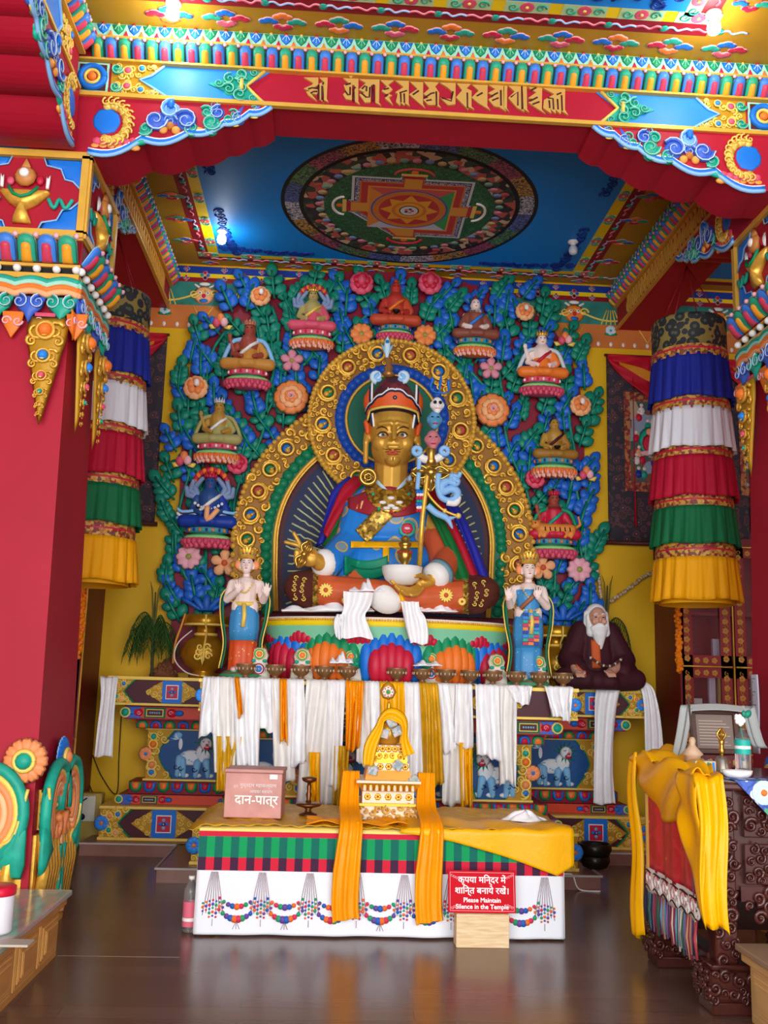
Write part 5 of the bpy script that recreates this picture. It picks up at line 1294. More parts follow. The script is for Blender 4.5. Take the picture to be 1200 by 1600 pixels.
def tree(s_, label):
    base = at(322, 955, 9.1) if s_ < 0 else at(880, 970, 9.1)
    t = thing('carved_tree', label, 'tree', (base.x, 9.15, base.z))
    mir = lambda p: (p.x if s_ < 0 else 2*XC-p.x, p.z)
    ST = [[(322,950),(290,900),(275,850),(282,790),(296,740),(300,690),(312,640),(318,590),(335,545),(352,520)],
          [(322,950),(345,890),(368,850),(366,790),(380,740),(402,700),(415,660),(418,620),(428,580),(435,520),(425,480)],
          [(322,950),(322,860)], [(335,740),(337,715)], [(385,640),(385,598)], [(415,650),(445,600),(485,560),(486,540)], [(445,590),(455,520),(450,470)], [(490,560),(530,520),(530,480),(545,450)], [(545,520),(585,480),(600,440)]]
    b = MB(); b.M = wall(0, 9.2, 0)
    for S_ in ST: b.tube([(q.x, q.y, .02) for q in L2([mir(at(x, y, 9.2)) for x, y in S_], 5)], .017, LEAFG, 6)
    b.obj('stem', t)
    # blue calyx where the tree rises from its vase
    b = MB(); b.M = wall(base.x, 9.12, base.z)
    for k in range(-2, 3): b.dome([(-.03+.02*k, 0), (.1*k-.04, .13-.015*abs(k)), (.12*k, .17-.02*abs(k)), (.1*k+.04, .13-.015*abs(k)), (.03+.02*k, 0)], .01*(2-abs(k)), .03, LEAFB, 3)
    b.obj('calyx', t)
    R = random.Random(11); pts = []
    inb = lambda x, z: (2*XC-x if x > XC else x) > -2.08
    def inside(x, z):
        q = x if x < XC else 2*XC-x
        # inside the board's arch, with leaf tips a little over its edge
        lim = -1.97 if z < 4.3 else -1.97+.55*((z-4.3)/1.15)**1.6
        if z > 5.48 or z < 2.05: return False
        if q < lim-.06 or (z < 2.5 and q > -1.5): return False
        if (x-NC.x)**2+(z-NC.z)**2 < (NR+.05)**2: return False
        dz = z-AC.z
        if dz > 0 and (x-AC.x)**2/(AX+.06)**2+dz*dz/(AZ+.06)**2 < 1: return False
        if dz <= 0 and abs(x-AC.x) < AX+.08: return False
        return True
    rng = sorted((base.x-.35*1, XC)) if False else ((-2.1, XC) if s_ < 0 else (XC, 2.16))
    n = 0
    for _ in range(6000):
        x, z = R.uniform(*rng), R.uniform(2.05, 5.5)
        if not inside(x, z) or any((x-o[0])**2+(z-o[1])**2 < .15**2 for o in pts): continue
        k = len(pts); pts.append((x, z))
        if n >= 98: break
        out = (-1 if x < XC else 1)
        a = R.uniform(-.2, .75)*out if z < 4.8 else R.uniform(-.5, .8)*out
        me = SPR[(k*7+int(x*9)+int(z*8)) % 4]
        o = bpy.data.objects.new('leaf_spray', me); COL.objects.link(o); o.parent = t
        o.location = Vector((x-.03*sin(a), 9.2-R.uniform(0, .035), z-.1))-t.location
        o.rotation_euler = (pi/2, a, 0); sc = R.uniform(1.2, 1.5); o.scale = (sc, sc, sc); n += 1
    FL = ((565,443,21,'peony','red peony nearest the crown deity'),(407,463,18,'side','orange blossom at the outer top'),(565,522,20,'six','orange pointed flower on the halo edge'),(456,564,19,'star','pink five-petalled flower'),(455,621,29,'rose','large orange rose'),(306,606,21,'side','orange blossom on the outer edge'),(345,505,17,'buds','upper cluster of pink buds'),(288,720,17,'buds','lower cluster of pink buds'),(371,725,18,'peony','pink peony beside the gilded arch'),(295,870,21,'white','white and pink flower above the vase'),(351,880,22,'peach','peach flower behind the attendant')) if s_ < 0 else \
         ((672,443,21,'peony','red peony nearest the crown deity'),(820,487,17,'side','orange blossom at the outer top'),(664,524,20,'six','orange pointed flower on the halo edge'),(767,576,19,'star','pink five-petalled flower'),(769,641,29,'rose','large orange rose'),(907,634,19,'side','orange blossom on the outer edge'),(882,532,16,'buds','upper cluster of pink buds'),(915,742,16,'buds','lower cluster of pink buds'),(836,748,17,'peony','pink peony beside the gilded arch'),(905,890,21,'white','white and pink flower above the vase'),(848,887,21,'peach','peach flower behind the attendant'))
    for px, py, r, k, lb in FL: flower_part(t, k, px, py, r*.0061, lb)
    return t
tree(-1, 'carved tree of blue and green leaves with blossoms rising from the left gold vase')
tree(1, 'carved tree of blue and green leaves with blossoms rising from the right gold vase')
# ---- small deities on lotus seats
def lotus_seat(t, x, y, z0, w, up, low, band):
    """two-tiered lotus: pleated upper band, green lip, petals below"""
    h = w*.46; r = w*.5; D = .5
    b = MB(); b.lathe([(r*.35, 0), (r*.75, h*.05), (r*.98, h*.25), (r, h*.42), (r*.9, h*.44)], low[0], 28, (x, y, z0), 1, D)
    for row, (zc, rr, n) in enumerate(((.27, 1.0, 13), (.13, .86, 11))):
        for i in range(n):
            a = pi+pi*(i+.5*(row % 2))/(n-1)
            if low[2] == 'round': b.ell((x+r*rr*cos(a), y+r*rr*D*sin(a), z0+h*zc), (w*.06, w*.05, h*.17), low[row % 2] if row else low[0], 8, 6)
            else: b.ell((x+r*rr*cos(a), y+r*rr*D*sin(a), z0+h*zc), (w*.042, w*.04, h*.18), low[row % 2], 8, 6); b.ell((x+r*rr*.99*cos(a+.1), y+r*rr*D*.99*sin(a+.1), z0+h*(zc-.09)), (w*.03, w*.03, h*.12), LPINK, 6, 5)
    b.obj('lotus_petals', t)
    b = MB(); b.lathe([(r*.95, h*.42), (r*.98, h*.5), (r*.86, h*.58), (r*.5, h*.6)], LGREEN, 28, (x, y, z0), 1, D); b.lathe([(r*.7, h*.56), (r*.72, h*.68), (r*.7, h*.7)], DGREEN, 24, (x, y, z0), 1, D); b.obj('green_lip', t)
    b = MB(); b.lathe([(r*.78, h*.68), (r*.88, h*.72), (r*.9, h*.88), (r*.86, h*.94), (r*.4, h*.95)], up[0], 28, (x, y, z0), 1, D)
    for i in range(11):
        a = pi+pi*i/10
        b.ell((x+r*.89*cos(a), y+r*.89*D*sin(a), z0+h*.8), (w*.03, w*.03, h*.09), up[1] if i % 2 else up[2], 8, 5)
    b.obj('upper_band', t)
    return z0+h*.95
def deity(px, ytop, ybot, w_px, label, skinm, robe, hair, up, low, crown=None, extra=None):
    p = at(px, ybot, 9.0); k = .0061; w = w_px*k; q = at(px, ytop, 9.0)
    t = thing('deity_statuette', label, 'statuette', (p.x, 9.05, p.z)); x, y = p.x, 9.05
    zs = lotus_seat(t, x, y, p.z, w, up, low, None); H = (q.z-zs); s = H/1.0
    b = MB()
    hd = (x, y-.03*s, zs+.82*s)
    b.ell(hd, (.105*s, .11*s, .14*s), skinm, 14, 10); b.caps((x, y, zs+.6*s), (x, y-.01, zs+.72*s), .06*s, .055*s, skinm)
    b.ell((x, y-.13*s, zs+.805*s), (.022*s, .03*s, .03*s), skinm, 8, 6)
    b.caps((x, y, zs+.2*s), (x, y, zs+.55*s), .15*s, .2*s, skinm)
    for e in (-1, 1):
        b.ell((x+e*.105*s, y, zs+.8*s), (.02*s, .03*s, .05*s), skinm, 8, 6)
        b.chain([(x+e*.22*s, y, zs+.55*s), (x+e*.3*s, y-.03*s, zs+.33*s), (x+e*.12*s, y-.2*s, zs+.24*s)], [.075*s, .06*s, .045*s], skinm)
        b.chain([(x+e*.12*s, y, zs+.12*s), (x+e*.42*s, y-.14*s, zs+.09*s), (x-e*.1*s, y-.26*s, zs+.07*s)], [.12*s, .1*s, .07*s], skinm)
    skin(b, .011, skinm).obj('body', t)
    # robe over the legs and one shoulder
    b = MB()
    for e in (-1, 1): b.chain([(x+e*.12*s, y, zs+.12*s), (x+e*.42*s, y-.14*s, zs+.09*s), (x-e*.1*s, y-.25*s, zs+.08*s)], [.145*s, .12*s, .085*s], robe[0])
    b.caps((x, y, zs+.15*s), (x, y, zs+.4*s), .19*s, .18*s, robe[0]); b.caps((x+.2*s, y, zs+.54*s), (x+.31*s, y-.03*s, zs+.33*s), .09*s, .08*s, robe[0])
    if robe[2]: b.caps((x-.2*s, y, zs+.54*s), (x-.31*s, y-.03*s, zs+.33*s), .09*s, .08*s, robe[0]); b.caps((x, y, zs+.4*s), (x, y, zs+.55*s), .18*s, .2*s, robe[0])
    skin(b, .011, robe[0]).obj('robe', t)
    b = MB(); b.tube([(x+.2*s, y-.05*s, zs+.6*s), (x+.05*s, y-.2*s, zs+.45*s), (x-.14*s, y-.19*s, zs+.28*s)], .035*s, robe[1]); b.obj('sash', t)
    b = MB(); b.ell((x, y+.03*s, zs+.88*s), (.11*s, .1*s, .1*s), hair, 12, 8); b.ell((x, y+.02*s, zs+1.0*s), (.05*s, .05*s, .06*s), hair, 10, 6); b.obj('hair', t)
    b = MB()
    for e in (-1, 1): b.ell((x+e*.04*s, y-.128*s, zs+.84*s), (.02*s, .012*s, .01*s), BLACK, 8, 5)
    b.ell((x, y-.13*s, zs+.755*s), (.026*s, .014*s, .01*s), CRIM, 8, 5); b.obj('painted_face', t)
    if crown:
        b = MB()
        for i in range(5):
            a = pi+pi*(i+.5)/5; b.M = frame((x+.1*s*cos(a), y-.02*s+.1*s*sin(a), zs+.9*s), (-sin(a), cos(a), 0), (0, 0, 1)); b.dome([(-.035*s, 0), (-.03*s, .06*s), (0, .13*s), (.03*s, .06*s), (.035*s, 0)], 0, .02*s, crown, 2); b.gem((0, .05*s), .012*s, CRIM, None, .02*s)
        b.M = None; b.obj('crown', t)
    if extra: extra(t, x, y, zs, s)
    return t
JB = (mat('seat_teal', '#3f8f9a', .5), DBLUE, ORANGE); PW = (PINK, WHITE, CRIM)
PKL = (mat('lotus_rose', '#cf4a68', .45), PINK, 'round'); ORL = (mat('lotus_orange', '#ea7a3a', .45), PEACH, 'point')
def ex_bowl(t, x, y, z, s):
    b = MB(); b.lathe([(.03*s, 0), (.08*s, .05*s), (.08*s, .07*s), (.02*s, .05*s)], BLACK, 14, (x, y-.3*s, z+.17*s)); b.obj('alms_bowl', t)
def ex_scarf(c1, c2, wh=True):
    def f(t, x, y, z, s):
        for e in (-1, 1):
            b = MB(); b.tube(L2([(x+e*.1*s, y-.05*s, z+.62*s), (x+e*.3*s, y-.1*s, z+.55*s), (x+e*.42*s, y-.05*s, z+.35*s), (x+e*.5*s, y-.02*s, z+.12*s)], 4), .045*s, c1); b.obj('shawl', t)
        b = MB(); b.chain([(x-.28*s, y-.05*s, z+.36*s), (x-.36*s, y-.12*s, z+.58*s)], [.05*s, .04*s], c2); b.ell((x-.37*s, y-.13*s, z+.64*s), (.045*s, .03*s, .06*s), c2); b.obj('raised_hand', t)
    return f
def ex_arms(t, x, y, z, s):
    for e in (-1, 1):
        for k in range(3):
            b = MB(); a = .2+.5*k
            b.chain([(x+e*.2*s, y, z+.55*s), (x+e*(.2+.2*cos(a))*s, y, z+(.55+.2*sin(a))*s), (x+e*(.12+.34*cos(a+.3))*s, y-.06*s, z+(.55+.34*sin(a+.3))*s)], [.06*s, .05*s, .04*s], mat('dusk_blue', '#7f93b8', .45)); b.obj('arm', t)
    b = MB()
    for k in range(15):
        a = pi*k/14; b.ell((x+.3*s*cos(a), y+.05*s, z+.8*s+.28*s*sin(a)), (.05*s, .03*s, .06*s), ORANGE if k % 2 else CRIM, 8, 5)
    b.obj('flame_halo', t)
def ex_wrath(t, x, y, z, s):
    ex_arms(t, x, y, z, s)
    b = MB()
    for k in range(9): b.ell((x+(-.24+.06*k)*s, y-.14*s, z+.42*s-.1*s*sin(pi*k/8)), .03*s, WHITE, 8, 5)
    b.obj('bone_garland', t)
    b = MB()
    for e in (-1, 1):
        for k in range(3): b.tube(L2([(x+e*.2*s, y-.1*s, z+.3*s-.08*k*s), (x+e*.45*s, y-.12*s, z+.26*s-.08*k*s), (x+e*.55*s, y-.1*s, z+.32*s-.08*k*s)], 3), .03*s, WHITE if k % 2 else LBLUE)
    b.tube(L2([(x, y-.25*s, z+.35*s), (x+.02*s, y-.3*s, z+.1*s), (x+.2*s, y-.3*s, z+.3*s)], 4), .05*s, PEACH); b.obj('flying_scarves', t)
def ex_tiger(t, x, y, z, s):
    TG = mat('tiger_orange', '#e08a3a', .5); b = MB()
    b.chain([(x-.3*s, y-.22*s, z+.17*s), (x+.3*s, y-.22*s, z+.18*s)], [.12*s, .11*s], TG); b.ell((x-.42*s, y-.28*s, z+.24*s), (.1*s, .1*s, .1*s), TG); b.ell((x-.48*s, y-.33*s, z+.2*s), (.06*s, .05*s, .05*s), TG)
    for u in (-.3, -.2, .22, .34): b.chain([(x+u*s, y-.24*s, z+.14*s), (x+(u-.05)*s, y-.27*s, z+.02*s)], [.055*s, .04*s], TG)
    b.chain([(x+.36*s, y-.2*s, z+.2*s), (x+.5*s, y-.2*s, z+.28*s), (x+.46*s, y-.2*s, z+.45*s)], [.035*s, .03*s, .025*s], TG)
    for e in (-.07, .07): b.ell((x-.42*s+e*s, y-.27*s, z+.33*s), .03*s, TG)
    tg = skin(b, .011, TG).obj('tiger', t)
    b = MB()
    for k in range(6): b.tube([(x-.25*s+.1*k*s, y-.34*s, z+.2*s), (x-.24*s+.1*k*s, y-.345*s, z+.12*s)], .012*s, BLACK, 5)
    b.ell((x-.45*s, y-.37*s, z+.27*s), .015*s, BLACK); b.obj('stripes', tg)
    ex_scarf(GREEN, mat('ruddy', '#a04a38', .5))(t, x, y, z, s)
deity(617,436,530,56,'red buddha seated on the topmost lotus under the wall frieze', mat('red_skin','#b8352c',.5), (mat('red_robe','#c24a2c',.5),ORANGE,False), mat('red_skin','#b8352c'), JB, PKL, None, ex_bowl)
deity(486,448,543,68,'dark many-armed deity on an orange lotus beside the upper red peony', mat('olive_skin','#b0a060',.5), (PINK,YGOLD,False), NAVY, PW, ORL, GOLD, ex_arms)
deity(743,462,555,66,'white-faced monk in brown and blue robe on a blue-jewelled orange lotus', FLESHW, (mat('brown_robe','#8a4a3a',.5),SKYB,True), DRED, JB, ORL)
deity(385,500,606,70,'red-faced crowned deity in blue shawl on a pink lotus', mat('ruddy','#a04a38',.5), (mat('gold_robe','#c98a3a',.5),WHITE,False), mat('ruddy','#a04a38'), PW, PKL, mat('rose_gold','#c07a5a',.4), ex_scarf(LBLUE, mat('ruddy','#a04a38')))
deity(848,517,617,68,'white crowned deity with orange bodice and silver shawl on a pink lotus', FLESHW, (ORANGE,CRIM,False), BLACK, PW, PKL, GOLD, ex_scarf(mat('silver_shawl','#c8d4dc',.4), FLESHW))
deity(337,622,722,68,'olive-gold deity with white crossed sash on an orange lotus', mat('gold_skin','#b58a3a',.45), (mat('olive_robe','#a8a060',.5),WHITE,False), BROWN, PW, ORL, mat('silver_shawl','#c8d4dc'), ex_scarf(mat('olive_robe','#a8a060'), mat('gold_skin','#b58a3a')))
deity(868,650,745,70,'gold buddha in earth-touching pose on a blue-jewelled orange lotus', mat('gold_skin','#b58a3a',.45), (mat('ochre_robe','#a0722c',.5),MAROON,False), NAVY, JB, ORL, None, ex_bowl)
deity(322,738,856,74,'dark blue wrathful deity with bone ornaments on the lowest lotus above the vase', mat('wrath_blue','#2a4f8a',.5), (DBLUE,WHITE,False), ORANGE, JB, PKL, CRIM, ex_wrath)
deity(867,766,872,70,'red-faced deity riding a tiger on the lowest lotus above the vase', mat('ruddy','#a04a38',.5), (CRIM,TEAL,True), BLACK, JB, PKL, CRIM, ex_tiger)
# ---- gold vases
def vase(px, py, Y, label):
    p = at(px, py, Y); x, y, z = p.x, Y, 1.494
    t = thing('gold_vase', label, 'vase', (x, y, z)); VG = mat('vase_gold', '#b8861c', .3, .6, var=.1, scale=6)
    b = MB(); b.lathe([(.13, 0), (.14, .02), (.1, .05), (.11, .07), (.17, .11), (.215, .19), (.215, .25), (.18, .32), (.11, .37), (.09, .39), (.085, .44), (.1, .46), (.19, .47), (.2, .485), (.2, .56), (.17, .57), (.1, .565)], VG, 32, (x, y, z)); b.obj('vase_body', t)
    b = MB(); b.torus((x, y, z+.39), .095, .014, YGOLD, 20, 6); b.torus((x, y, z+.475), .195, .012, YGOLD, 24, 6); b.obj('gilt_rings', t)
    b = MB(); b.tube([(x+.02, y-.21, z+.56), (x+.02, y-.205, z+.47), (x+.02, y-.11, z+.42), (x+.02, y-.13, z+.36), (x+.02, y-.22, z+.27), (x+.02, y-.225, z+.16), (x+.0, y-.18, z+.1)], [.028, .025, .022, .025, .03, .03, .006], YGOLD, 6, flat=.4)
    b.M = wall(x+.01, y-.205, z+.25)
    for e in (-1, 1):
        for k in range(3): b.scroll((e*(.03+.01*k), .02-.04*k), .035, 1.3, 0, e, .012, YGOLD, .01)
    b.dome([(-.03, -.05), (0, -.15), (.03, -.05)], 0, .03, YGOLD, 2); b.M = None
    b.obj('leaf_relief', t)
    b = MB(); b.tube(L2([(x-.19, y-.05, z+.57), (x-.22, y-.06, z+.45), (x-.26, y-.07, z+.3), (x-.27, y-.07, z+.12)], 5), .022, mat('ribbon_orange', '#d8902c', .45), 6, flat=.5); b.obj('ribbon', t)
vase(318, 1055, 8.93, 'round gold vase on the altar wing beside the red board and yellow wall')
vase(868, 1065, 9.02, 'gold vase half hidden behind the white-bearded figure')
# ------------------------------------------------------------------ lotus throne
from mathutils.bvhtree import BVHTree
def throne():
    cx, cy, rx, ry, z0, z1 = .06, 8.52, 1.1, .6, 1.494, 2.03
    t = thing('lotus_throne', 'wide painted lotus throne with blue, green and orange petals under the golden statue', 'throne', (cx, cy, z0))
    b = MB(); b.lathe([(.86, 0), (.9, .1), (.96, .3), (1.0, .45), (1.005, .47)], mat('throne_green', '#7fc9a0', .5), 72, (cx, cy, z0), rx, ry); b.obj('throne_body', t)
    b = MB(); b.lathe([(1.0, .455), (1.008, .46), (1.01, .495), (1.0, .5)], YEL, 72, (cx, cy, z0), rx, ry, False); b.obj('yellow_band', t)
    b = MB(); b.lathe([(1.0, .5), (1.012, .505), (1.012, .53), (.9, .536), (.2, .537)], mat('cream_rim', '#f3e3cf', .5), 72, (cx, cy, z0), rx, ry)
    for i in range(150):
        a = pi+pi*i/149; b.ell((cx+rx*1.01*cos(a), cy+ry*1.01*sin(a), z0+.508), .011, GOLD, 6, 4)
    b.obj('beaded_rim', t)
    def surf(phi, u, z, off):
        R_ = sqrt((rx*cos(phi))**2+(ry*sin(phi))**2); q = phi+u/R_
        k = .87+.3*(z-z0)/.55*.45
        return (cx+(rx*k+off)*sin(q), cy-(ry*k+off)*cos(q), z)
    def lobes(phi, n, du, top, fall, m, off, wid, bot=z0):
        b = MB()
        for j in range(n):
            q = j-(n-1)/2; zt = top-fall*.8*abs(q)**1.7
            c = surf(phi, q*du, (zt+bot)/2, off+.012*(1-abs(q)/n)); b.ell(c, (wid, wid, (zt-bot)/2), m, 10, 8)
        return b
    for i in range(-3, 4):
        phi = radians(31*i); m1, m2 = ((BLUE, CRIM), (GREEN, ORANGE))[abs(i) % 2]
        if abs(i) == 3: pass
        lobes(phi, 7, .074, z0+.475, .019, m1, -.02, .066).obj('outer_petal', t)
        o = lobes(phi, 5, .068, z0+.335, .022, m2, .035, .066).obj('inner_petal', t)
        if i < 3: lobes(phi+radians(15.5), 5, .042, z0+.455, .022, CRIM, -.03, .045, z0+.3).obj('bud_petal', t)
throne()
# ------------------------------------------------------------------ the seated golden statue
SY = 8.45
def P(px, py, Y=SY): return at(px, py, Y)
SG = mat('statue_gold', '#d2a040', .4, .35, var=.05, scale=6)
def hitfn(b):
    tr = BVHTree.FromPolygons([Vector(v) for v in b.v], [f for f in b.f])
    def hit(px, py, fb=SY):
        d = ray(px, py).normalized(); h = tr.ray_cast(CAM, d)
        if h[0] is None: return at(px, py, fb), Vector((0, -1, 0))
        n = h[1]
        if n.dot(d) > 0: n = -n
        return h[0], n
    return hit
def patch(b, hit, fn, nu, nv, m, off=.012, fb=SY, th=.006):
    def f(u, v):
        x, y = fn(u, v); p, n = hit(x, y, fb); d = ray(x, y).normalized(); return p-d*off
    b.sheet(f, nu, nv, m, th)
def finger(b, pts, r, m=None):
    b.chain(pts, [r*1.05, r, r*.9, r*.75][:len(pts)] if len(pts) <= 4 else [r]*len(pts), m or SG, 10)
def statue():
    hc = P(613, 683, 8.38)
    t = thing('seated_statue', 'large golden seated statue with pointed red hat and blue robe on the lotus throne', 'statue', (.06, 8.5, 2.03))
    H = lambda x, y, z: (hc.x+x, hc.y+y, hc.z+z)
    # --- body: head, neck, chest, both hands as one skin
    b = MB()
    b.ell(H(0, .03, .08), (.215, .235, .28), SG, 24, 16); b.ell(H(0, -.0, -.1), (.188, .212, .21), SG, 24, 14); b.ell(H(0, -.125, -.235), (.07, .07, .06), SG, 14, 10)
    for e in (-1, 1):
        b.ell(H(e*.098, -.115, -.085), (.085, .075, .085), SG, 14, 10)                       # cheeks
        b.caps(H(e*.025, -.205, .075), H(e*.125, -.165, .07), .022, .02, SG)           # brow ridge
        b.ell(H(e*.024, -.215, -.078), (.017, .022, .015), SG, 10, 8)
        b.caps(H(e*.216, .03, .03), H(e*.235, .0, -.06), .04, .03, SG); b.caps(H(e*.235, 0, -.06), H(e*.235, -.01, -.24), .026, .024, SG)
    b.caps(H(0, -.195, .075), H(0, -.25, -.06), .02, .024, SG); b.ell(H(0, -.255, -.072), (.023, .026, .02), SG, 12, 8)
    b.caps(H(-.035, -.2, -.14), H(.035, -.2, -.14), .018, .018, SG)
    b.caps(H(0, .05, -.2), H(0, .06, -.5), .15, .155, SG); b.ell(P(608, 810, 8.5), (.36, .2, .3), SG, 20, 12); b.ell(P(607, 890, 8.5), (.38, .22, .26), SG, 20, 12)
    # right arm and hand, raised to the side
    b.chain([P(566, 795, 8.47), P(545, 858, 8.33), P(500, 880, 8.02)], [.1, .09, .07], SG)
    W = P(497, 876, 8.0)
    b.ell(P(484, 872, 7.96), (.085, .05, .075), SG, 14, 10); b.caps(W, P(486, 872, 7.97), .062, .06, SG)
    finger(b, [P(480, 862, 7.94), P(470, 852, 7.92), P(459, 833, 7.92)], .02)
    finger(b, [P(474, 858, 7.93), P(462, 851, 7.91), P(446, 847, 7.92)], .019)
    finger(b, [P(474, 864, 7.92), P(463, 862, 7.87), P(462, 877, 7.88)], .021)
    finger(b, [P(480, 866, 7.92), P(471, 862, 7.86), P(472, 877, 7.87)], .021)
    finger(b, [P(492, 862, 7.93), P(484, 857, 7.88), P(477, 866, 7.87)], .022)
    # left arm, hand cupped under the bowl
    b.chain([P(660, 800, 8.47), P(705, 868, 8.33), P(678, 902, 8.0)], [.1, .09, .075], SG)
    b.ell(P(662, 910, 7.95), (.1, .07, .055), SG, 14, 10)
    finger(b, [P(655, 915, 7.93), P(640, 921, 7.84), P(622, 917, 7.8), P(612, 908, 7.78)], .021)
    finger(b, [P(654, 918, 7.9), P(640, 925, 7.82), P(626, 923, 7.78), P(618, 916, 7.76)], .021)
    finger(b, [P(656, 920, 7.88), P(645, 928, 7.81), P(634, 928, 7.77), P(628, 923, 7.75)], .02)
    finger(b, [P(660, 920, 7.87), P(652, 929, 7.81), P(643, 930, 7.78)], .018)
    finger(b, [P(668, 904, 7.9), P(658, 899, 7.8), P(648, 900, 7.76)], .022)
    body = skin(b, .0075, SG, 3); bo = body.obj('body', t)
    hitb = hitfn(body)
    # --- robe, sleeves, lap
    RB_ = pattern('blue_brocade', ['#7d96a6', '#c4a95a', '#1d7fd6'], 4.6, .5, 'voronoi', 0, stops=[0, .3, .36])
    b = MB()
    b.ell(P(608, 812, 8.47), (.38, .25, .33), RB_, 24, 14); b.ell(P(606, 882, 8.45), (.44, .3, .26), RB_, 24, 14)
    b.caps(P(575, 775, 8.48), P(558, 797, 8.47), .1, .13, RB_); b.caps(P(648, 775, 8.48), P(668, 797, 8.47), .1, .13, RB_)
    tor = skin(b, .013, RB_, 4)
    b2 = MB(); b2.chain([P(560, 797, 8.46), P(545, 850, 8.34), P(514, 880, 8.1)], [.13, .14, .125], RB_); b2.chain([P(550, 860, 8.32), P(532, 890, 8.2)], [.11, .09], RB_)
    sl = skin(b2, .013, RB_, 4); sl.obj('right_sleeve', t); tor.obj('robe', t)
    RO = pattern('orange_brocade', ['#e8b050', '#b5502c', '#c4562e'], 7, .5, 'voronoi', 0, stops=[0, .1, .2])
    b3 = MB(); b3.chain([P(668, 805, 8.5), P(704, 865, 8.34), P(690, 897, 8.06)], [.11, .13, .105], RO); b3.chain([P(678, 840, 8.4), P(694, 890, 8.25)], [.11, .12], RO)
    so = skin(b3, .013, RO, 4); so.obj('left_sleeve', t)
    allb = MB()
    for q in (body, tor, sl, so): allb.add(q.v, q.f, RED)
    hit = hitfn(allb)
    CH = mat('chest_red', '#9c2430', .5, var=.1, scale=9)
    b = MB()
    patch(b, hit, lambda u, v: (544+126*u, 760+20*abs(2*u-1)**1.5+(14+34*sin(pi*u))*v), 26, 12, CH, .012); b.obj('red_inner_robe', t)
    b = MB(); patch(b, hit, lambda u, v: (566-10*u+8*v, 765+30*u), 10, 3, PEACH, .02); b.obj('peach_border', t)
    GC_ = pattern('gold_brocade', ['#6d5520', '#b8902f', '#d9b64a', '#8a6a24'], 42, .4, 'cells', .3, .4)
    b = MB(); patch(b, hit, lambda u, v: (566+40*v-1+20*(u-.5)*1.0, 838-42*v+22*(u-.5)*.9), 6, 14, GC_, .025); b.obj('gold_sash', t)
    b = MB(); patch(b, hit, lambda u, v: (548+112*u, 846+10*v), 24, 3, YS, .02); patch(b, hit, lambda u, v: (598+10*v, 848+30*u), 12, 3, YS, .022); b.obj('yellow_belt', t)
    b = MB(); patch(b, hit, lambda u, v: (538+68*u, 868+8*sin(pi*u)+30*v), 16, 8, mat('skirt_green', '#0b8a66', .5), .03); patch(b, hit, lambda u, v: (545+60*u, 882+6*sin(pi*u)+2*v), 14, 2, DGREEN, .035); b.obj('green_sash', t)
    p, n = hit(636, 826)
    b = MB(); b.M = frame(p-ray(636, 826).normalized()*.015, (1, 0, 0), (0, 0, 1)); b.flower((0, 0), .075, 10, TEAL, None, 0, .15); b.flower((0, 0), .05, 8, CRIM, None, .008, .25, WHITE); b.blob((0, 0), (.03, .015), LPINK, .02, .4); b.obj('lotus_emblem', t)
    NG = pattern('necklace_gold', ['#b98524', '#dcae48', '#8a6018'], 36, .35, 'cells', .4, .5)
    b = MB()
    def neck(u, v):
        a = pi*u; r0, r1 = 26+16*v, 14+34*v
        return (611-(r0+4*v)*cos(a)*.9, 752+r1*sin(a)**1.0+2*v)
    patch(b, hit, neck, 30, 8, NG, .025); nk = b.obj('gold_collar', t)
    b = MB()
    for px, py in ((598, 785), (611, 790), (624, 785), (604, 794), (618, 794), (611, 778)):
        p, n = hit(px, py); b.ell(p-ray(px, py).normalized()*.035, (.035, .015, .016), WHITE, 8, 5)
    for px, py, m_ in ((583, 772, TEAL), (639, 772, TEAL), (611, 800, CRIM), (592, 795, TEAL), (631, 795, CRIM)):
        p, n = hit(px, py); b.ell(p-ray(px, py).normalized()*.035, .016, m_, 8, 5)
    b.obj('jewels', nk)
    b = MB(); patch(b, hit, lambda u, v: (582+30*u-3*v, 741+31*u+8*v*(1-u)), 12, 3, PBLUE, .02); patch(b, hit, lambda u, v: (641-29*u+3*v, 741+31*u+8*v*(1-u)), 12, 3, PBLUE, .02); b.obj('white_shirt_collar', t)
    # white cuffs
    b = MB(); b.lathe([(.1, 0), (.13, .03), (.135, .07), (.11, .09)], WHITE, 18); 
    for nm, a_, c_ in (('right', P(514, 880, 8.12), P(497, 880, 8.0)), ('left', P(688, 896, 8.05), P(672, 906, 7.96))):
        b = MB(); d = (c_-a_).normalized(); b.tube([a_, a_+d*.05, a_+d*.1, a_+d*.14], [.1, .122, .118, .085], WHITE, 20); b.tube([a_-d*.02, a_+d*.03], [.128, .13], mat('cuff_trim', '#6a8f9a', .5), 20); b.obj('white_cuff', t)
    # crossed legs under the robe
    RL = mat('robe_orange', '#c95a2c', .5, var=.12, scale=7)
    BRK = mat('brown_brocade', '#5a2a22', .55)
    b = MB()
    for e, kx, ky in ((-1, 470, 918), (1, 755, 926)):
        b.chain([P(607+e*20, 905, 8.5), P(kx+e*-14, ky-2, 8.2)], [.22, .155], RL); b.chain([P(kx, ky, 8.2), P(kx-e*40, ky+6, 8.06), P(612-e*6, ky+10, 7.98)], [.15, .14, .11], RL)
    b.caps(P(480, 930, 8.15), P(745, 938, 8.15), .12, .12, RL)
    vs, fs = fuse(b, .013, 4)
    def pick(c):
        px, py = pj(c)
        if px < 489 or px > 732: return ('k1' if px < 600 else 'k2'), BRK
        if px < 497 or px > 724: return ('k1' if px < 600 else 'k2'), GC_
        return 'robe_skirt', RL
    parts = split(vs, fs, pick); lg = MB(); lg.add(vs, fs, RL)
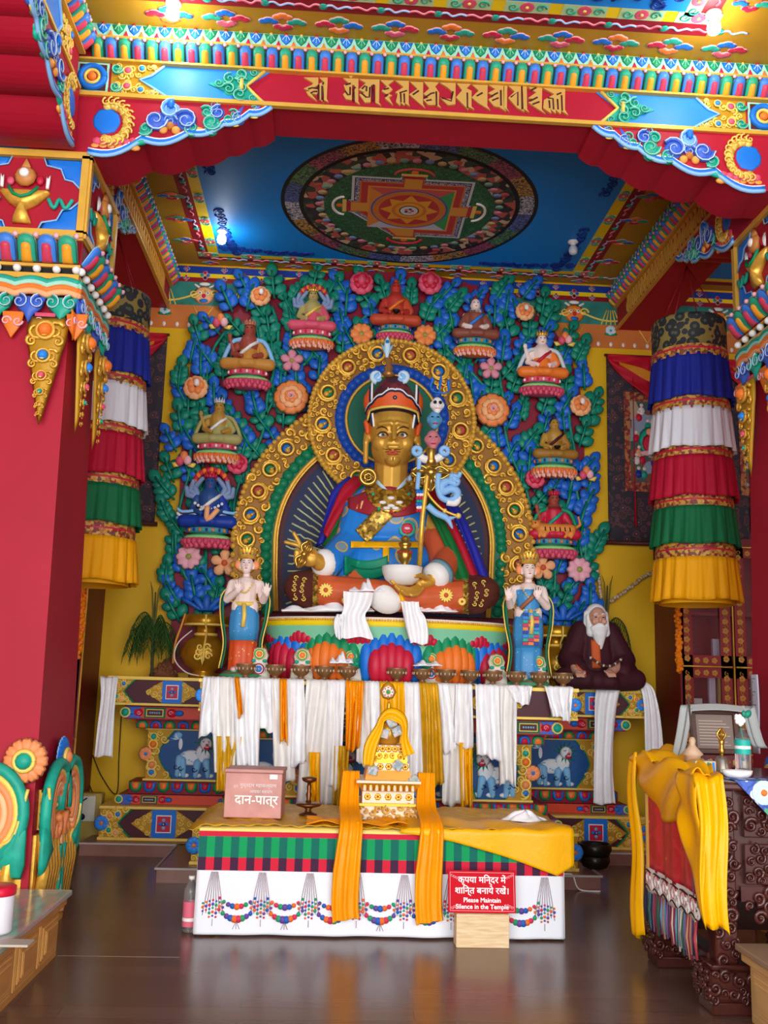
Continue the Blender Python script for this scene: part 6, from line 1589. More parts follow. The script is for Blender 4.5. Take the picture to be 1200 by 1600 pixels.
    kn = parts['k1'].obj('brocade_hem', t); k2 = parts['k2'].obj('brocade_hem', t); parts['robe_skirt'].obj('robe_skirt', t)
    hl = hitfn(lg)
    for kp, pts in ((kn, ((462, 905), (475, 908), (460, 918), (472, 920), (462, 932), (475, 933))), (k2, ((741, 915), (755, 912), (745, 930), (760, 926), (752, 942), (742, 941)))):
        b = MB()
        for px, py in pts:
            p, n = hl(px, py, 8.1); b.M = frame(p-ray(px, py).normalized()*.006, (1, 0, 0), (0, 0, 1)); b.scroll((0, .012), .02, 1.2, 0, 1, .006, YGOLD, 0, 4); b.scroll((0, -.014), .02, 1.2, pi, 1, .006, YGOLD, 0, 4)
        b.obj('gold_curls', kp)
    for px, py in ((509, 922), (697, 930), (540, 938), (722, 940)):
        p, n = hl(px, py, 8.05); b = MB(); b.M = frame(p-ray(px, py).normalized()*.008, (1, 0, 0), (0, 0, 1)); b.flower((0, 0), .06 if py < 935 else .035, 14, YGOLD, mat('robe_orange', '#c95a2c'), 0, .12, None, 0, .22, 0, .35); b.obj('gold_sunflower', t)
    b = MB(); p = P(606, 935, 7.9); b.M = Matrix.Translation(p) @ Matrix.Rotation(radians(12), 4, 'Y'); b.ell((-.01, .05, 0), (.155, .1, .125), WHITE, 24, 14); b.M = None; b.obj('white_boot', t)
    b = MB(); p = P(626, 935, 7.9); b.M = Matrix.Translation(p) @ Matrix.Rotation(radians(-18), 4, 'Y'); b.ell((.01, .06, 0), (.035, .1, .125), YS, 12, 10); b.M = None; b.obj('yellow_boot_band', t)
    # cape in bands of colour
    def band(nm, A, B, Y0, Y1, m):
        A = L2([P(x, y, 8.5) for x, y in A], 4); B = L2([P(x, y, 8.5) for x, y in B], 4); n = len(A)-1; b = MB()
        def f(u, v):
            i = min(n-1, int(v*n)); tt = v*n-i; a = A[i].lerp(A[i+1], tt); c = B[i].lerp(B[i+1], tt); p = a.lerp(c, u)
            return (p.x, Y0+(Y1-Y0)*v-.035*sin(pi*u)-.012*sin(u*9+v*3), p.z)
        b.sheet(f, 10, 20, m, .02); b.obj(nm, t)
    CB, CRD, CGN = mat('cape_blue', '#24289a', .5), mat('cape_red', '#b0132a', .5), mat('cape_green', '#0f6a30', .5)
    band('cape_blue_band', [(545,742),(521,765),(510,800),(494,855)], [(560,748),(535,775),(522,805),(505,850)], 8.66, 8.5, CB)
    band('cape_red_band', [(556,742),(536,760),(522,790),(505,830)], [(578,752),(560,775),(540,800),(512,850)], 8.62, 8.46, CRD)
    band('cape_green_band', [(574,750),(552,775),(530,812),(503,855)], [(584,752),(562,780),(542,820),(515,860)], 8.58, 8.42, CGN)
    band('cape_blue_band', [(668,775),(700,800),(722,850),(742,918)], [(685,758),(716,800),(735,850),(758,918)], 8.54, 8.20, CB)
    band('cape_red_band', [(655,765),(682,805),(702,850),(724,918)], [(672,762),(694,800),(716,850),(742,918)], 8.50, 8.16, CRD)
    band('cape_green_band', [(648,765),(668,805),(690,860),(705,918)], [(660,765),(684,810),(704,855),(728,918)], 8.46, 8.12, CGN)
    # --- painted face
    hb = lambda px, py: hitb(px, py, 8.15)
    def on(px, py, off=.004): p, n = hb(px, py); return p-ray(px, py).normalized()*off
    for e, cx in ((-1, 598.6), (1, 628.6)):
        b = MB(); c = on(cx, 680, .0); b.ell((c.x, c.y+.012, c.z), (.04, .022, .021), WHITE, 16, 10); b.obj('eye', t)
        eo = t.children[-1]
        b = MB(); b.ell((c.x, c.y-.008, c.z), (.017, .006, .018), mat('iris_grey', '#5d625f', .3), 12, 8); b.ell((c.x, c.y-.013, c.z), (.008, .004, .008), BLACK, 8, 6); b.obj('iris', eo)
        b = MB(); LID = mat('lid_rose', '#b0503c', .5)
        b.tube([on(cx+dx, 680-5.2*sqrt(max(0, 1-(dx/8)**2)), .008) for dx in (-8, -5, -2, 2, 5, 8)], .006, mat('brow_dark', '#3a2416', .5), 5); b.tube([on(cx+dx, 681+4*sqrt(max(0, 1-(dx/8)**2)), .004) for dx in (-8, -4, 0, 4, 8)], .004, LID, 5); b.obj('eyelid_line', t)
        b = MB(); b.tube([on(613.6+e*q, y, .004) for q, y in ((7, 672.5), (11, 668.5), (17, 666.5), (23, 668.5), (26, 671))], [.003, .006, .007, .005, .002], mat('brow_dark', '#3a2416'), 5); b.obj('eyebrow', t)
        b = MB(); b.tube([on(613.6+e*q, y, .004) for q, y in ((2, 703), (6, 702), (11, 702.5), (16, 700.5))], [.003, .004, .003, .001], mat('brow_dark', '#3a2416'), 5); b.obj('moustache', t)
    b = MB(); b.tube([on(613.6+q, 706-(1.2 if abs(q) in (3, 4) else 0), .002) for q in (-12, -8, -4, 0, 4, 8, 12)], [.003, .009, .012, .01, .012, .009, .003], mat('lip_red', '#b8442c', .4), 6); b.tube([on(613.6+q, 709.5, .002) for q in (-9, -5, 0, 5, 9)], [.004, .01, .013, .01, .004], mat('lip_red', '#b8442c'), 6); b.obj('lips', t)
    b = MB(); b.tube([on(614, y, .004) for y in (714, 718, 720)], [.004, .006, .002], mat('brow_dark', '#3a2416'), 5); b.obj('chin_tuft', t)
    # --- hat
    HO = mat('hat_orange', '#dd5a22', .5); HP = pattern('hat_brocade', ['#4e1a26', '#6b2230', '#3c2a3a', '#7d3038'], 16, .6, 'cells', .1)
    b = MB(); b.lathe([(.225, .19), (.225, .28), (.2, .37), (.16, .45), (.11, .52), (.05, .57), (.01, .58)], HP, 32, (hc.x, hc.y+.03, hc.z), 1, 1.05); b.obj('hat_crown', t)
    def wrap(a, z, r=.235): return (hc.x+r*sin(a), hc.y+.03-r*1.06*cos(a), hc.z+z)
    def up(a):
        q = abs(a)/1.3; return .37-.16*q**1.25+.018*abs(sin(q*3*pi))
    def lo(a):
        q = abs(a)/1.3; return .205+.015*(1-q) if q < .8 else .208-.13*((q-.8)/.2)
    b = MB(); b.sheet(lambda u, v: wrap(-1.3+2.6*u, lo(-1.3+2.6*u)+(up(-1.3+2.6*u)-lo(-1.3+2.6*u))*v, .238+.015*v), 40, 6, HO, .012); fl = b.obj('hat_brim', t)
    b = MB()
    for off, r_, m_ in ((.0, .009, WHITE), (-.016, .009, NAVY)): b.tube([wrap(-1.3+2.6*i/40, up(-1.3+2.6*i/40)+off, .258) for i in range(41)], r_, m_, 5)
    b.obj('brim_piping', fl)
    b = MB(); b.tube([wrap(-1.2+2.4*i/30, lo(-1.2+2.4*i/30), .245) for i in range(31)], .013, YGOLD, 6); b.tube([wrap(-1.2+2.4*i/30, lo(-1.2+2.4*i/30)-.018, .238) for i in range(31)], .009, BLACK, 5); b.obj('brim_edge', fl)
    b = MB(); b.M = frame(wrap(0, .3, .25), (1, 0, 0), (0, 0, 1)); b.flower((0, 0), .02, 6, NAVY, YGOLD, 0, .2); b.obj('brim_jewel', fl)
    for e in (-1, 1):
        b = MB(); b.M = frame(H(e*.205, -.06, .22), (1, .6*e, 0), (0, 0, 1))
        b.dome([(e*x, z) for x, z in ((-.03, -.13), (.03, -.05), (.075, .06), (.07, .14), (.03, .2), (-.015, .245), (-.03, .1))], 0, .03, HO, 3); fo = b.obj('hat_flap', t)
        b = MB(); b.M = frame(H(e*.203, -.07, .22), (1, .6*e, 0), (0, 0, 1)); b.tube(L2([(-e*.045, -.16, .015), (-e*.03, -.05, .02), (-e*.02, .1, .025), (-e*.015, .25, .02)], 4), .011, WHITE, 5); b.tube(L2([(e*.0-e*.025, -.15, .015), (-e*.008, -.05, .02), (e*.0, .1, .025), (e*.002, .22, .02)], 4), .009, NAVY, 5); b.obj('flap_piping', fo)
        b = MB(); b.caps(H(e*.235, -.02, .12), H(e*.225, -.02, .03), .03, .02, HO); b.obj('hat_strap', t)
        b = MB(); c = P(613+e*20-4, 588, 8.3); b.M = frame(c, (1, 0, 0), (0, 0, 1))
        b.scroll((0, 0), .055, 1.3, -pi/2, e, .028, PBLUE, 0); b.scroll((-e*.02, -.02), .04, 1.0, pi/2, -e, .022, LBLUE, .005); b.obj('cloud_puff', t)
    b = MB(); b.M = frame(P(613, 608, 8.2), (1, 0, 0), (0, 0, 1)); b.prism([(.045*cos(a), .045*sin(a)) for a in [pi+pi*k/10 for k in range(11)]]+[(.036*cos(a), .012+.036*sin(a)) for a in [-k*pi/10 for k in range(11)]], 0, .02, WHITE); b.obj('crescent_moon', t)
    b = MB(); c = P(607, 590, 8.35); b.lathe([(.03, 0), (.06, .03), (.03, .06), (.045, .09), (.02, .12), (.035, .16), (.01, .2)], mat('finial_copper', '#b07a40', .35, .5), 16, c); b.obj('hat_finial', t)
    b = MB(); b.M = frame(P(604.5, 560, 8.33), (1, 0, 0), (0, 0, 1)); b.dome([(-.012, 0), (-.03, .1), (-.028, .16), (0, .22), (.028, .16), (.03, .1), (.012, 0)], 0, .03, PBLUE, 3); b.gem((0, .15), .014, BLUE, TEAL, .025)
    for e in (-1, 1): b.dome([(0, .0), (e*.045, .09), (e*.065, .15), (e*.03, .12), (e*.015, .06)], -.005, .02, mat('feather_grey', '#8fb4c8', .5), 2)
    b.obj('feather', t)
    b = MB(); c = P(575, 745, 8.28); b.M = frame(c, (1, 0, 0), (0, 0, 1)); b.torus((0, 0, 0), .066, .02, BRASS, 22, 8); b.torus((0, 0, 0), .03, .01, BRASS, 14, 6)
    for k in range(3): b.tube([(0, 0, 0), (.05*cos(k*2.1), .05*sin(k*2.1), 0)], .01, BRASS)
    b.obj('earring', t)
    return t
statue()
# ---- what the statue holds
def vajra_head(b, d, r, m, n=4):
    for k in range(n):
        a = 2*pi*k/n; b.tube(L2([(0, 0, 0), (r*.9*cos(a), r*.9*sin(a), d*.35), (r*cos(a), r*sin(a), d*.6), (r*.3*cos(a), r*.3*sin(a), d*.95), (0, 0, d)], 4), r*.24, m, 6)
    b.tube([(0, 0, 0), (0, 0, d*1.05)], r*.2, m, 6)
b = MB(); a_, c_ = P(466, 886, 7.85), P(484, 846, 7.85); d = (c_-a_); L_ = d.length; z = d.normalized(); x = z.cross(Vector((0, 1, 0))).normalized(); y = z.cross(x)
M = Matrix.Identity(4)
for i in range(3): M[i][0], M[i][1], M[i][2], M[i][3] = x[i], y[i], z[i], ((a_+c_)/2)[i]
b.M = M; vajra_head(b, L_*.5, .045, BRASS, 5); b.M = M @ Matrix.Rotation(pi, 4, 'X'); vajra_head(b, L_*.5, .045, BRASS, 5); b.M = M; b.ell((0, 0, 0), .03, BRASS)
o = b.obj('vajra'); tag(o, 'gold thunderbolt sceptre in the raised right hand of the golden statue', 'sceptre')
def skull_bowl():
    c = P(628, 899, 7.86); t = thing('white_bowl', 'white bowl with dark blue filling resting on the hand of the golden statue', 'bowl', (c.x, c.y, c.z-.09))
    b = MB(); b.lathe([(.03, -.085), (.09, -.075), (.14, -.035), (.163, .02), (.168, .07), (.16, .072), (.15, .05)], WHITE, 32, c); b.obj('bowl_shell', t)
    b = MB(); b.lathe([(.15, .052), (.1, .07), (.02, .078)], mat('nectar_blue', '#3a4a80', .4), 24, c)
    for k in range(9): b.ell((c.x+.13*cos(k*.7), c.y+.13*sin(k*.7), c.z+.062), .016, WHITE, 6, 4)
    b.obj('filling', t)
    v = thing('treasure_vase', 'small gold vase standing in the white bowl of the golden statue', 'vase', (c.x+.02, c.y, c.z+.072))
    p = (c.x+.02, c.y, c.z+.07)
    b = MB(); b.lathe([(.03, 0), (.025, .02), (.05, .06), (.062, .1), (.05, .14), (.035, .155), (.05, .175), (.055, .2), (.03, .21), (.04, .235), (.02, .26), (.004, .265)], BRASS, 20, p)
    b.obj('vase_body', v); b = MB()
    for k in range(5): b.ell((p[0]+.055*cos(pi+pi*k/4), p[1]+.055*sin(pi+pi*k/4), p[2]+.12), .012, CRIM, 6, 4)
    b.obj('jewel_band', v)
skull_bowl()
def staff():
    t = thing('trident_staff', 'tall gold staff with three stacked heads and blue trident leaning on the golden statue', 'staff', P(656, 882, 8.0))
    Yt = 8.02; Q = lambda px, py: P(px, py, Yt)
    b = MB(); b.tube([Q(655, 884), Q(660, 810), Q(668, 740), Q(674, 700)], .022, GOLD, 10); b.obj('shaft', t)
    def face(nm, px, py, s, m, hm, skull=False):
        c = Q(px, py); b = MB(); b.ell((c.x, c.y, c.z), (.062*s, .06*s, .085*s), m, 14, 10); b.ell((c.x, c.y-.02, c.z-.05*s), (.042*s, .045*s, .05*s), m); b.ell((c.x, c.y-.06*s, c.z-.01), (.012, .018, .02), m, 8, 6)
        for e in (-1, 1): b.ell((c.x+e*.06*s, c.y, c.z), (.014, .02, .03), m, 8, 6)
        f = skin(b, .009, m, 2).obj(nm, t)
        b = MB()
        for e in (-1, 1): b.ell((c.x+e*.026*s, c.y-.055*s, c.z+.012), (.016 if skull else .012, .014, .016 if skull else .006), BLACK if skull else hm, 8, 6)
        b.ell((c.x, c.y-.062*s, c.z-.05*s), (.024, .012, .008), CRIM if not skull else LPINK, 8, 5); b.obj('features', f)
    face('pink_head', 676, 687, 1., mat('head_pink', '#cf7f86', .5), BROWN); face('blue_head', 679, 656, .95, mat('head_blue', '#5b9cc6', .5), NAVY); face('skull', 683, 633, .85, WHITE, BLACK, True)
    b = MB(); c = Q(686, 614)
    b.M = Matrix.Translation(c) @ Matrix.Rotation(radians(6), 4, 'Y') @ Matrix.Scale(.82, 4)
    b.tube([(0, 0, -.03), (0, 0, .06), (0, 0, .13), (0, 0, .21)], [.014, .018, .03, .003], BLUE, 8, flat=.6)
    for e in (-1, 1): b.tube(L2([(0, 0, 0), (e*.07, 0, .01), (e*.1, 0, .06), (e*.085, 0, .12), (e*.1, 0, .17)], 4), [.014]*8+[.026]*4+[.03]*3+[.003]*2, BLUE, 8, flat=.6)
    b.M = None; b.obj('trident', t)
    b = MB(); c = Q(673, 738); b.M = Matrix.Translation(c) @ Matrix.Rotation(pi/2, 4, 'Y'); vajra_head(b, .16, .05, BRASS, 4); b.M = Matrix.Translation(c) @ Matrix.Rotation(-pi/2, 4, 'Y'); vajra_head(b, .16, .05, BRASS, 4); b.M = Matrix.Translation(c) @ Matrix.Rotation(pi, 4, 'Y'); vajra_head(b, .16, .05, BRASS, 4); b.M = Matrix.Translation(c); b.ell((0, 0, 0), .05, BRASS); b.lathe([(.04, .05), (.05, .1), (.035, .16), (.05, .2), (.03, .22)], BRASS, 14); b.M = None; b.obj('crossed_sceptre', t)
    b = MB(); b.tube(L2([Q(652, 707), Q(660, 716), Q(673, 719), Q(686, 715), Q(694, 707)], 5), .036, WHITE, 8)
    for px in (651, 694): b.M = frame(Q(px, 706)+Vector((0, -.03, 0)), (1, 0, 0), (0, 0, 1)); b.torus((0, 0, 0), .032, .022, LBLUE, 14, 6); b.M = None
    b.obj('tied_scarf', t)
    b = MB(); b.tube(L2([Q(655, 715), Q(654, 740), Q(652, 765)], 4), .022, LBLUE, 6)
    b.tube(L2([Q(686, 735), Q(684, 755), Q(688, 775), Q(700, 782), Q(712, 778), Q(714, 768), Q(704, 764), Q(692, 768), Q(690, 758), Q(700, 752), Q(712, 756), Q(714, 750), Q(706, 747), Q(708, 742), Q(716, 745), Q(719, 738)], 5), [.028]*20+[.036]*25+[.03]*20+[.02]*11, LBLUE, 7)
    b.tube(L2([Q(698, 785), Q(712, 786), Q(716, 776)], 5), .03, WHITE, 7); b.tube(L2([Q(668, 790), Q(682, 802), Q(698, 810), Q(707, 826)], 5), [.03]*10+[.028, .024, .02, .016, .012, .008], LBLUE, 7); b.tube([Q(700, 811), Q(712, 808)], [.026, .006], LBLUE)
    b.obj('blue_ribbon', t)
    b = MB()
    for i, py in enumerate(range(768, 800, 5)):
        for px in (652, 656, 660): b.ell(Q(px+(i % 2), py), .016, (BLUE, WHITE, CRIM, TEAL)[(i+px) % 4], 8, 5)
    b.obj('bead_tassel', t)
    b = MB(); b.tube(L2([Q(664, 745), Q(668, 770), Q(690, 795), Q(714, 806)], 5), .012, GOLD, 6); b.ell(Q(716, 806), .026, YGOLD); b.ell(Q(695, 798), .02, YGOLD); b.obj('gold_cord', t)
staff()
# ---- offerings along the altar edge
def bowls():
    pxs = [384, 430, 470, 507, 543, 620, 660, 697, 735, 770, 807, 844, 880]
    base = None; od = ['first', 'second', 'third', 'fourth', 'fifth', 'sixth', 'seventh', 'eighth', 'ninth', 'tenth', 'eleventh', 'twelfth', 'thirteenth']
    for i, px in enumerate(pxs):
        x = at(px, 1052, 7.85).x; lab = od[i]+' brass offering bowl from the left on the altar edge'
        if base is None:
            base = thing('offering_bowl', lab, 'bowl', (x, 7.855, 1.493), 'brass offering bowls on the altar edge')
            b = MB(); b.lathe([(.045, 0), (.042, .012), (.022, .022), (.024, .034), (.05, .05), (.074, .08), (.08, .115), (.084, .122), (.076, .122), (.06, .105)], COPPER, 24); b.obj('bowl_shell', base, True)
            b = MB()
            for k in range(14):
                a = 2*pi*k/14; b.ell((.078*cos(a), .078*sin(a), .085), (.006, .006, .012), mat('bowl_mark', '#c9b498', .4), 6, 4)
            b.obj('embossed_band', base, True)
            b = MB(); b.lathe([(.076, .108), (.03, .112), (.002, .112)], WATER, 20); b.obj('water', base, True)
        else: dup(base, (x, 7.855, 1.493), lab)
bowls()
def tormas():
    base = None
    for i, (px, lab) in enumerate(((405, 'butter sculpture with two flower discs by the feet of the left attendant'), (472, 'pale butter sculpture before the left red petal of the throne'), (548, 'butter sculpture leaning left of the middle throne petal'), (617, 'butter sculpture with white figures before the middle red petal'), (673, 'butter sculpture left of the orange throne petal on the right'), (776, 'butter sculpture before the right blue throne petal'), (841, 'butter sculpture with discs by the feet of the right attendant'))):
        x = at(px, 1040, 7.99).x
        if base is None:
            base = thing('butter_sculpture', lab, 'offering cake', (x, 7.985, 1.494), 'butter sculptures before the throne')
            BU = mat('butter_white', '#e6e2cf', .5)
            b = MB(); b.M = wall(0, 0, 0); b.dome([(-.1, 0), (-.09, .1), (-.06, .15), (-.075, .2), (-.05, .255), (0, .27), (.05, .255), (.075, .2), (.06, .15), (.09, .1), (.1, 0)], -.02, .05, BU, 3, (0, .1)); b.M = None; b.lathe([(.1, 0), (.1, .02), (.03, .03)], BU, 18, (0, 0, 0), 1, .6); b.obj('dough_body', base, True)
            for z, r, m1, m2 in ((.205, .05, YGOLD, TEAL), (.085, .055, WHITE, CRIM)):
                b = MB(); b.M = frame((0, -.03, z), (1, 0, 0), (0, 0, 1)); b.flower((0, 0), r, 12, m1, None, 0, .15); b.torus((0, 0, .006), r*.75, r*.12, m2, 18, 5); b.flower((0, 0), r*.5, 6, ORANGE if z > .1 else SKYB, YGOLD, .008, .3); b.obj('flower_disc', base, True)
            b = MB()
            for e in (-1, 1): b.ell((e*.045, -.03, .15), (.02, .012, .014), TEAL, 8, 5)
            b.obj('leaf_trim', base, True)
        else: dup(base, (x, 7.985, 1.494), lab)
tormas()
# ---- hanging scarves
def hang(px0, px1, yt, yb, m, label, group=None, seed=0, Y=7.64, bx0=None, bx1=None, top=True, nf=None, name='white_scarf'):
    z1 = at(px0, yt, Y).z; A = at(px0, yt, Y).x; B = at(px1, yt, Y).x
    zb = at((px0+px1)/2, yb, Y).z; A2 = at(bx0 if bx0 else px0, yb, Y).x; B2 = at(bx1 if bx1 else px1, yb, Y).x
    R = random.Random(seed); ph = R.uniform(0, 6); fr = (nf or max(1.3, (B-A)/.085))
    z1 = max(z1, zb+.1)
    def f(u, v):
        if top and v < .12:
            q = v/.12; return (A+(B-A)*u, 7.76+(Y-7.76)*q+.004*sin(u*20), 1.499+.006*sin(pi*q)+.002*sin(u*30))
        q = (v-.12)/.88 if top else v
        s = q**.9; x = (A+(A2-A)*s)+((B+(B2-B)*s)-(A+(A2-A)*s))*(u+.03*sin(q*5+u*8+ph)*(1-abs(2*u-1)))
        zt = 1.498 if top else z1
        am = .01+.016*q*R.uniform(.999, 1)
        return (x, Y-am-am*sin(u*2*pi*fr+ph+.7*sin(q*4+ph))-.004*sin(u*2*pi*fr*2.3+q*6)-.006*sin(q*17+ph+u*5)*(1-abs(2*u-1)), zt+(zb-zt)*q+.022*sin(u*4.5+ph)*q+.008*sin(u*17+ph)*q)
    b = MB(); b.sheet(f, max(16, int(fr*10)), 30, m, .003)
    o = b.obj(name); tag(o, label, 'scarf', group); return o
G1 = 'offering scarves hung over the middle altar front'
SCF = [(318,352,1045,1150,WS,310,345),(330,372,1045,1212,WS2,335,368),(364,408,1042,1200,WS,370,405),(400,430,1040,1140,WS,398,440),(425,450,1042,1215,WS2,428,462),(446,476,1040,1195,WS,448,478),
       (478,528,1088,1262,WS2,462,520),(513,541,1043,1230,WS,512,532),(560,578,1042,1195,WS2,556,580),(578,604,1040,1205,WS,574,602),(628,657,1052,1215,WS,632,660),(672,700,1060,1172,WS,684,712),(692,722,1055,1255,WS2,690,724),(712,738,1045,1165,WS,708,740),(742,780,1050,1184,WS,744,782),(776,808,1060,1226,WS2,780,806)]
ORD = ['first','second','third','fourth','fifth','sixth','seventh','eighth','ninth','tenth','eleventh','twelfth','thirteenth','fourteenth','fifteenth','sixteenth']
for i, s_ in enumerate(SCF):
    hang(s_[0], s_[1], s_[2], s_[3], s_[4], ORD[i]+' white scarf from the left over the front of the middle altar', G1, i, 7.655-.012*(i % 3), s_[5], s_[6])
for i, (a, c, y0, y1, Y, b0, b1, m_, lab) in enumerate(((541,570,1040,1170,7.6,540,562,YS3,'orange-yellow scarf hanging left of the sun disc of the small stupa'),(522,546,1165,1262,7.63,520,540,YS2,'lower gold scarf strip left of the small stupa'),(594,632,1048,1175,7.61,596,634,YS,'wide yellow scarf hanging directly behind the small stupa'),(655,684,1062,1228,7.6,662,694,YS2,'long gold scarf hanging right of the small stupa'),(717,738,1160,1262,7.63,720,738,YS,'yellow scarf strip beside the snow lion right of the small stupa'),(340,378,1150,1240,7.63,338,368,YS2,'gold scarf showing below the white scarves behind the donation box'),(437,448,1062,1160,7.6,438,450,YS3,'narrow orange ribbon among the white scarves at the left'),(483,500,1175,1262,7.6,484,500,YS,'narrow yellow scarf behind the brass oil lamp'),(366,374,1058,1118,7.6,372,380,YS3,'thin orange ribbon on the leftmost white scarves'))):
    hang(a, c, y0, y1, m_, lab, None, 50+i, Y, b0, b1, y0 < 1100, 3 if c-a > 20 else 1.5, 'yellow_scarf')
hang(790, 832, 1062, 1098, WS, 'short crumpled white scarf between two offering bowls at the right', None, 71, 7.65, 800, 828)
hang(850, 896, 1066, 1124, WS, 'short white scarf hanging at the right corner of the middle altar', None, 72, 7.65, 862, 890)
def drape(pts, wd, m, label, seed, name='white_scarf'):
    path = L2(pts, 6); n = len(path)-1; R = random.Random(seed); ph = R.uniform(0, 6); b = MB()
    def f(u, v):
        i = min(n-1, int(v*n)); p = path[i].lerp(path[i+1], v*n-i); w_ = wd*(1+.12*sin(v*7+ph)); e = (u-.5)*w_
        return (p.x+e, p.y-.012-.014*sin(u*2*pi*2.5+ph+v*3), p.z+.009*sin(u*7+v*9+ph)*min(1, v*3))
    b.sheet(f, 20, n*2, m, .003); o = b.obj(name); tag(o, label, 'scarf'); return o
Q = lambda px, py, Y: tuple(at(px, py, Y))
drape([Q(172,1058,8.8), Q(171,1060,8.69), Q(170,1085,8.66), Q(166,1130,8.66), Q(162,1182,8.66)], .14, WS, 'white scarf hanging over the left end of the altar wing', 1)
drape([Q(985,1050,8.72), Q(958,1060,8.68), Q(948,1085,8.66), Q(944,1130,8.66), Q(942,1200,8.66), Q(944,1256,8.66)], .2, WS, 'long white scarf hanging over the altar wing below the white-bearded figure', 2)
drape([Q(965,1050,8.72), Q(985,1058,8.68), Q(1008,1072,8.68), Q(1016,1100,8.66), Q(1020,1140,8.66), Q(1022,1180,8.66)], .14, WS, 'white scarf drooping from the right end of the altar wing', 3)
drape([Q(560,925,7.82), Q(558,945,7.82), Q(552,962,7.82), Q(556,985,7.82), Q(560,997,7.82)], .22, WS, 'white scarf falling from the statue lap over the throne petals', 4)
drape([Q(640,940,7.82), Q(643,955,7.82), Q(648,968,7.82), Q(653,990,7.82), Q(655,1006,7.82)], .16, WS, 'white scarf hanging over the throne rim right of the white boot', 5)
drape([Q(532,960,7.82), Q(529,975,7.82), Q(531,998,7.82)], .07, WS, 'narrow white scarf strip on the left of the throne front', 6)
def heap(px0, px1, py, Y, label, seed, h=.06, dy=.12, name='white_scarf', m=None):
    A, B = at(px0, py, Y), at(px1, py, Y); R = random.Random(seed); ph = R.uniform(0, 6); b = MB()
    b.sheet(lambda u, v: (A.x+(B.x-A.x)*u, Y-dy/2+dy*v, A.z+(B.z-A.z)*u+h*sin(pi*v)*(.55+.3*sin(u*13+ph)+.2*sin(u*29+v*9))*sin(pi*min(1, max(0.02, u)))**.5), 36, 10, m or WS, .004)
    o = b.obj(name); tag(o, label, 'scarf')
heap(440, 585, 955, 7.98, 'crumpled white scarf lying along the throne rim below the left knee', 1, .09)
heap(640, 715, 956, 7.97, 'crumpled white scarf lying on the throne rim right of the boot', 2, .1)
heap(545, 600, 925, 7.95, 'silvery white scarf bunched on the statue lap', 3, .12, .2)
heap(515, 552, 1036, 7.82, 'crumpled white scarf over the fifth offering bowl from the left', 4, .1)
heap(645, 690, 1040, 7.8, 'thin white scarf lying on the bowls right of the middle', 5, .05)
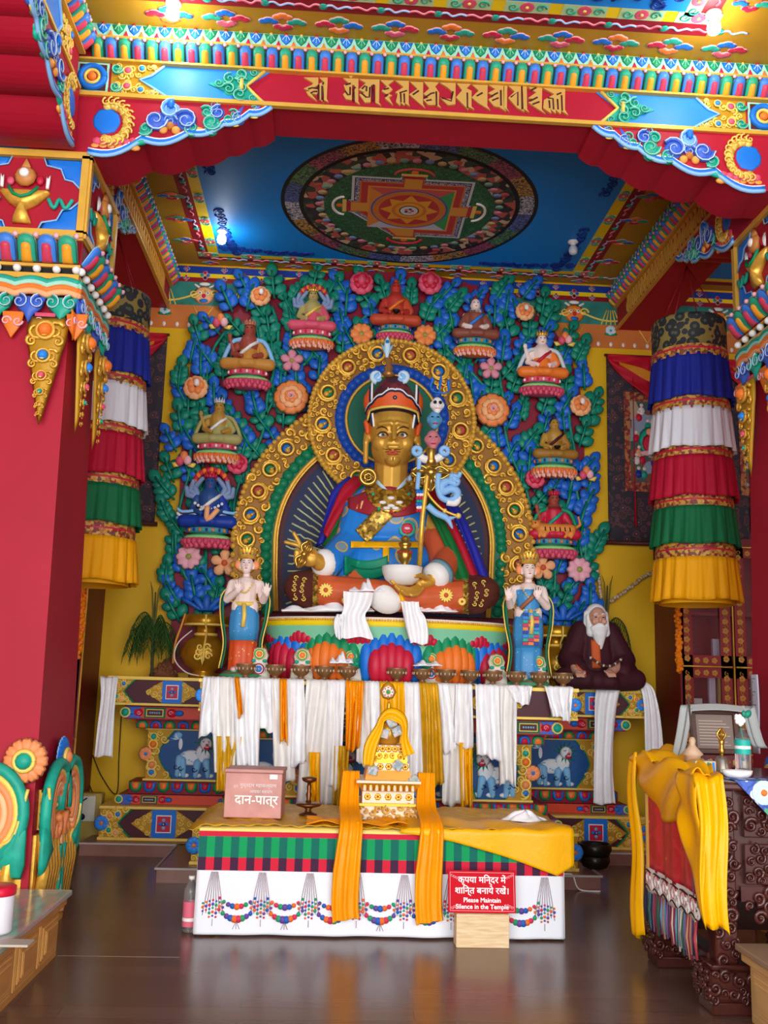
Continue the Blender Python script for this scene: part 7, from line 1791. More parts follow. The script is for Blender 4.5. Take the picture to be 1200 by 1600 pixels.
# ------------------------------------------------------------------ standing attendants
def attendant(px, pyt, pyb, Y, label, skinm, top, skirt1, skirt2, crown, apron=False, flip=1):
    f_ = at(px, pyb, Y); hd = at(px, pyt, Y); H = hd.z-1.56; x, y, z = f_.x, Y, 1.56; s = H/1.12
    t = thing('attendant_statue', label, 'statue', (x, y, 1.494))
    b = MB(); b.lathe([(.17, 0), (.19, .02), (.16, .05), (.13, .066)], mat('base_green', '#3f8f5f', .5), 24, (x, y, 1.494), 1, .8); b.lathe([(.165, .03), (.17, .04), (.16, .05)], PINK, 24, (x, y, 1.494), 1, .8); b.obj('lotus_base', t)
    hc = (x, y-.02*s, z+1.0*s)
    b = MB(); b.ell(hc, (.062*s, .068*s, .085*s), skinm, 16, 12); b.ell((hc[0], hc[1]-.015*s, hc[2]-.05*s), (.046*s, .05*s, .045*s), skinm); b.ell((hc[0], hc[1]-.07*s, hc[2]-.012*s), (.011*s, .016*s, .022*s), skinm, 8, 6)
    for e in (-1, 1): b.ell((hc[0]+e*.064*s, hc[1], hc[2]-.02*s), (.012*s, .014*s, .035*s), skinm, 8, 6)
    b.caps((x, y, z+.84*s), (x, y-.01, z+.94*s), .036*s, .034*s, skinm); b.caps((x, y, z+.62*s), (x, y, z+.78*s), .09*s, .11*s, skinm); b.caps((x-.09*s, y, z+.81*s), (x+.09*s, y, z+.81*s), .05*s, .05*s, skinm)
    for e in (-1, 1):
        hx = e*.2 if e*flip < 0 else e*.1
        el = (x+e*.17*s, y-.02*s, z+.66*s); wr = (x+(e*.21 if e*flip < 0 else e*.06)*s, y-.14*s, z+(.72 if e*flip < 0 else .74)*s)
        b.chain([(x+e*.13*s, y, z+.81*s), el, wr], [.045*s, .037*s, .028*s], skinm)
        b.ell(wr, (.028*s, .024*s, .034*s), skinm, 10, 8)
        for q in range(4): L_ = (.058, .07, .066, .05)[q]*s; finger(b, [(wr[0]+(q-1.5)*.015*s, wr[1]-.012*s, wr[2]+.022*s), (wr[0]+(q-1.5)*.021*s, wr[1]-.018*s, wr[2]+.022*s+L_*.55), (wr[0]+(q-1.5)*.025*s, wr[1]-.032*s, wr[2]+.022*s+L_)], .0078*s, skinm)
        finger(b, [(wr[0]-e*.025*s, wr[1]-.015*s, wr[2]), (wr[0]-e*.042*s, wr[1]-.03*s, wr[2]+.02*s), (wr[0]-e*.04*s, wr[1]-.04*s, wr[2]+.04*s)], .009*s, skinm)
        b.ell((x+e*.06*s, y-.08*s, z+.01*s), (.04*s, .09*s, .03*s), skinm, 10, 6); b.chain([(x+e*.05*s, y, z+.6*s), (x+e*.055*s, y, z+.3*s), (x+e*.06*s, y-.03*s, z+.03*s)], [.08*s, .055*s, .035*s], skinm)
    skin(b, .0052, skinm, 2).obj('body', t)
    if top:
        b = MB(); b.caps((x, y, z+.6*s), (x, y, z+.76*s), .1*s, .118*s, top); b.caps((x-.1*s, y, z+.79*s), (x+.1*s, y, z+.79*s), .05*s, .05*s, top); skin(b, .01, top).obj('bodice', t)
        b = MB(); b.tube([(x+.08*s, y-.1*s, z+.82*s), (x, y-.13*s, z+.72*s), (x-.09*s, y-.1*s, z+.63*s)], .02*s, mat('sash_copper', '#a86a4a', .5)); b.obj('sash', t)
    b = MB(); b.lathe([(.13*s, .28*s), (.14*s, .4*s), (.135*s, .52*s), (.112*s, .6*s), (.1*s, .63*s)], skirt1, 36, (x, y, z), 1, .8, True, (9, .03))
    b.obj('upper_skirt', t)
    b = MB(); b.lathe([(.135*s, .0), (.13*s, .02*s), (.125*s, .2*s), (.125*s, .3*s)], skirt2, 36, (x, y, z), 1, .75, True, (9, .05)); b.obj('lower_skirt', t)
    b = MB(); b.lathe([(.108*s, .6*s), (.116*s, .62*s), (.108*s, .64*s)], YGOLD, 24, (x, y, z), 1, .85); b.tube([(x, y-.11*s, z+.62*s), (x+.01*s, y-.13*s, z+.5*s), (x, y-.125*s, z+.4*s)], .022*s, YGOLD, 6); b.obj('gold_girdle', t)
    if apron:
        for k in range(9):
            b = MB(); b.M = wall(x, y-.125*s, z+(.3+.033*k)*s)
            for j in range(3): b.box(((-.075+.05*j)*s, 0, 0), ((-.027+.05*j)*s, .026*s, .012), (CRIM, DBLUE, TEAL, ORANGE, SKYB)[(k*2+j*3) % 5])
            b.obj('apron_stripe', t)
    b = MB()
    for i in range(9):
        a = pi+pi*(i+.5)/9; b.M = frame((hc[0]+.062*s*cos(a), hc[1]+.062*s*sin(a), hc[2]+.045*s), (-sin(a), cos(a), 0), (cos(a)*.35, sin(a)*.35, .94)); L_ = (.09+.05*sin(pi*(i+.5)/9))*s; b.dome([(-.024*s, 0), (-.026*s, L_*.5), (0, L_), (.026*s, L_*.5), (.024*s, 0)], 0, .012*s, crown, 2); b.gem((0, L_*.4), .009*s, CRIM if i % 2 else TEAL, None, .012*s)
    b.M = None; b.obj('crown', t)
    b = MB(); b.ell((hc[0], hc[1]+.015*s, hc[2]+.035*s), (.065*s, .062*s, .07*s), BLACK, 12, 8)
    for e in (-1, 1): b.ell((hc[0]+e*.085*s, hc[1]+.01, hc[2]-.005*s), (.035*s, .02*s, .045*s), mat('carve_coral', '#f0935a'), 8, 6)
    b.obj('hair', t)
    b = MB()
    for e in (-1, 1): b.ell((hc[0]+e*.024*s, hc[1]-.063*s, hc[2]+.008*s), (.012*s, .006*s, .004*s), BLACK, 8, 5); b.tube([(hc[0]+e*.01*s, hc[1]-.066*s, hc[2]+.024*s), (hc[0]+e*.025*s, hc[1]-.066*s, hc[2]+.03*s), (hc[0]+e*.04*s, hc[1]-.058*s, hc[2]+.024*s)], .002*s, BLACK, 4)
    b.ell((hc[0], hc[1]-.062*s, hc[2]-.045*s), (.014*s, .006*s, .005*s), CRIM, 8, 5); b.obj('painted_face', t)
    for e in (-1, 1):
        b = MB(); b.tube(L2([(x+e*.1*s, y+.04*s, z+.83*s), (x+e*.2*s, y+.02*s, z+.7*s), (x+e*.2*s, y-.02*s, z+.5*s), (x+e*.16*s, y-.03*s, z+.25*s), (x+e*.19*s, y-.03*s, z+.02*s)], 5), [.03*s]*10+[.022*s]*11, DGREEN, 8, flat=.5); b.tube(L2([(x+e*.115*s, y+.02*s, z+.83*s), (x+e*.225*s, y, z+.7*s), (x+e*.222*s, y-.03*s, z+.5*s), (x+e*.18*s, y-.04*s, z+.25*s), (x+e*.21*s, y-.04*s, z+.02*s)], 5), .007*s, YGOLD, 5); b.obj('long_scarf', t)
    b = MB()
    for k in range(13): b.ell((x+(-.075+.0125*k)*s, y-.105*s-.02*s*sin(pi*k/12), z+.82*s-.1*s*sin(pi*k/12)), .009*s, YGOLD, 6, 5)
    b.obj('necklace', t)
    return t, (x, y, z, s)
SB = pattern('starry_blue', ['#cfe0ea', '#3f93cc', '#3f93cc'], 30, .5, 'voronoi', 0, stops=[0, .12, .5]); SO = pattern('orange_print', ['#f0c050', '#d8501c', '#d8501c'], 26, .5, 'voronoi', 0, stops=[0, .16, .5])
attendant(378, 862, 1038, 8.02, 'pale standing attendant statue in blue and orange skirt left of the throne', FLESHW, None, SB, SO, GOLD, False, -1)
attendant(825, 870, 1046, 8.02, 'pale standing attendant statue in blue dress with striped apron right of the throne', FLESHW, SB, SB, SB, GOLD, True, 1)
# ------------------------------------------------------------------ white-bearded seated figure
def elder():
    p = at(930, 1078, 8.8); x, y, z = p.x, 8.8, 1.494; t = thing('elder_figure', 'white-bearded seated elder figure in dark maroon robe on the right altar wing', 'statue', (x, y, z))
    SK = mat('elder_skin', '#cf9a82', .5); RM = mat('elder_maroon', '#3f1620', .7); hz = at(930, 968, 8.8).z; hc = (x+.0, y-.08, hz)
    b = MB(); b.ell(hc, (.085, .1, .115), SK, 18, 12); b.ell((hc[0], hc[1]-.02, hc[2]-.07), (.065, .075, .06), SK); b.ell((hc[0], hc[1]-.108, hc[2]-.015), (.016, .025, .03), SK, 8, 6)
    for e in (-1, 1): b.ell((hc[0]+e*.088, hc[1]+.01, hc[2]-.02), (.016, .025, .04), SK, 8, 6); b.ell((hc[0]+e*.045, hc[1]-.08, hc[2]-.03), (.03, .03, .025), SK, 8, 6); b.caps((hc[0]+e*.015, hc[1]-.095, hc[2]+.03), (hc[0]+e*.055, hc[1]-.085, hc[2]+.028), .012, .01, SK)
    b.caps((x, y, z+.35), (x, y-.05, hz-.08), .12, .06, SK)
    for e, hx, hy, hzz in ((-1, -.24, -.3, .13), (1, .03, -.33, .14)):
        b.chain([(x+e*.16, y, z+.45), (x+e*.24, y-.1, z+.24), (x+hx, y+hy, z+hzz)], [.07, .06, .035], SK); b.ell((x+hx, y+hy-.02, z+hzz), (.04, .045, .03), SK, 10, 8)
        for q in range(4): finger(b, [(x+hx+(q-1.5)*.019, y+hy-.045, z+hzz), (x+hx+(q-1.5)*.021, y+hy-.085, z+hzz-.008), (x+hx+(q-1.5)*.02, y+hy-.105, z+hzz-.03)], .011, SK)
        finger(b, [(x+hx-e*.035, y+hy-.02, z+hzz+.01), (x+hx-e*.05, y+hy-.055, z+hzz+.015), (x+hx-e*.045, y+hy-.085, z+hzz+.005)], .012, SK)
    skin(b, .0085, SK, 2).obj('body', t)
    b = MB(); b.caps((x, y+.02, z+.2), (x, y+.02, z+.46), .2, .17, RM)
    for e in (-1, 1):
        b.chain([(x+e*.13, y, z+.52), (x+e*.25, y-.06, z+.26), (x+e*.2, y-.2, z+.16)], [.1, .11, .085], RM); b.chain([(x+e*.1, y, z+.1), (x+e*.32, y-.16, z+.09), (x-e*.06, y-.28, z+.07)], [.13, .1, .08], RM)
    b.caps((x+.2, y+.02, z+.3), (x+.3, y-.02, z+.1), .12, .12, RM)
    rv = skin(b, .012, RM, 3); rv.obj('maroon_robe', t)
    hit = hitfn(rv); b = MB(); patch(b, hit, lambda u, v: (923+14*u+2*v, 1000+44*v), 4, 10, mat('elder_orange', '#c8561c', .6), .012, 8.6); b.obj('orange_shirt', t)
    b = MB(); patch(b, hit, lambda u, v: (900+16*u, 1040+16*u-3+6*v), 6, 3, mat('elder_orange', '#c8561c'), .01, 8.6); b.obj('orange_cuff', t)
    WB = mat('beard_white', '#eeeeec', .8, bump=.5, bscale=120); b = MB()
    b.ell((hc[0], hc[1]-.06, hc[2]-.115), (.08, .07, .06), WB, 14, 8); b.caps((hc[0], hc[1]-.07, hc[2]-.14), (hc[0]+.01, hc[1]-.06, hc[2]-.28), .07, .018, WB)
    for e in (-1, 1): b.caps((hc[0]+e*.08, hc[1]-.0, hc[2]+.02), (hc[0]+e*.07, hc[1]-.04, hc[2]-.13), .025, .04, WB); b.caps((hc[0]+e*.01, hc[1]-.105, hc[2]-.055), (hc[0]+e*.06, hc[1]-.08, hc[2]-.09), .014, .02, WB)
    skin(b, .007, WB, 1).obj('beard', t)
    b = MB(); b.ell((hc[0], hc[1]+.035, hc[2]+.045), (.098, .09, .1), WB, 14, 10)
    for e in (-1, 1): b.caps((hc[0]+e*.085, hc[1]+.03, hc[2]+.05), (hc[0]+e*.095, hc[1]+.02, hc[2]-.08), .03, .028, WB)
    skin(b, .009, WB, 1).obj('hair', t)
    b = MB()
    for e in (-1, 1): b.ell((hc[0]+e*.033, hc[1]-.092, hc[2]+.01), (.012, .008, .006), BLACK, 8, 5); b.tube([(hc[0]+e*.016, hc[1]-.105, hc[2]+.036), (hc[0]+e*.035, hc[1]-.103, hc[2]+.042), (hc[0]+e*.055, hc[1]-.09, hc[2]+.034)], .006, WB, 5)
    b.ell((hc[0], hc[1]-.1, hc[2]-.066), (.022, .012, .007), mat('lip_brown', '#a8584c', .5), 8, 5); b.obj('features', t)
    b = MB()
    for k in range(22): b.ell((x-.12+.28*k/21, y-.3-.03*sin(pi*k/21), z+.27-.07*sin(pi*k/21)), .013, mat('bead_bone', '#c9b8a0', .5) if k % 4 == 0 else mat('bead_dark', '#4a2c22', .4), 8, 5)
    o = b.obj('prayer_beads'); tag(o, 'dark prayer beads across the lap of the white-bearded elder', 'beads')
elder()
# ------------------------------------------------------------------ cylindrical silk banners
def banner(cx, label):
    cy, r = 7.72, .31; Zf = lambda py: at(1080, py, cy-r).z
    t = thing('silk_banner', label, 'banner', (cx, cy, Zf(935)))
    DB = pattern('dark_brocade', ['#7a3a4a', '#3a6048', '#20242c', '#262b30', '#8a7a3a'], 15, .7, 'voronoi', .1, stops=[0, .14, .24, .3, .62])
    GB_ = pattern('gold_red_brocade', ['#b4722a', '#c9962f', '#8a2a30', '#d0a850', '#7a4a2a'], 40, .6, 'cells', .2)
    b = MB(); b.lathe([(r*.2, Zf(488)+.02), (r*.98, Zf(488)+.015), (r, Zf(490)), (r, Zf(540))], DB, 40, (cx, cy, 0)); b.obj('brocade_drum', t)
    b = MB()
    for k in range(4): b.tube([(cx+r*.9*cos(k*1.57+.8), cy+r*.9*sin(k*1.57+.8), Zf(488)), (cx, cy, 5.15)], .006, DRED, 4)
    b.obj('hanging_cord', t)
    rows = [(548, 618, '#17268e', 'blue'), (632, 696, '#e2e4e8', 'white'), (708, 773, '#b50e30', 'red'), (788, 848, '#0a6a3c', 'green'), (868, 936, '#f0a800', 'yellow')]
    prev = 535
    for i, (y0, y1, h, nm) in enumerate(rows):
        b = MB(); b.lathe([(r*1.01, Zf(prev)), (r*1.03, Zf((prev+y0)/2)), (r*1.02, Zf(y0+4))], GB_, 40, (cx, cy, 0), cap=False); b.lathe([(r*1.025, Zf((prev+y0)/2-2)), (r*1.035, Zf((prev+y0)/2)), (r*1.025, Zf((prev+y0)/2+2))], CRIM, 40, (cx, cy, 0), cap=False); b.obj('brocade_band', t)
        m_ = mat('banner_'+nm, h, .7, bump=.15, bscale=30); R = random.Random(i); ph = R.uniform(0, 6)
        def f(u, v, y0=y0, y1=y1, ph=ph, r0=r*(1.0+.012*i)):
            a = 2*pi*u; k = 1+.10*v+(.012+.03*v)*sin(a*21+ph+.8*sin(a*3)+v)+.008*sin(a*47)
            return (cx+r0*k*cos(a), cy+r0*k*sin(a), Zf(y0)+(Zf(y1)-Zf(y0))*v+.008*sin(a*5+ph)*v)
        b = MB(); b.sheet(f, 210, 8, m_, .004); o = b.obj('pleated_flounce', t); o['label'] = nm+' pleated flounce'
        prev = y1-4
    b = MB(); b.lathe([(r*.95, Zf(900)), (r*.95, Zf(940))], mat('banner_yellow', '#f0a800'), 40, (cx, cy, 0), cap=False); b.obj('inner_lining', t)
banner(2.54, 'hanging cylinder banner in five colours before the right bookcase and thangka')
banner(-2.36, 'hanging cylinder banner in five colours half hidden behind the left pillar')
# ------------------------------------------------------------------ thangka scrolls on the wall
def thangka(x0, x1, z0, z1, label, seed, veil=True):
    t = thing('thangka', label, 'scroll painting', ((x0+x1)/2, 9.27, z0)); y = 9.285; w = x1-x0; h = z1-z0
    BB = pattern('thangka_brocade_'+str(seed), ['#8a6a62', '#4a2c30', '#3a2a34', '#5c3a3e', '#2e2a34'], 15, .8, 'voronoi', .1, stops=[0, .12, .3, .36, .5])
    b = MB(); b.sheet(lambda u, v: (x0+w*u, y-.02-.008*sin(u*6), z0+h*(1-v)), 12, 10, BB, .006); b.obj('brocade_mount', t)
    b = MB(); b.box((x0+w*.2, y-.045, z0+h*.27), (x1-w*.2, y-.03, z1-h*.2), pattern('red_brocade_border', ['#a8643a', '#8a2e2a', '#6a2622', '#b07a40'], 30, .7, 'cells', .1)); b.obj('red_border', t)
    b = MB(); px0, px1, pz0, pz1 = x0+w*.27, x1-w*.27, z0+h*.32, z1-h*.25
    b.box((px0, y-.05, pz0), (px1, y-.04, pz1), pattern('painted_landscape', ['#4a6a4a', '#8aa0b4', '#7a4a3a', '#3f5a58', '#b0a080', '#95504a'], 9, .7, 'cells', 0))
    R = random.Random(seed); b.M = wall(0, y-.05, 0)
    for k in range(22):
        x, z = R.uniform(px0+.05, px1-.05), R.uniform(pz0+.06, pz1-.06)
        b.blob((x, z), (.04, .05), (CRIM, PEACH, TEAL, WHITE, DBLUE)[k % 5], 0, .06, 8, 3); b.blob((x, z+.06), .022, FLESHW, .002, .1, 8, 3)
    cx, cz = (px0+px1)/2, (pz0+pz1)/2; b.blob((cx, cz), (.12, .16), TEAL, .002, .04); b.blob((cx, cz-.02), (.08, .1), CRIM, .006, .06); b.blob((cx, cz+.1), .04, PEACH, .01, .1); b.blob((cx, cz-.12), (.12, .03), LPINK, .008, .1)
    b.M = None; b.obj('painting', t)
    b = MB(); b.tube([(x0-.03, y-.04, z0), (x1+.03, y-.04, z0)], .022, BROWN, 10); b.obj('roller', t)
    b = MB(); b.tube([(x0-.02, y-.03, z1), (x1+.02, y-.03, z1)], .014, BROWN, 8); b.obj('hanging_rod', t)
    if veil:
        VR = mat('veil_red', '#b80f28', .6); VY = mat('veil_yellow', '#d8901c', .6)
        for e in (0, 1):
            b = MB()
            def f(u, v, e=e):
                xe = x0 if e == 0 else x1; xm = (x0+x1)/2; s = 1 if e == 0 else -1
                X = xe+s*(w*.5)*u; zt = z1-.01; zb = z1-.06-.36*u**.8-.06*u
                return (X, y-.07-.02*sin(v*9+u*6)-.02*u, zt+(zb-zt)*v)
            b.sheet(f, 14, 14, VR, .005, True, lambda u, v: VY if .35 < v < .6 and u > .25 else VR); b.obj('gathered_veil', t)
        for e in (.3, .7):
            b = MB(); b.tube([(x0+w*e, y-.075, z1-.1), (x0+w*e, y-.075, z0+h*.35), (x0+w*e, y-.08, z0+.16)], [.008, .012, .03], VR, 6, flat=.3); b.obj('ribbon', t)
    return t
thangka(2.27, 3.12, 2.92, 4.86, 'thangka scroll with red veil beside the right tree behind the striped banner', 1)
thangka(-3.02, -2.18, 2.94, 4.86, 'thangka scroll with red veil on the wall behind the left banner', 2)
thangka(3.45, 4.3, 2.92, 4.86, 'dim thangka scroll seen between the right banner and the right pillar', 3)
# ------------------------------------------------------------------ scripture cases and what hangs on them
def case(x0, x1, s_, label):
    """x0 is the side towards the altar"""
    yf, yb, h = 8.62, 9.28, 2.9; t = thing('scripture_case', label, 'bookcase', ((x0+x1)/2, 8.95, 0))
    CR_ = mat('case_red', '#6e1018', .45); lo, hi = min(x0, x1), max(x0, x1); F = lambda d: x0+s_*d
    b = MB(); b.box((lo+.01, yf+.3, .01), (hi-.01, yb-.005, h-.01), CR_); b.box((lo+.005, yf+.002, h-.08), (hi-.005, yb-.002, h+.001), CR_); b.box((lo+.005, yf+.002, -.001), (hi-.005, yb-.002, .12), CR_)
    b.box((lo, yf, 0), (lo+.04, yb, h), CR_); b.box((hi-.04, yf, 0), (hi, yb, h), CR_); b.obj('carcass', t)
    n = 2; cw = (hi-lo)/n
    for i in range(n):
        for z0, z1 in ((.12, .95), (.95, 1.72), (1.72, 2.82)):
            b = MB(); a, c = lo+cw*i+.02, lo+cw*(i+1)-.02; W_ = .1
            for q in ((a, z0+.01, a+W_, z1-.01), (c-W_, z0+.01, c, z1-.01), (a, z0+.01, c, z0+.1), (a, z1-.1, c, z1-.01)): b.box((q[0], yf, q[1]), (q[2], yf+.03, q[3]), mat('door_red', '#8a1a1c', .4))
            d = b.obj('glazed_door', t)
            g = MB(); g.M = wall(0, yf-.001, 0)
            GP = mat('gold_flower_paint', '#b8843a', .5)
            for x in (a+W_/2, c-W_/2):
                k = z0+.07
                while k < z1-.05: g.flower((x, k), .03, 5, GP, None, 0, .12); g.scroll((x, k+.045), .022, 1.2, k*9, 1, .005, GP, .002, 4); k += .085
            for z in (z0+.055, z1-.055):
                k = a+.14
                while k < c-.1: g.flower((k, z), .028, 5, GP, None, 0, .12); k += .08
            g.obj('gold_flower_painting', d)
            g = MB(); g.box((a+W_, yf+.015, z0+.1), (c-W_, yf+.018, z1-.1), mat('case_glass', '#ffffff', .05, trans=1.)); g.obj('glass_pane', d)
            g = MB(); g.tube([(c+.02, yf-.005, z0), (c+.02, yf-.005, z1)], .008, GOLDP, 6); g.tube([(a, yf-.005, z1), (c, yf-.005, z1)], .008, GOLDP, 6); g.obj('gold_bead', d)
        b = MB()
    b = MB()
    for z in (.95, 1.72, 1.36, 2.2): b.box((lo+.04, yf+.06, z-.015), (hi-.04, yf+.3, z+.015), CR_)
    b.obj('shelf', t); return t
case(2.72, 3.72, 1, 'red scripture case with gold flower painting behind the right banner')
case(-2.6, -3.6, -1, 'red scripture case seen edge-on beside the left pillar')
R0 = random.Random(8)
for i, (px, py, w_, h_, c_, lab) in enumerate(((1090,1008,.09,.06,'#c9cdd0','small white card on the upper shelf of the right case'),(1119,1010,.08,.24,'#b4b4c8','tall pale paper on the upper shelf of the right case'),(1088,1080,.09,.06,'#bfc8c4','small white card on the lower shelf of the right case'),(1112,1084,.06,.27,'#b8b4c4','pale bound papers on the lower shelf of the right case'),(1126,1084,.05,.27,'#c4b25a','yellow-edged papers on the lower shelf of the right case'))):
    p = at(px, py, 8.72); zb = 1.735 if py < 1050 else 1.375
    b = MB(); b.bbox((p.x-w_/2, 8.7, zb), (p.x+w_/2, 8.74, zb+h_), mat('paper_%d' % i, c_, .7), .003); o = b.obj('shelf_paper'); tag(o, lab, 'paper')
def garland(px, y0, y1, Y, label):
    a, c = at(px, y0, Y), at(px, y1, Y); a.x = c.x = max(-2.63, min(a.x, 9)) if c.x > 0 else -2.63; b = MB(); n = 26; R = random.Random(px); MG = mat('marigold', '#f08a10', .8)
    for i in range(n):
        z = a.z+(c.z-a.z)*i/(n-1); x = c.x
        for k in range(5): b.ell((x+R.uniform(-.02, .02), Y-.03+R.uniform(-.02, .02), z+R.uniform(-.012, .012)), .02, MG if k else ORANGE, 7, 5)
    o = b.obj('marigold_garland'); tag(o, label, 'garland')
garland(1057, 935, 1048, 8.64, 'orange marigold garland hanging at the edge of the right scripture case')
garland(143, 885, 1026, 8.64, 'orange marigold garland hanging at the edge of the left scripture case')
# ------------------------------------------------------------------ carved desk at the right with its cloths
DW = mat('dark_carved_wood', '#48201a', .25, var=.2, scale=8, coat=.3); DW2 = mat('darker_wood', '#2e1410', .3)
def desk():
    X0, X1, Y0, Y1, H = 1.44, 2.3, 4.775, 5.66, 1.065; t = thing('carved_desk', 'dark carved wooden desk draped with yellow and red cloths at the right', 'desk', (1.87, 5.2, 0))
    b = MB(); b.bbox((X0-.03, Y0-.03, H-.04), (X1+.03, Y1+.03, H), DW, .012); b.obj('desk_top', t)
    b = MB(); b.box((X0+.03, Y0+.05, .55), (X1-.03, Y1-.03, H-.04), DW); b.box((X0+.03, Y0+.55, .25), (X1-.03, Y1-.03, .56), DW2); b.obj('carcass', t)
    R = random.Random(3)
    for z0, z1, nm in ((.8, 1.0, 'drawer_front'), (.58, .77, 'carved_panel')):
        for i in range(2):
            a = X0+.17+.33*i; b = MB(); b.bbox((a, Y0+.02, z0), (a+.3, Y0+.055, z1), DW, .006); b.M = wall(0, Y0+.02, 0); b.filigree(a+.02, z0+.02, a+.28, z1-.02, DW, .035, 0, .012, None, int(z0*100)+i); b.obj(nm, t)
    b = MB(); b.M = wall(0, Y0+.03, 0); b.filigree(X0+.18, .42, X1-.1, .54, DW, .035, 0, .014, None, 11); b.M = None; b.box((X0+.15, Y0+.03, .5), (X1, Y0+.08, .57), DW); b.obj('carved_apron', t)
    for x, y in ((X0, Y0), (X0, Y1-.12), (X1-.14, Y0), (X1-.14, Y1-.12)):
        b = MB(); b.bbox((x-.03, y-.03, 0), (x+.17, y+.15, .06), DW, .01); b.bbox((x-.045, y-.045, .06), (x+.185, y+.165, .2), DW, .02); b.bbox((x-.03, y-.03, .2), (x+.17, y+.15, .225), DW, .008)
        b.bbox((x+.01, y+.01, .22), (x+.12, y+.11, 1.03), DW, .012)
        b.M = wall(0, y-.045, 0); b.filigree(x-.03, .075, x+.17, .19, DW, .03, 0, .012, None, 5); b.M = wall(0, y+.01, 0); b.filigree(x+.02, .24, x+.11, .98, DW, .035, 0, .014, None, 6)
        b.M = frame((x-.045, 0, 0), (0, -1, 0), (0, 0, 1)); b.filigree(-y-.14, .075, -y+.03, .19, DW, .03, 0, .012, None, 8); b.M = None
        b.obj('leg', t)
    b = MB(); b.bbox((X0, Y0+.1, .2), (X0+.1, Y1-.1, .25), DW, .01); b.bbox((X1-.1, Y0+.1, .2), (X1, Y1-.1, .25), DW, .01); b.obj('stretcher', t)
desk()
def desk_cloths():
    X = 1.395; t = thing('hanging_cloth', 'red brocade cloth with white wave band and rainbow fringe on the side of the desk', 'cloth', (X, 5.25, 1.0))
    M = frame((X, 0, 0), (0, -1, 0), (0, 0, 1))
    RB2 = pattern('red_silk_brocade', ['#d89a5a', '#c8202c', '#c01828', '#d02a34'], 9, .5, 'voronoi', .1, stops=[0, .08, .3, .6])
    b = MB(); b.sheet(lambda u, v: (X-.008*sin(u*14)-.006*sin(u*33), 5.62-.76*u, 1.03-.52*v), 40, 12, RB2, .004, True, lambda u, v: mat('blue_satin_edge', '#5a6ab0', .5) if u < .05 or u > .95 else (YGOLD if u < .09 or u > .92 else RB2)); b.obj('red_panel', t)
    b = MB(); b.sheet(lambda u, v: (X-.004-.006*sin(u*14), 5.62-.76*u, .52-.13*v), 40, 4, mat('wave_white', '#e8e2da', .6), .004)
    b.M = M @ Matrix.Translation((0, 0, .012))
    for i in range(6):
        y = -5.56+.135*i
        b.scroll((y, .46), .036, 1.6, 0, 1, .009, WHITE, 0); b.scroll((y, .46), .046, 1.2, .5, 1, .004, CRIM, .004, 4); b.scroll((y+.05, .43), .03, 1.4, 2, -1, .008, WHITE, 0); b.tube([(y-.05, .5, 0), (y, .505, .004), (y+.05, .495, 0)], .005, BLACK, 4)
        b.tube(L2([(y-.06, .41, 0), (y-.02, .425, .004), (y+.03, .4, 0)], 4), .004, BLACK, 4)
    b.M = None; b.obj('wave_band', t)
    FC = [mat('fringe_'+n, c, .7) for n, c in (('navy', '#2a3350'), ('red', '#a83a48'), ('sky', '#6aa0c0'), ('cream', '#e0d8c8'), ('lilac', '#8a6a98'), ('green', '#3a6a5c'), ('sand', '#c89a78'))]
    b = MB(); R = random.Random(4)
    for i in range(46):
        y = 5.615-.75*i/45; L_ = .19+R.uniform(-.02, .02)
        b.tube([(X-.006, y, .4), (X-.012+R.uniform(-.006, .006), y+R.uniform(-.006, .006), .4-L_*.5), (X-.008, y+R.uniform(-.008, .008), .4-L_)], [.007, .008, .006], FC[R.randrange(7)], 5)
    b.obj('rainbow_fringe', t)
    # yellow drape
    t = thing('yellow_drape', 'yellow satin drape gathered over the corner of the carved desk', 'cloth', (1.5, 5.2, 1.08))
    def crump(u, v):
        y = 5.74-.95*u; q = v
        if q < .45: s = q/.45; return (1.63-.14*u-.02*sin(u*7)-(.25-.12*u)*s, y, 1.075+.05*(1-u)+.028*sin(u*17+s*5)+.04*abs(sin(s*7+u*3))*(1-s*.6))
        s = (q-.45)/.55; dr = .09+.26*sin(pi*min(1, u*1.05))**1.0*(.6+.4*u)
        return (1.385-.03*sin(pi*s)-.018*sin(u*15+s*6), y, 1.09+.04*(1-u)-dr*s)
    b = MB(); b.sheet(crump, 48, 26, YS, .004); b.obj('gathered_top', t)
    b = MB(); b.sheet(lambda u, v: (1.37-.012*sin(v*9)-.02*sin(u*9+v*2), 5.775-.12*u+.02*sin(v*5), 1.12-1.0*v-.02*sin(u*5)), 10, 36, YS, .004)
    b.obj('far_fall', t)
    def front(u, v):
        x = 1.335+.155*u+.035*v-.03*u*v
        if v < .12: return (x+.05*(1-v/.12), 4.9-.17*v/.12, 1.09+.01*sin(u*9))
        s = (v-.12)/.88; return (x+.012*sin(s*6), 4.725-.014*sin(u*12+s*3)-.006*sin(u*25), 1.08-.72*s*(1-.1*(1-u))-.02*sin(u*6))
    b = MB(); b.sheet(front, 18, 30, YS, .004); b.obj('front_fall', t)
    b = MB(); b.sheet(lambda u, v: (1.35-.012*sin(v*9)-.008*sin(u*9)+.03*v*(1-u), 4.712+.26*u, 1.09-(.25+.45*(1-u))*v), 10, 20, YS, .004); b.obj('corner_fall', t)
    FL_ = pattern('blue_floral', ['#f0a070', '#e8eef4', '#3a62c0', '#2a4aa8', '#4aa07a'], 13, .5, 'voronoi', 0, stops=[0, .1, .3, .5, .7])
    b = MB(); b.M = wall(0, 4.735, 0); b.prism([(1.55, 1.075), (2.3, 1.075), (2.3, .42), (1.8, .82)], 0, .004, FL_)
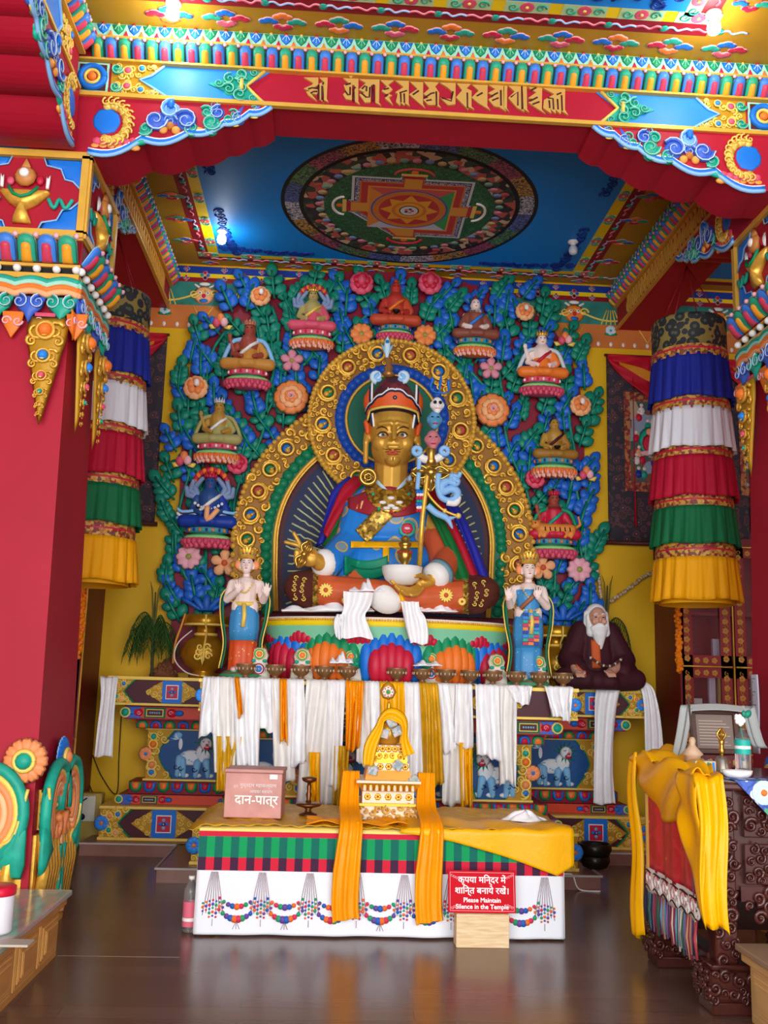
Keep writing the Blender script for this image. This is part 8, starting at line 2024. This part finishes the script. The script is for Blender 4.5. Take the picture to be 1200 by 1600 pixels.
    for x, z in ((1.69, 1.02), (1.84, .93), (1.98, 1.01), (2.05, .8)): b.flower((x, z), .06, 10, PBLUE, ORANGE, .004, .1)
    b.M = None; b.sheet(lambda u, v: (1.58+.72*u, 4.735+.3*v, 1.07), 4, 4, FL_, .003); o = b.obj('floral_cloth'); tag(o, 'blue cloth with white flowers lying over the front of the carved desk', 'cloth')
desk_cloths()
def desk_things():
    T = 1.068; A = lambda px, py: atZ(px, py, T)
    p = A(1129, 1210); t = thing('hand_bell', 'silver hand bell with gold handle on the carved desk', 'bell', (p.x, p.y, T)); c = (p.x, p.y, T+.004); K = 1.4
    b = MB(); b.lathe([(r_*K, z_*K) for r_, z_ in ((.04, 0), (.038, .012), (.03, .03), (.027, .05), (.018, .062), (.004, .066))], mat('bell_silver', '#b0aa9a', .3, .8), 20, c); b.obj('bell_cup', t)
    b = MB(); b.lathe([(r_*K, z_*K) for r_, z_ in ((.008, .064), (.007, .075), (.014, .085), (.008, .095), (.009, .11), (.012, .12), (.006, .128))], BRASS, 14, c); b.M = Matrix.Translation((p.x, p.y, T+.124*K)); vajra_head(b, .045*K, .016*K, BRASS, 4); b.M = None; b.obj('handle', t)
    p = A(1101, 1212); t = thing('incense_box', 'small striped paper box on the carved desk beside the bell', 'box', (p.x, p.y+.02, T))
    b = MB(); b.bbox((p.x-.055, p.y-.02, T), (p.x+.055, p.y+.06, T+.075), mat('box_cream', '#c9c0ac', .6), .004); b.obj('carton', t)
    b = MB()
    for k, m_ in enumerate((YGOLD, TEAL, YGOLD, SKYB)): b.box((p.x-.005+.013*k, p.y-.022, T+.01), (p.x+.007+.013*k, p.y-.019, T+.07), m_)
    b.obj('stripes', t)
    x, y = p.x-.012, p.y+.13; t = thing('incense_holder', 'beige house-shaped incense holder with a stick standing behind the striped box', 'holder', (x, y, T)); BG = mat('holder_beige', '#c8a888', .5)
    b = MB(); b.lathe([(.045, 0), (.045, .09), (.06, .1), (.022, .14), (.016, .15), (.02, .17), (.014, .185), (.004, .19)], BG, 8, (x, y, T)); b.obj('body', t)
    b = MB(); b.tube([(x, y, T+.19), (x-.015, y, T+.4)], .006, mat('incense_stick', '#4a4038', .8), 5); b.obj('stick', t)
    p = A(1152, 1216); t = thing('white_dish', 'small oblong white dish before the water bottle on the desk', 'dish', (p.x, p.y, T))
    b = MB(); b.lathe([(.05, .003), (.075, .02), (.08, .04), (.072, .04), (.045, .012), (.002, .01)], WHITE, 24, (p.x, p.y, T), 1, .6); b.obj('dish_shell', t)
    p = A(1166, 1215); loc = (p.x, p.y+.03, T); bt = bottle(loc, .26, .04, 'water_bottle', 'clear water bottle with teal label holding a white flower on the desk', mat('label_teal', '#1fb0a0', .4), None, (.45, .72))
    t = thing('white_flower', 'white flower with green leaf stuck in the water bottle on the desk', 'flower', (loc[0], loc[1], T+.1))
    b = MB(); b.tube([(loc[0], loc[1], T+.08), (loc[0], loc[1], T+.2), (loc[0]-.01, loc[1], T+.275)], .004, GREEN, 5); b.obj('stem', t)
    b = MB(); R = random.Random(2)
    for k in range(16): a = k*2.4; r_ = .022*sqrt(k/16); b.ell((loc[0]-.015+r_*cos(a), loc[1]+r_*sin(a)*.6-.01, T+.29+r_*sin(a)), (.012, .01, .013), WHITE, 8, 5)
    b.obj('blossom', t)
    b = MB(); b.M = frame((loc[0]+.02, loc[1], T+.3), (.6, 0, .8), (-.8, 0, .6)); leaflet(b, 0, 0, 0, .05, LEAFG, RG); leaflet(b, 0, 0, .9, .04, LEAFG, RG); b.obj('leaf', t)
    # framed sheet on its red stand, with a white scarf over it
    Yf = 5.62; a, c = at(1078, 1180, Yf), at(1150, 1112, Yf)
    b = MB(); b.bbox((a.x, Yf-.05, T), (c.x, Yf+.08, a.z+.01), mat('stand_red', '#5a1418', .4), .005)
    b.M = wall(0, Yf-.051, 0)
    for k in range(5): b.flower((a.x+.05+.05*k, (T+a.z)/2), .02, 5, mat('gold_flower_paint', '#b8843a'), None, 0, .1)
    b.M = None; o = b.obj('red_stand'); tag(o, 'dark red stand under the framed sheet at the back of the desk', 'stand')
    t = thing('framed_sheet', 'brown framed sheet of small writing leaning at the back of the desk', 'picture frame', (a.x, Yf, a.z+.012)); w_ = c.x-a.x; h_ = c.z-a.z
    M = Matrix.Translation((a.x, Yf-.04, a.z+.012)) @ Matrix.Rotation(radians(-8), 4, 'X')
    FW_ = mat('frame_brown', '#4a2a1e', .4); b = MB(); b.M = M
    for q in ((0, 0, w_, .03), (0, h_-.03, w_, h_), (0, 0, .03, h_), (w_-.03, 0, w_, h_)): b.bbox((q[0], -.015, q[1]), (q[2], .015, q[3]), FW_, .005)
    b.obj('frame', t); b = MB(); b.M = M; b.box((.03, 0, .03), (w_-.03, .012, h_-.03), mat('sheet_dim', '#7a6a60', .5)); s_ = b.obj('sheet', t)
    b = MB(); b.M = M
    for k in range(9): b.box((.05, -.002, .05+.017*k), (w_-.05-.02*(k % 3), .001, .054+.017*k), mat('ink_line', '#b8a898', .6))
    b.obj('written_lines', s_)
    b = MB(); top = a.z+h_+.03
    def sc(u, v):
        if u < .3: s = u/.3; return (a.x-.13+.09*s**.6-.01*sin(v*9), Yf-.07-.03*v, T+.02+(top-T)*s-.02*sin(v*7))
        if u > .7: s = (1-u)/.3; return (c.x+.1-.07*s**.6+.01*sin(v*9), Yf-.07-.03*v, T+.12+(top-T-.1)*s)
        s = (u-.3)/.4; return (a.x-.04+(w_+.07)*s, Yf-.06-.04*v, top+.012*sin(pi*s)-.035*v)
    def scv(u, v): p = Vector(sc(u, v)); return (p.x+(.06*(v-.5) if u < .3 or u > .7 else 0), p.y, p.z)
    b.sheet(scv, 60, 8, mat('grey_scarf', '#a4aaa6', .6), .004); o = b.obj('white_scarf'); tag(o, 'greyish white scarf draped over the framed sheet on the desk', 'scarf')
    # notice hanging on the inner face of the right pillar
    b = MB(); M_ = mat('notice_paper', '#ccd2e0', .7); xx = 2.345
    def ax(px, py): d = ray(px, py); return CAM+d*((xx-CAM.x)/d.x)
    A_, B_ = ax(1172, 1054), ax(1189, 1178)
    b.sheet(lambda u, v: (xx+.004*sin(v*5), A_.y+(B_.y-A_.y)*u, A_.z+(B_.z-A_.z)*v), 4, 10, M_, .002)
    for k in range(22): z = A_.z-.03-(A_.z-B_.z-.06)*k/21; b.box((xx-.003, A_.y-.03-.0, z), (xx-.0015, B_.y+.04+.03*(k % 4), z+.006), mat('print_grey', '#8088a0', .7))
    o = b.obj('notice_paper'); tag(o, 'long white notice paper fixed to the right red pillar', 'paper')
desk_things()
# ------------------------------------------------------------------ benches
PINE = pattern('honey_pine', ['#b07a34', '#c48d44', '#b98040'], 4, .4, 'noise', .03, stretch=(1, 1, 6)); PINE2 = mat('pine_edge', '#d6a65c', .4)
MARB = pattern('marble_slab', ['#8fa898', '#b8c4b4', '#c9a8a0', '#9ab0a4', '#d8cdbc'], 3.5, .15, 'noise', 0, stops=[.3, .42, .5, .58, .68], stretch=(1.4, .6, 1))
def bench(name, label, x0, x1, y0, y1, h, wood, edge, top, side, units):
    """cupboard bench; side = +1 when its panelled face looks to +x"""
    t = thing(name, label, 'bench', ((x0+x1)/2, (y0+y1)/2, 0))
    b = MB(); b.box((x0, y0, .0), (x1, y1, h-.03), wood); b.obj('carcass', t)
    b = MB(); b.bbox((x0-.05, y0-.05, h-.03), (x1+.05, y1+.05, h), top, .006); b.obj('bench_top', t)
    b = MB(); b.bbox((x0-.03, y0-.03, h-.075), (x1+.03, y1+.03, h-.031), wood, .008); b.obj('carved_cornice', t)
    xf = x1 if side > 0 else x0; M = frame((xf, 0, 0), (0, side, 0), (0, 0, 1)); n = units; L_ = (y1-y0)/n
    for i in range(n):
        a = y0+L_*i+.02; c = y0+L_*(i+1)-.02
        if side < 0: a, c = -c, -a
        b = MB(); b.M = M; z0, z1 = .035, h-.085
        for j, (k, m_) in enumerate(((0, edge), (.018, wood), (.036, edge), (.05, wood), (.068, edge), (.08, wood))):
            if c-a > 2*k+.03: b.box((a+k, z0+k*.7, 0), (c-k, z1-k*.7, .004+.004*j), m_)
        b.obj('panel', t)
    b = MB(); b.M = frame(((x0+x1)/2, y0, 0), (1, 0, 0), (0, 0, 1)); w_ = (x1-x0)/2-.04
    for j, (k, m_) in enumerate(((0, edge), (.03, wood), (.06, edge), (.075, wood))): b.box((-w_+k, .035+k*.6, 0), (w_-k, h-.085-k*.6, .004+.004*j), m_)
    b.obj('end_panel', t); return t
bench('marble_top_bench', 'honey pine cupboard bench with marble top standing before the left pillar', -2.7, -1.86, 3.3, 5.6, .33, PINE, PINE2, MARB, 1, 6)
q = at(1174, 1560, 4.68)
bench('pine_bench', 'pale pine bench with moulded edge at the lower right corner', q.x, q.x+.9, 3.1, 4.68, .33, pattern('light_pine', ['#c9a060', '#d8b474', '#cfa868'], 4, .45, 'noise', .03, stretch=(1, 1, 6)), mat('light_pine_edge', '#e0bd80', .45), mat('bench_lid', '#9a8468', .4), -1, 3)
p = atZ(12, 1458, .33); t = thing('white_jar', 'white plastic jar with red lid on the marble bench at the left edge', 'jar', (p.x-.06, p.y, .332))
b = MB(); b.lathe([(.07, 0), (.075, .01), (.075, .16), (.068, .17)], mat('jar_white', '#e4e4ea', .35), 24, (p.x-.06, p.y, .332)); b.obj('jar_body', t)
b = MB(); b.lathe([(.078, .165), (.08, .17), (.08, .2), (.07, .205)], mat('lid_red', '#d01838', .35), 24, (p.x-.06, p.y, .332)); b.obj('lid', t)
p = atZ(12, 1476, .33); b = MB(); b.bbox((p.x-.2, p.y-.05, .331), (p.x+.1, p.y+.05, .342), mat('slate_tile', '#b8b0a0', .4), .003); o = b.obj('flat_tile'); tag(o, 'flat pale tile lying on the marble bench below the white jar', 'tile')
# ------------------------------------------------------------------ odds and ends round the altar
p = atZ(930, 1358, .1)
for k, (r, z, lab) in enumerate(((.115, .101, 'lower dark metal bowl of the pair on the altar platform at the right'), (.13, .19, 'upper dark metal bowl of the pair on the altar platform at the right'))):
    b = MB(); b.lathe([(r*.5, 0), (r*.85, .02), (r, .06), (r*.97, .1), (r*.92, .105), (r*.86, .09), (r*.7, .03), (.004, .02)], mat('dark_bronze', '#2c2820', .3, .6), 28, (p.x, p.y, z)); o = b.obj('metal_bowl'); tag(o, lab, 'bowl')
a = at(122, 1238, 9.05); c = at(157, 1303, 9.05); t = thing('socket_box', 'cream and yellow socket box standing against the wall beside the altar', 'socket box', ((a.x+c.x)/2, 9.05, .0))
b = MB(); zz = 0.; b.bbox((a.x, 9.0, 0.), (c.x, 9.12, a.z), mat('box_yellow', '#b89a4a', .5), .01); b.obj('housing', t)
b = MB(); b.bbox((a.x+.01, 8.985, a.z-.24), (c.x-.05, 9.0, a.z-.02), mat('socket_cream', '#d8d2c0', .4), .005); b.obj('face_plate', t)
b = MB(); b.ell((a.x+.06, 8.98, a.z-.2), (.035, .02, .03), BLACK, 10, 6); b.tube(L2([(a.x+.1, 8.98, a.z-.04), (a.x+.06, 8.975, a.z-.07), (a.x+.05, 8.975, a.z-.1)], 4), .006, BLACK, 5); b.obj('plug', t)
def cord(pts, r, m, label, name='wall_cord'):
    b = MB(); b.tube(L2(pts, 6), r, m, 6); o = b.obj(name); tag(o, label, 'cord')
BK = mat('cord_black', '#2a2118', .6)
cord([Q(142,1112,9.28), Q(143,1180,9.28), Q(140,1225,9.28), Q(152,1250,9.2), Q(160,1290,9.15)], .005, BK, 'thin dark cord running down the wall to the socket box')
cord([Q(190,1110,9.28), Q(186,1180,9.28), Q(182,1240,9.28), Q(160,1215,9.28), Q(145,1180,9.28)], .005, BK, 'thin looping cord on the wall behind the hanging altar scarf')
cord([Q(300,985,8.8), Q(278,1005,8.72), Q(273,1030,8.72), Q(290,1050,8.76), Q(312,1056,8.8)], .006, mat('cord_white', '#e8d8d0', .5), 'thin white cord looping beside the left gold vase')
p1 = atZ(885, 1370, .1); cord([(p1.x-.25, 7.6, .106), (p1.x, 7.56, .106), (p1.x+.06, 7.53, .1), (p1.x+.1, 7.49, .01), (p1.x+.25, 7.45, .006)], .006, WHITE, 'white cable crossing the platform edge at the right of the low table', 'white_cable')
def palm(px, pyb, pyt, Y, label, n, tall):
    a = at(px, pyb, Y); c = at(px+6, pyt, Y); z0 = 1.494; t = thing('dried_palm', label, 'plant', (a.x, Y, z0)); R = random.Random(px)
    tt = Vector((c.x, Y, c.z)); m_ = mat('stalk_grey', '#4a4a34', .7); FG = mat('frond_green', '#3f6a24', .7); FD = mat('frond_dark', '#2c4a1c', .7)
    hub = Vector((a.x, Y, z0)).lerp(tt, .5 if tall else .75); b = MB(); b.tube([(a.x, Y, z0), hub, tt], [.016, .014, .006], m_, 6); b.obj('stalk', t)
    for k in range(n):
        b = MB(); an = R.uniform(0, 2*pi); L_ = R.uniform(.14, .26); s = hub+Vector((0, 0, R.uniform(-.04, .1))); d = Vector((cos(an), .5*sin(an), 0))
        e = [s, s+d*L_*.45+Vector((0, 0, .1)), s+d*L_*.85+Vector((0, 0, .02)), s+d*L_+Vector((0, 0, -.14))]; P_ = L2(e, 5)
        b.tube(P_, [.005]*(len(P_)-1)+[.002], FD, 4)
        for i in range(3, len(P_)):
            for q in (-1, 1): b.tube([P_[i], P_[i]+Vector((q*.03, q*.02, -.07)), P_[i]+Vector((q*.035, q*.02, -.13))], [.004, .004, .001], FG if i % 2 else FD, 3)
        b.obj('frond', t)
    for q in (-.03, .03):
        b = MB(); b.tube([hub, tt+Vector((q, 0, .02)), tt+Vector((q*1.8, 0, .1))], [.01, .008, .002], mat('spear_leaf', '#6a6a2a', .7), 5); b.obj('spear_leaf', t)
palm(237, 1055, 925, 9.0, 'drooping dried palm on the altar wing against the yellow wall at the left', 16, True)
palm(943, 1070, 915, 9.15, 'green palm stalk on the altar wing behind the white-bearded elder', 9, True)
p = at(257, 1052, 9.05); b = MB(); R = random.Random(9)
for k in range(40):
    z = R.uniform(0, .14); r = .12*(1-z/.17); an = R.uniform(0, 6.28); b.ell((p.x+r*cos(an), 9.05+r*.5*sin(an), 1.505+z), .02, mat('brown_grain', '#7a4a30', .8), 6, 4)
b.lathe([(.12, 0), (.05, .1), (.01, .16)], mat('brown_grain', '#7a4a30'), 16, (p.x, 9.05, 1.495), 1, .5); o = b.obj('incense_mound'); tag(o, 'brown heap of incense grains beside the palm on the left altar wing', 'heap')
def chain(pts, label):
    b = MB(); P_ = L2(pts, 14); R = random.Random(3)
    for i in range(0, len(P_)): b.ell(P_[i]+Vector((0, 0, R.uniform(-.01, .01))), (.018, .014, .016), (mat('chain_tan', '#a8875a', .7), mat('chain_white', '#c8bca8', .7))[i % 2], 7, 5)
    o = b.obj('flower_string'); tag(o, label, 'garland')
chain([Q(932,885,9.2), Q(936,905,9.2), Q(938,925,9.2), Q(940,942,9.2)], 'short beaded string hanging above the head of the elder')
chain([Q(950,942,9.22), Q(975,925,9.22), Q(1000,906,9.24), Q(1022,893,9.26)], 'beaded flower string slanting across the yellow wall towards the right banner')
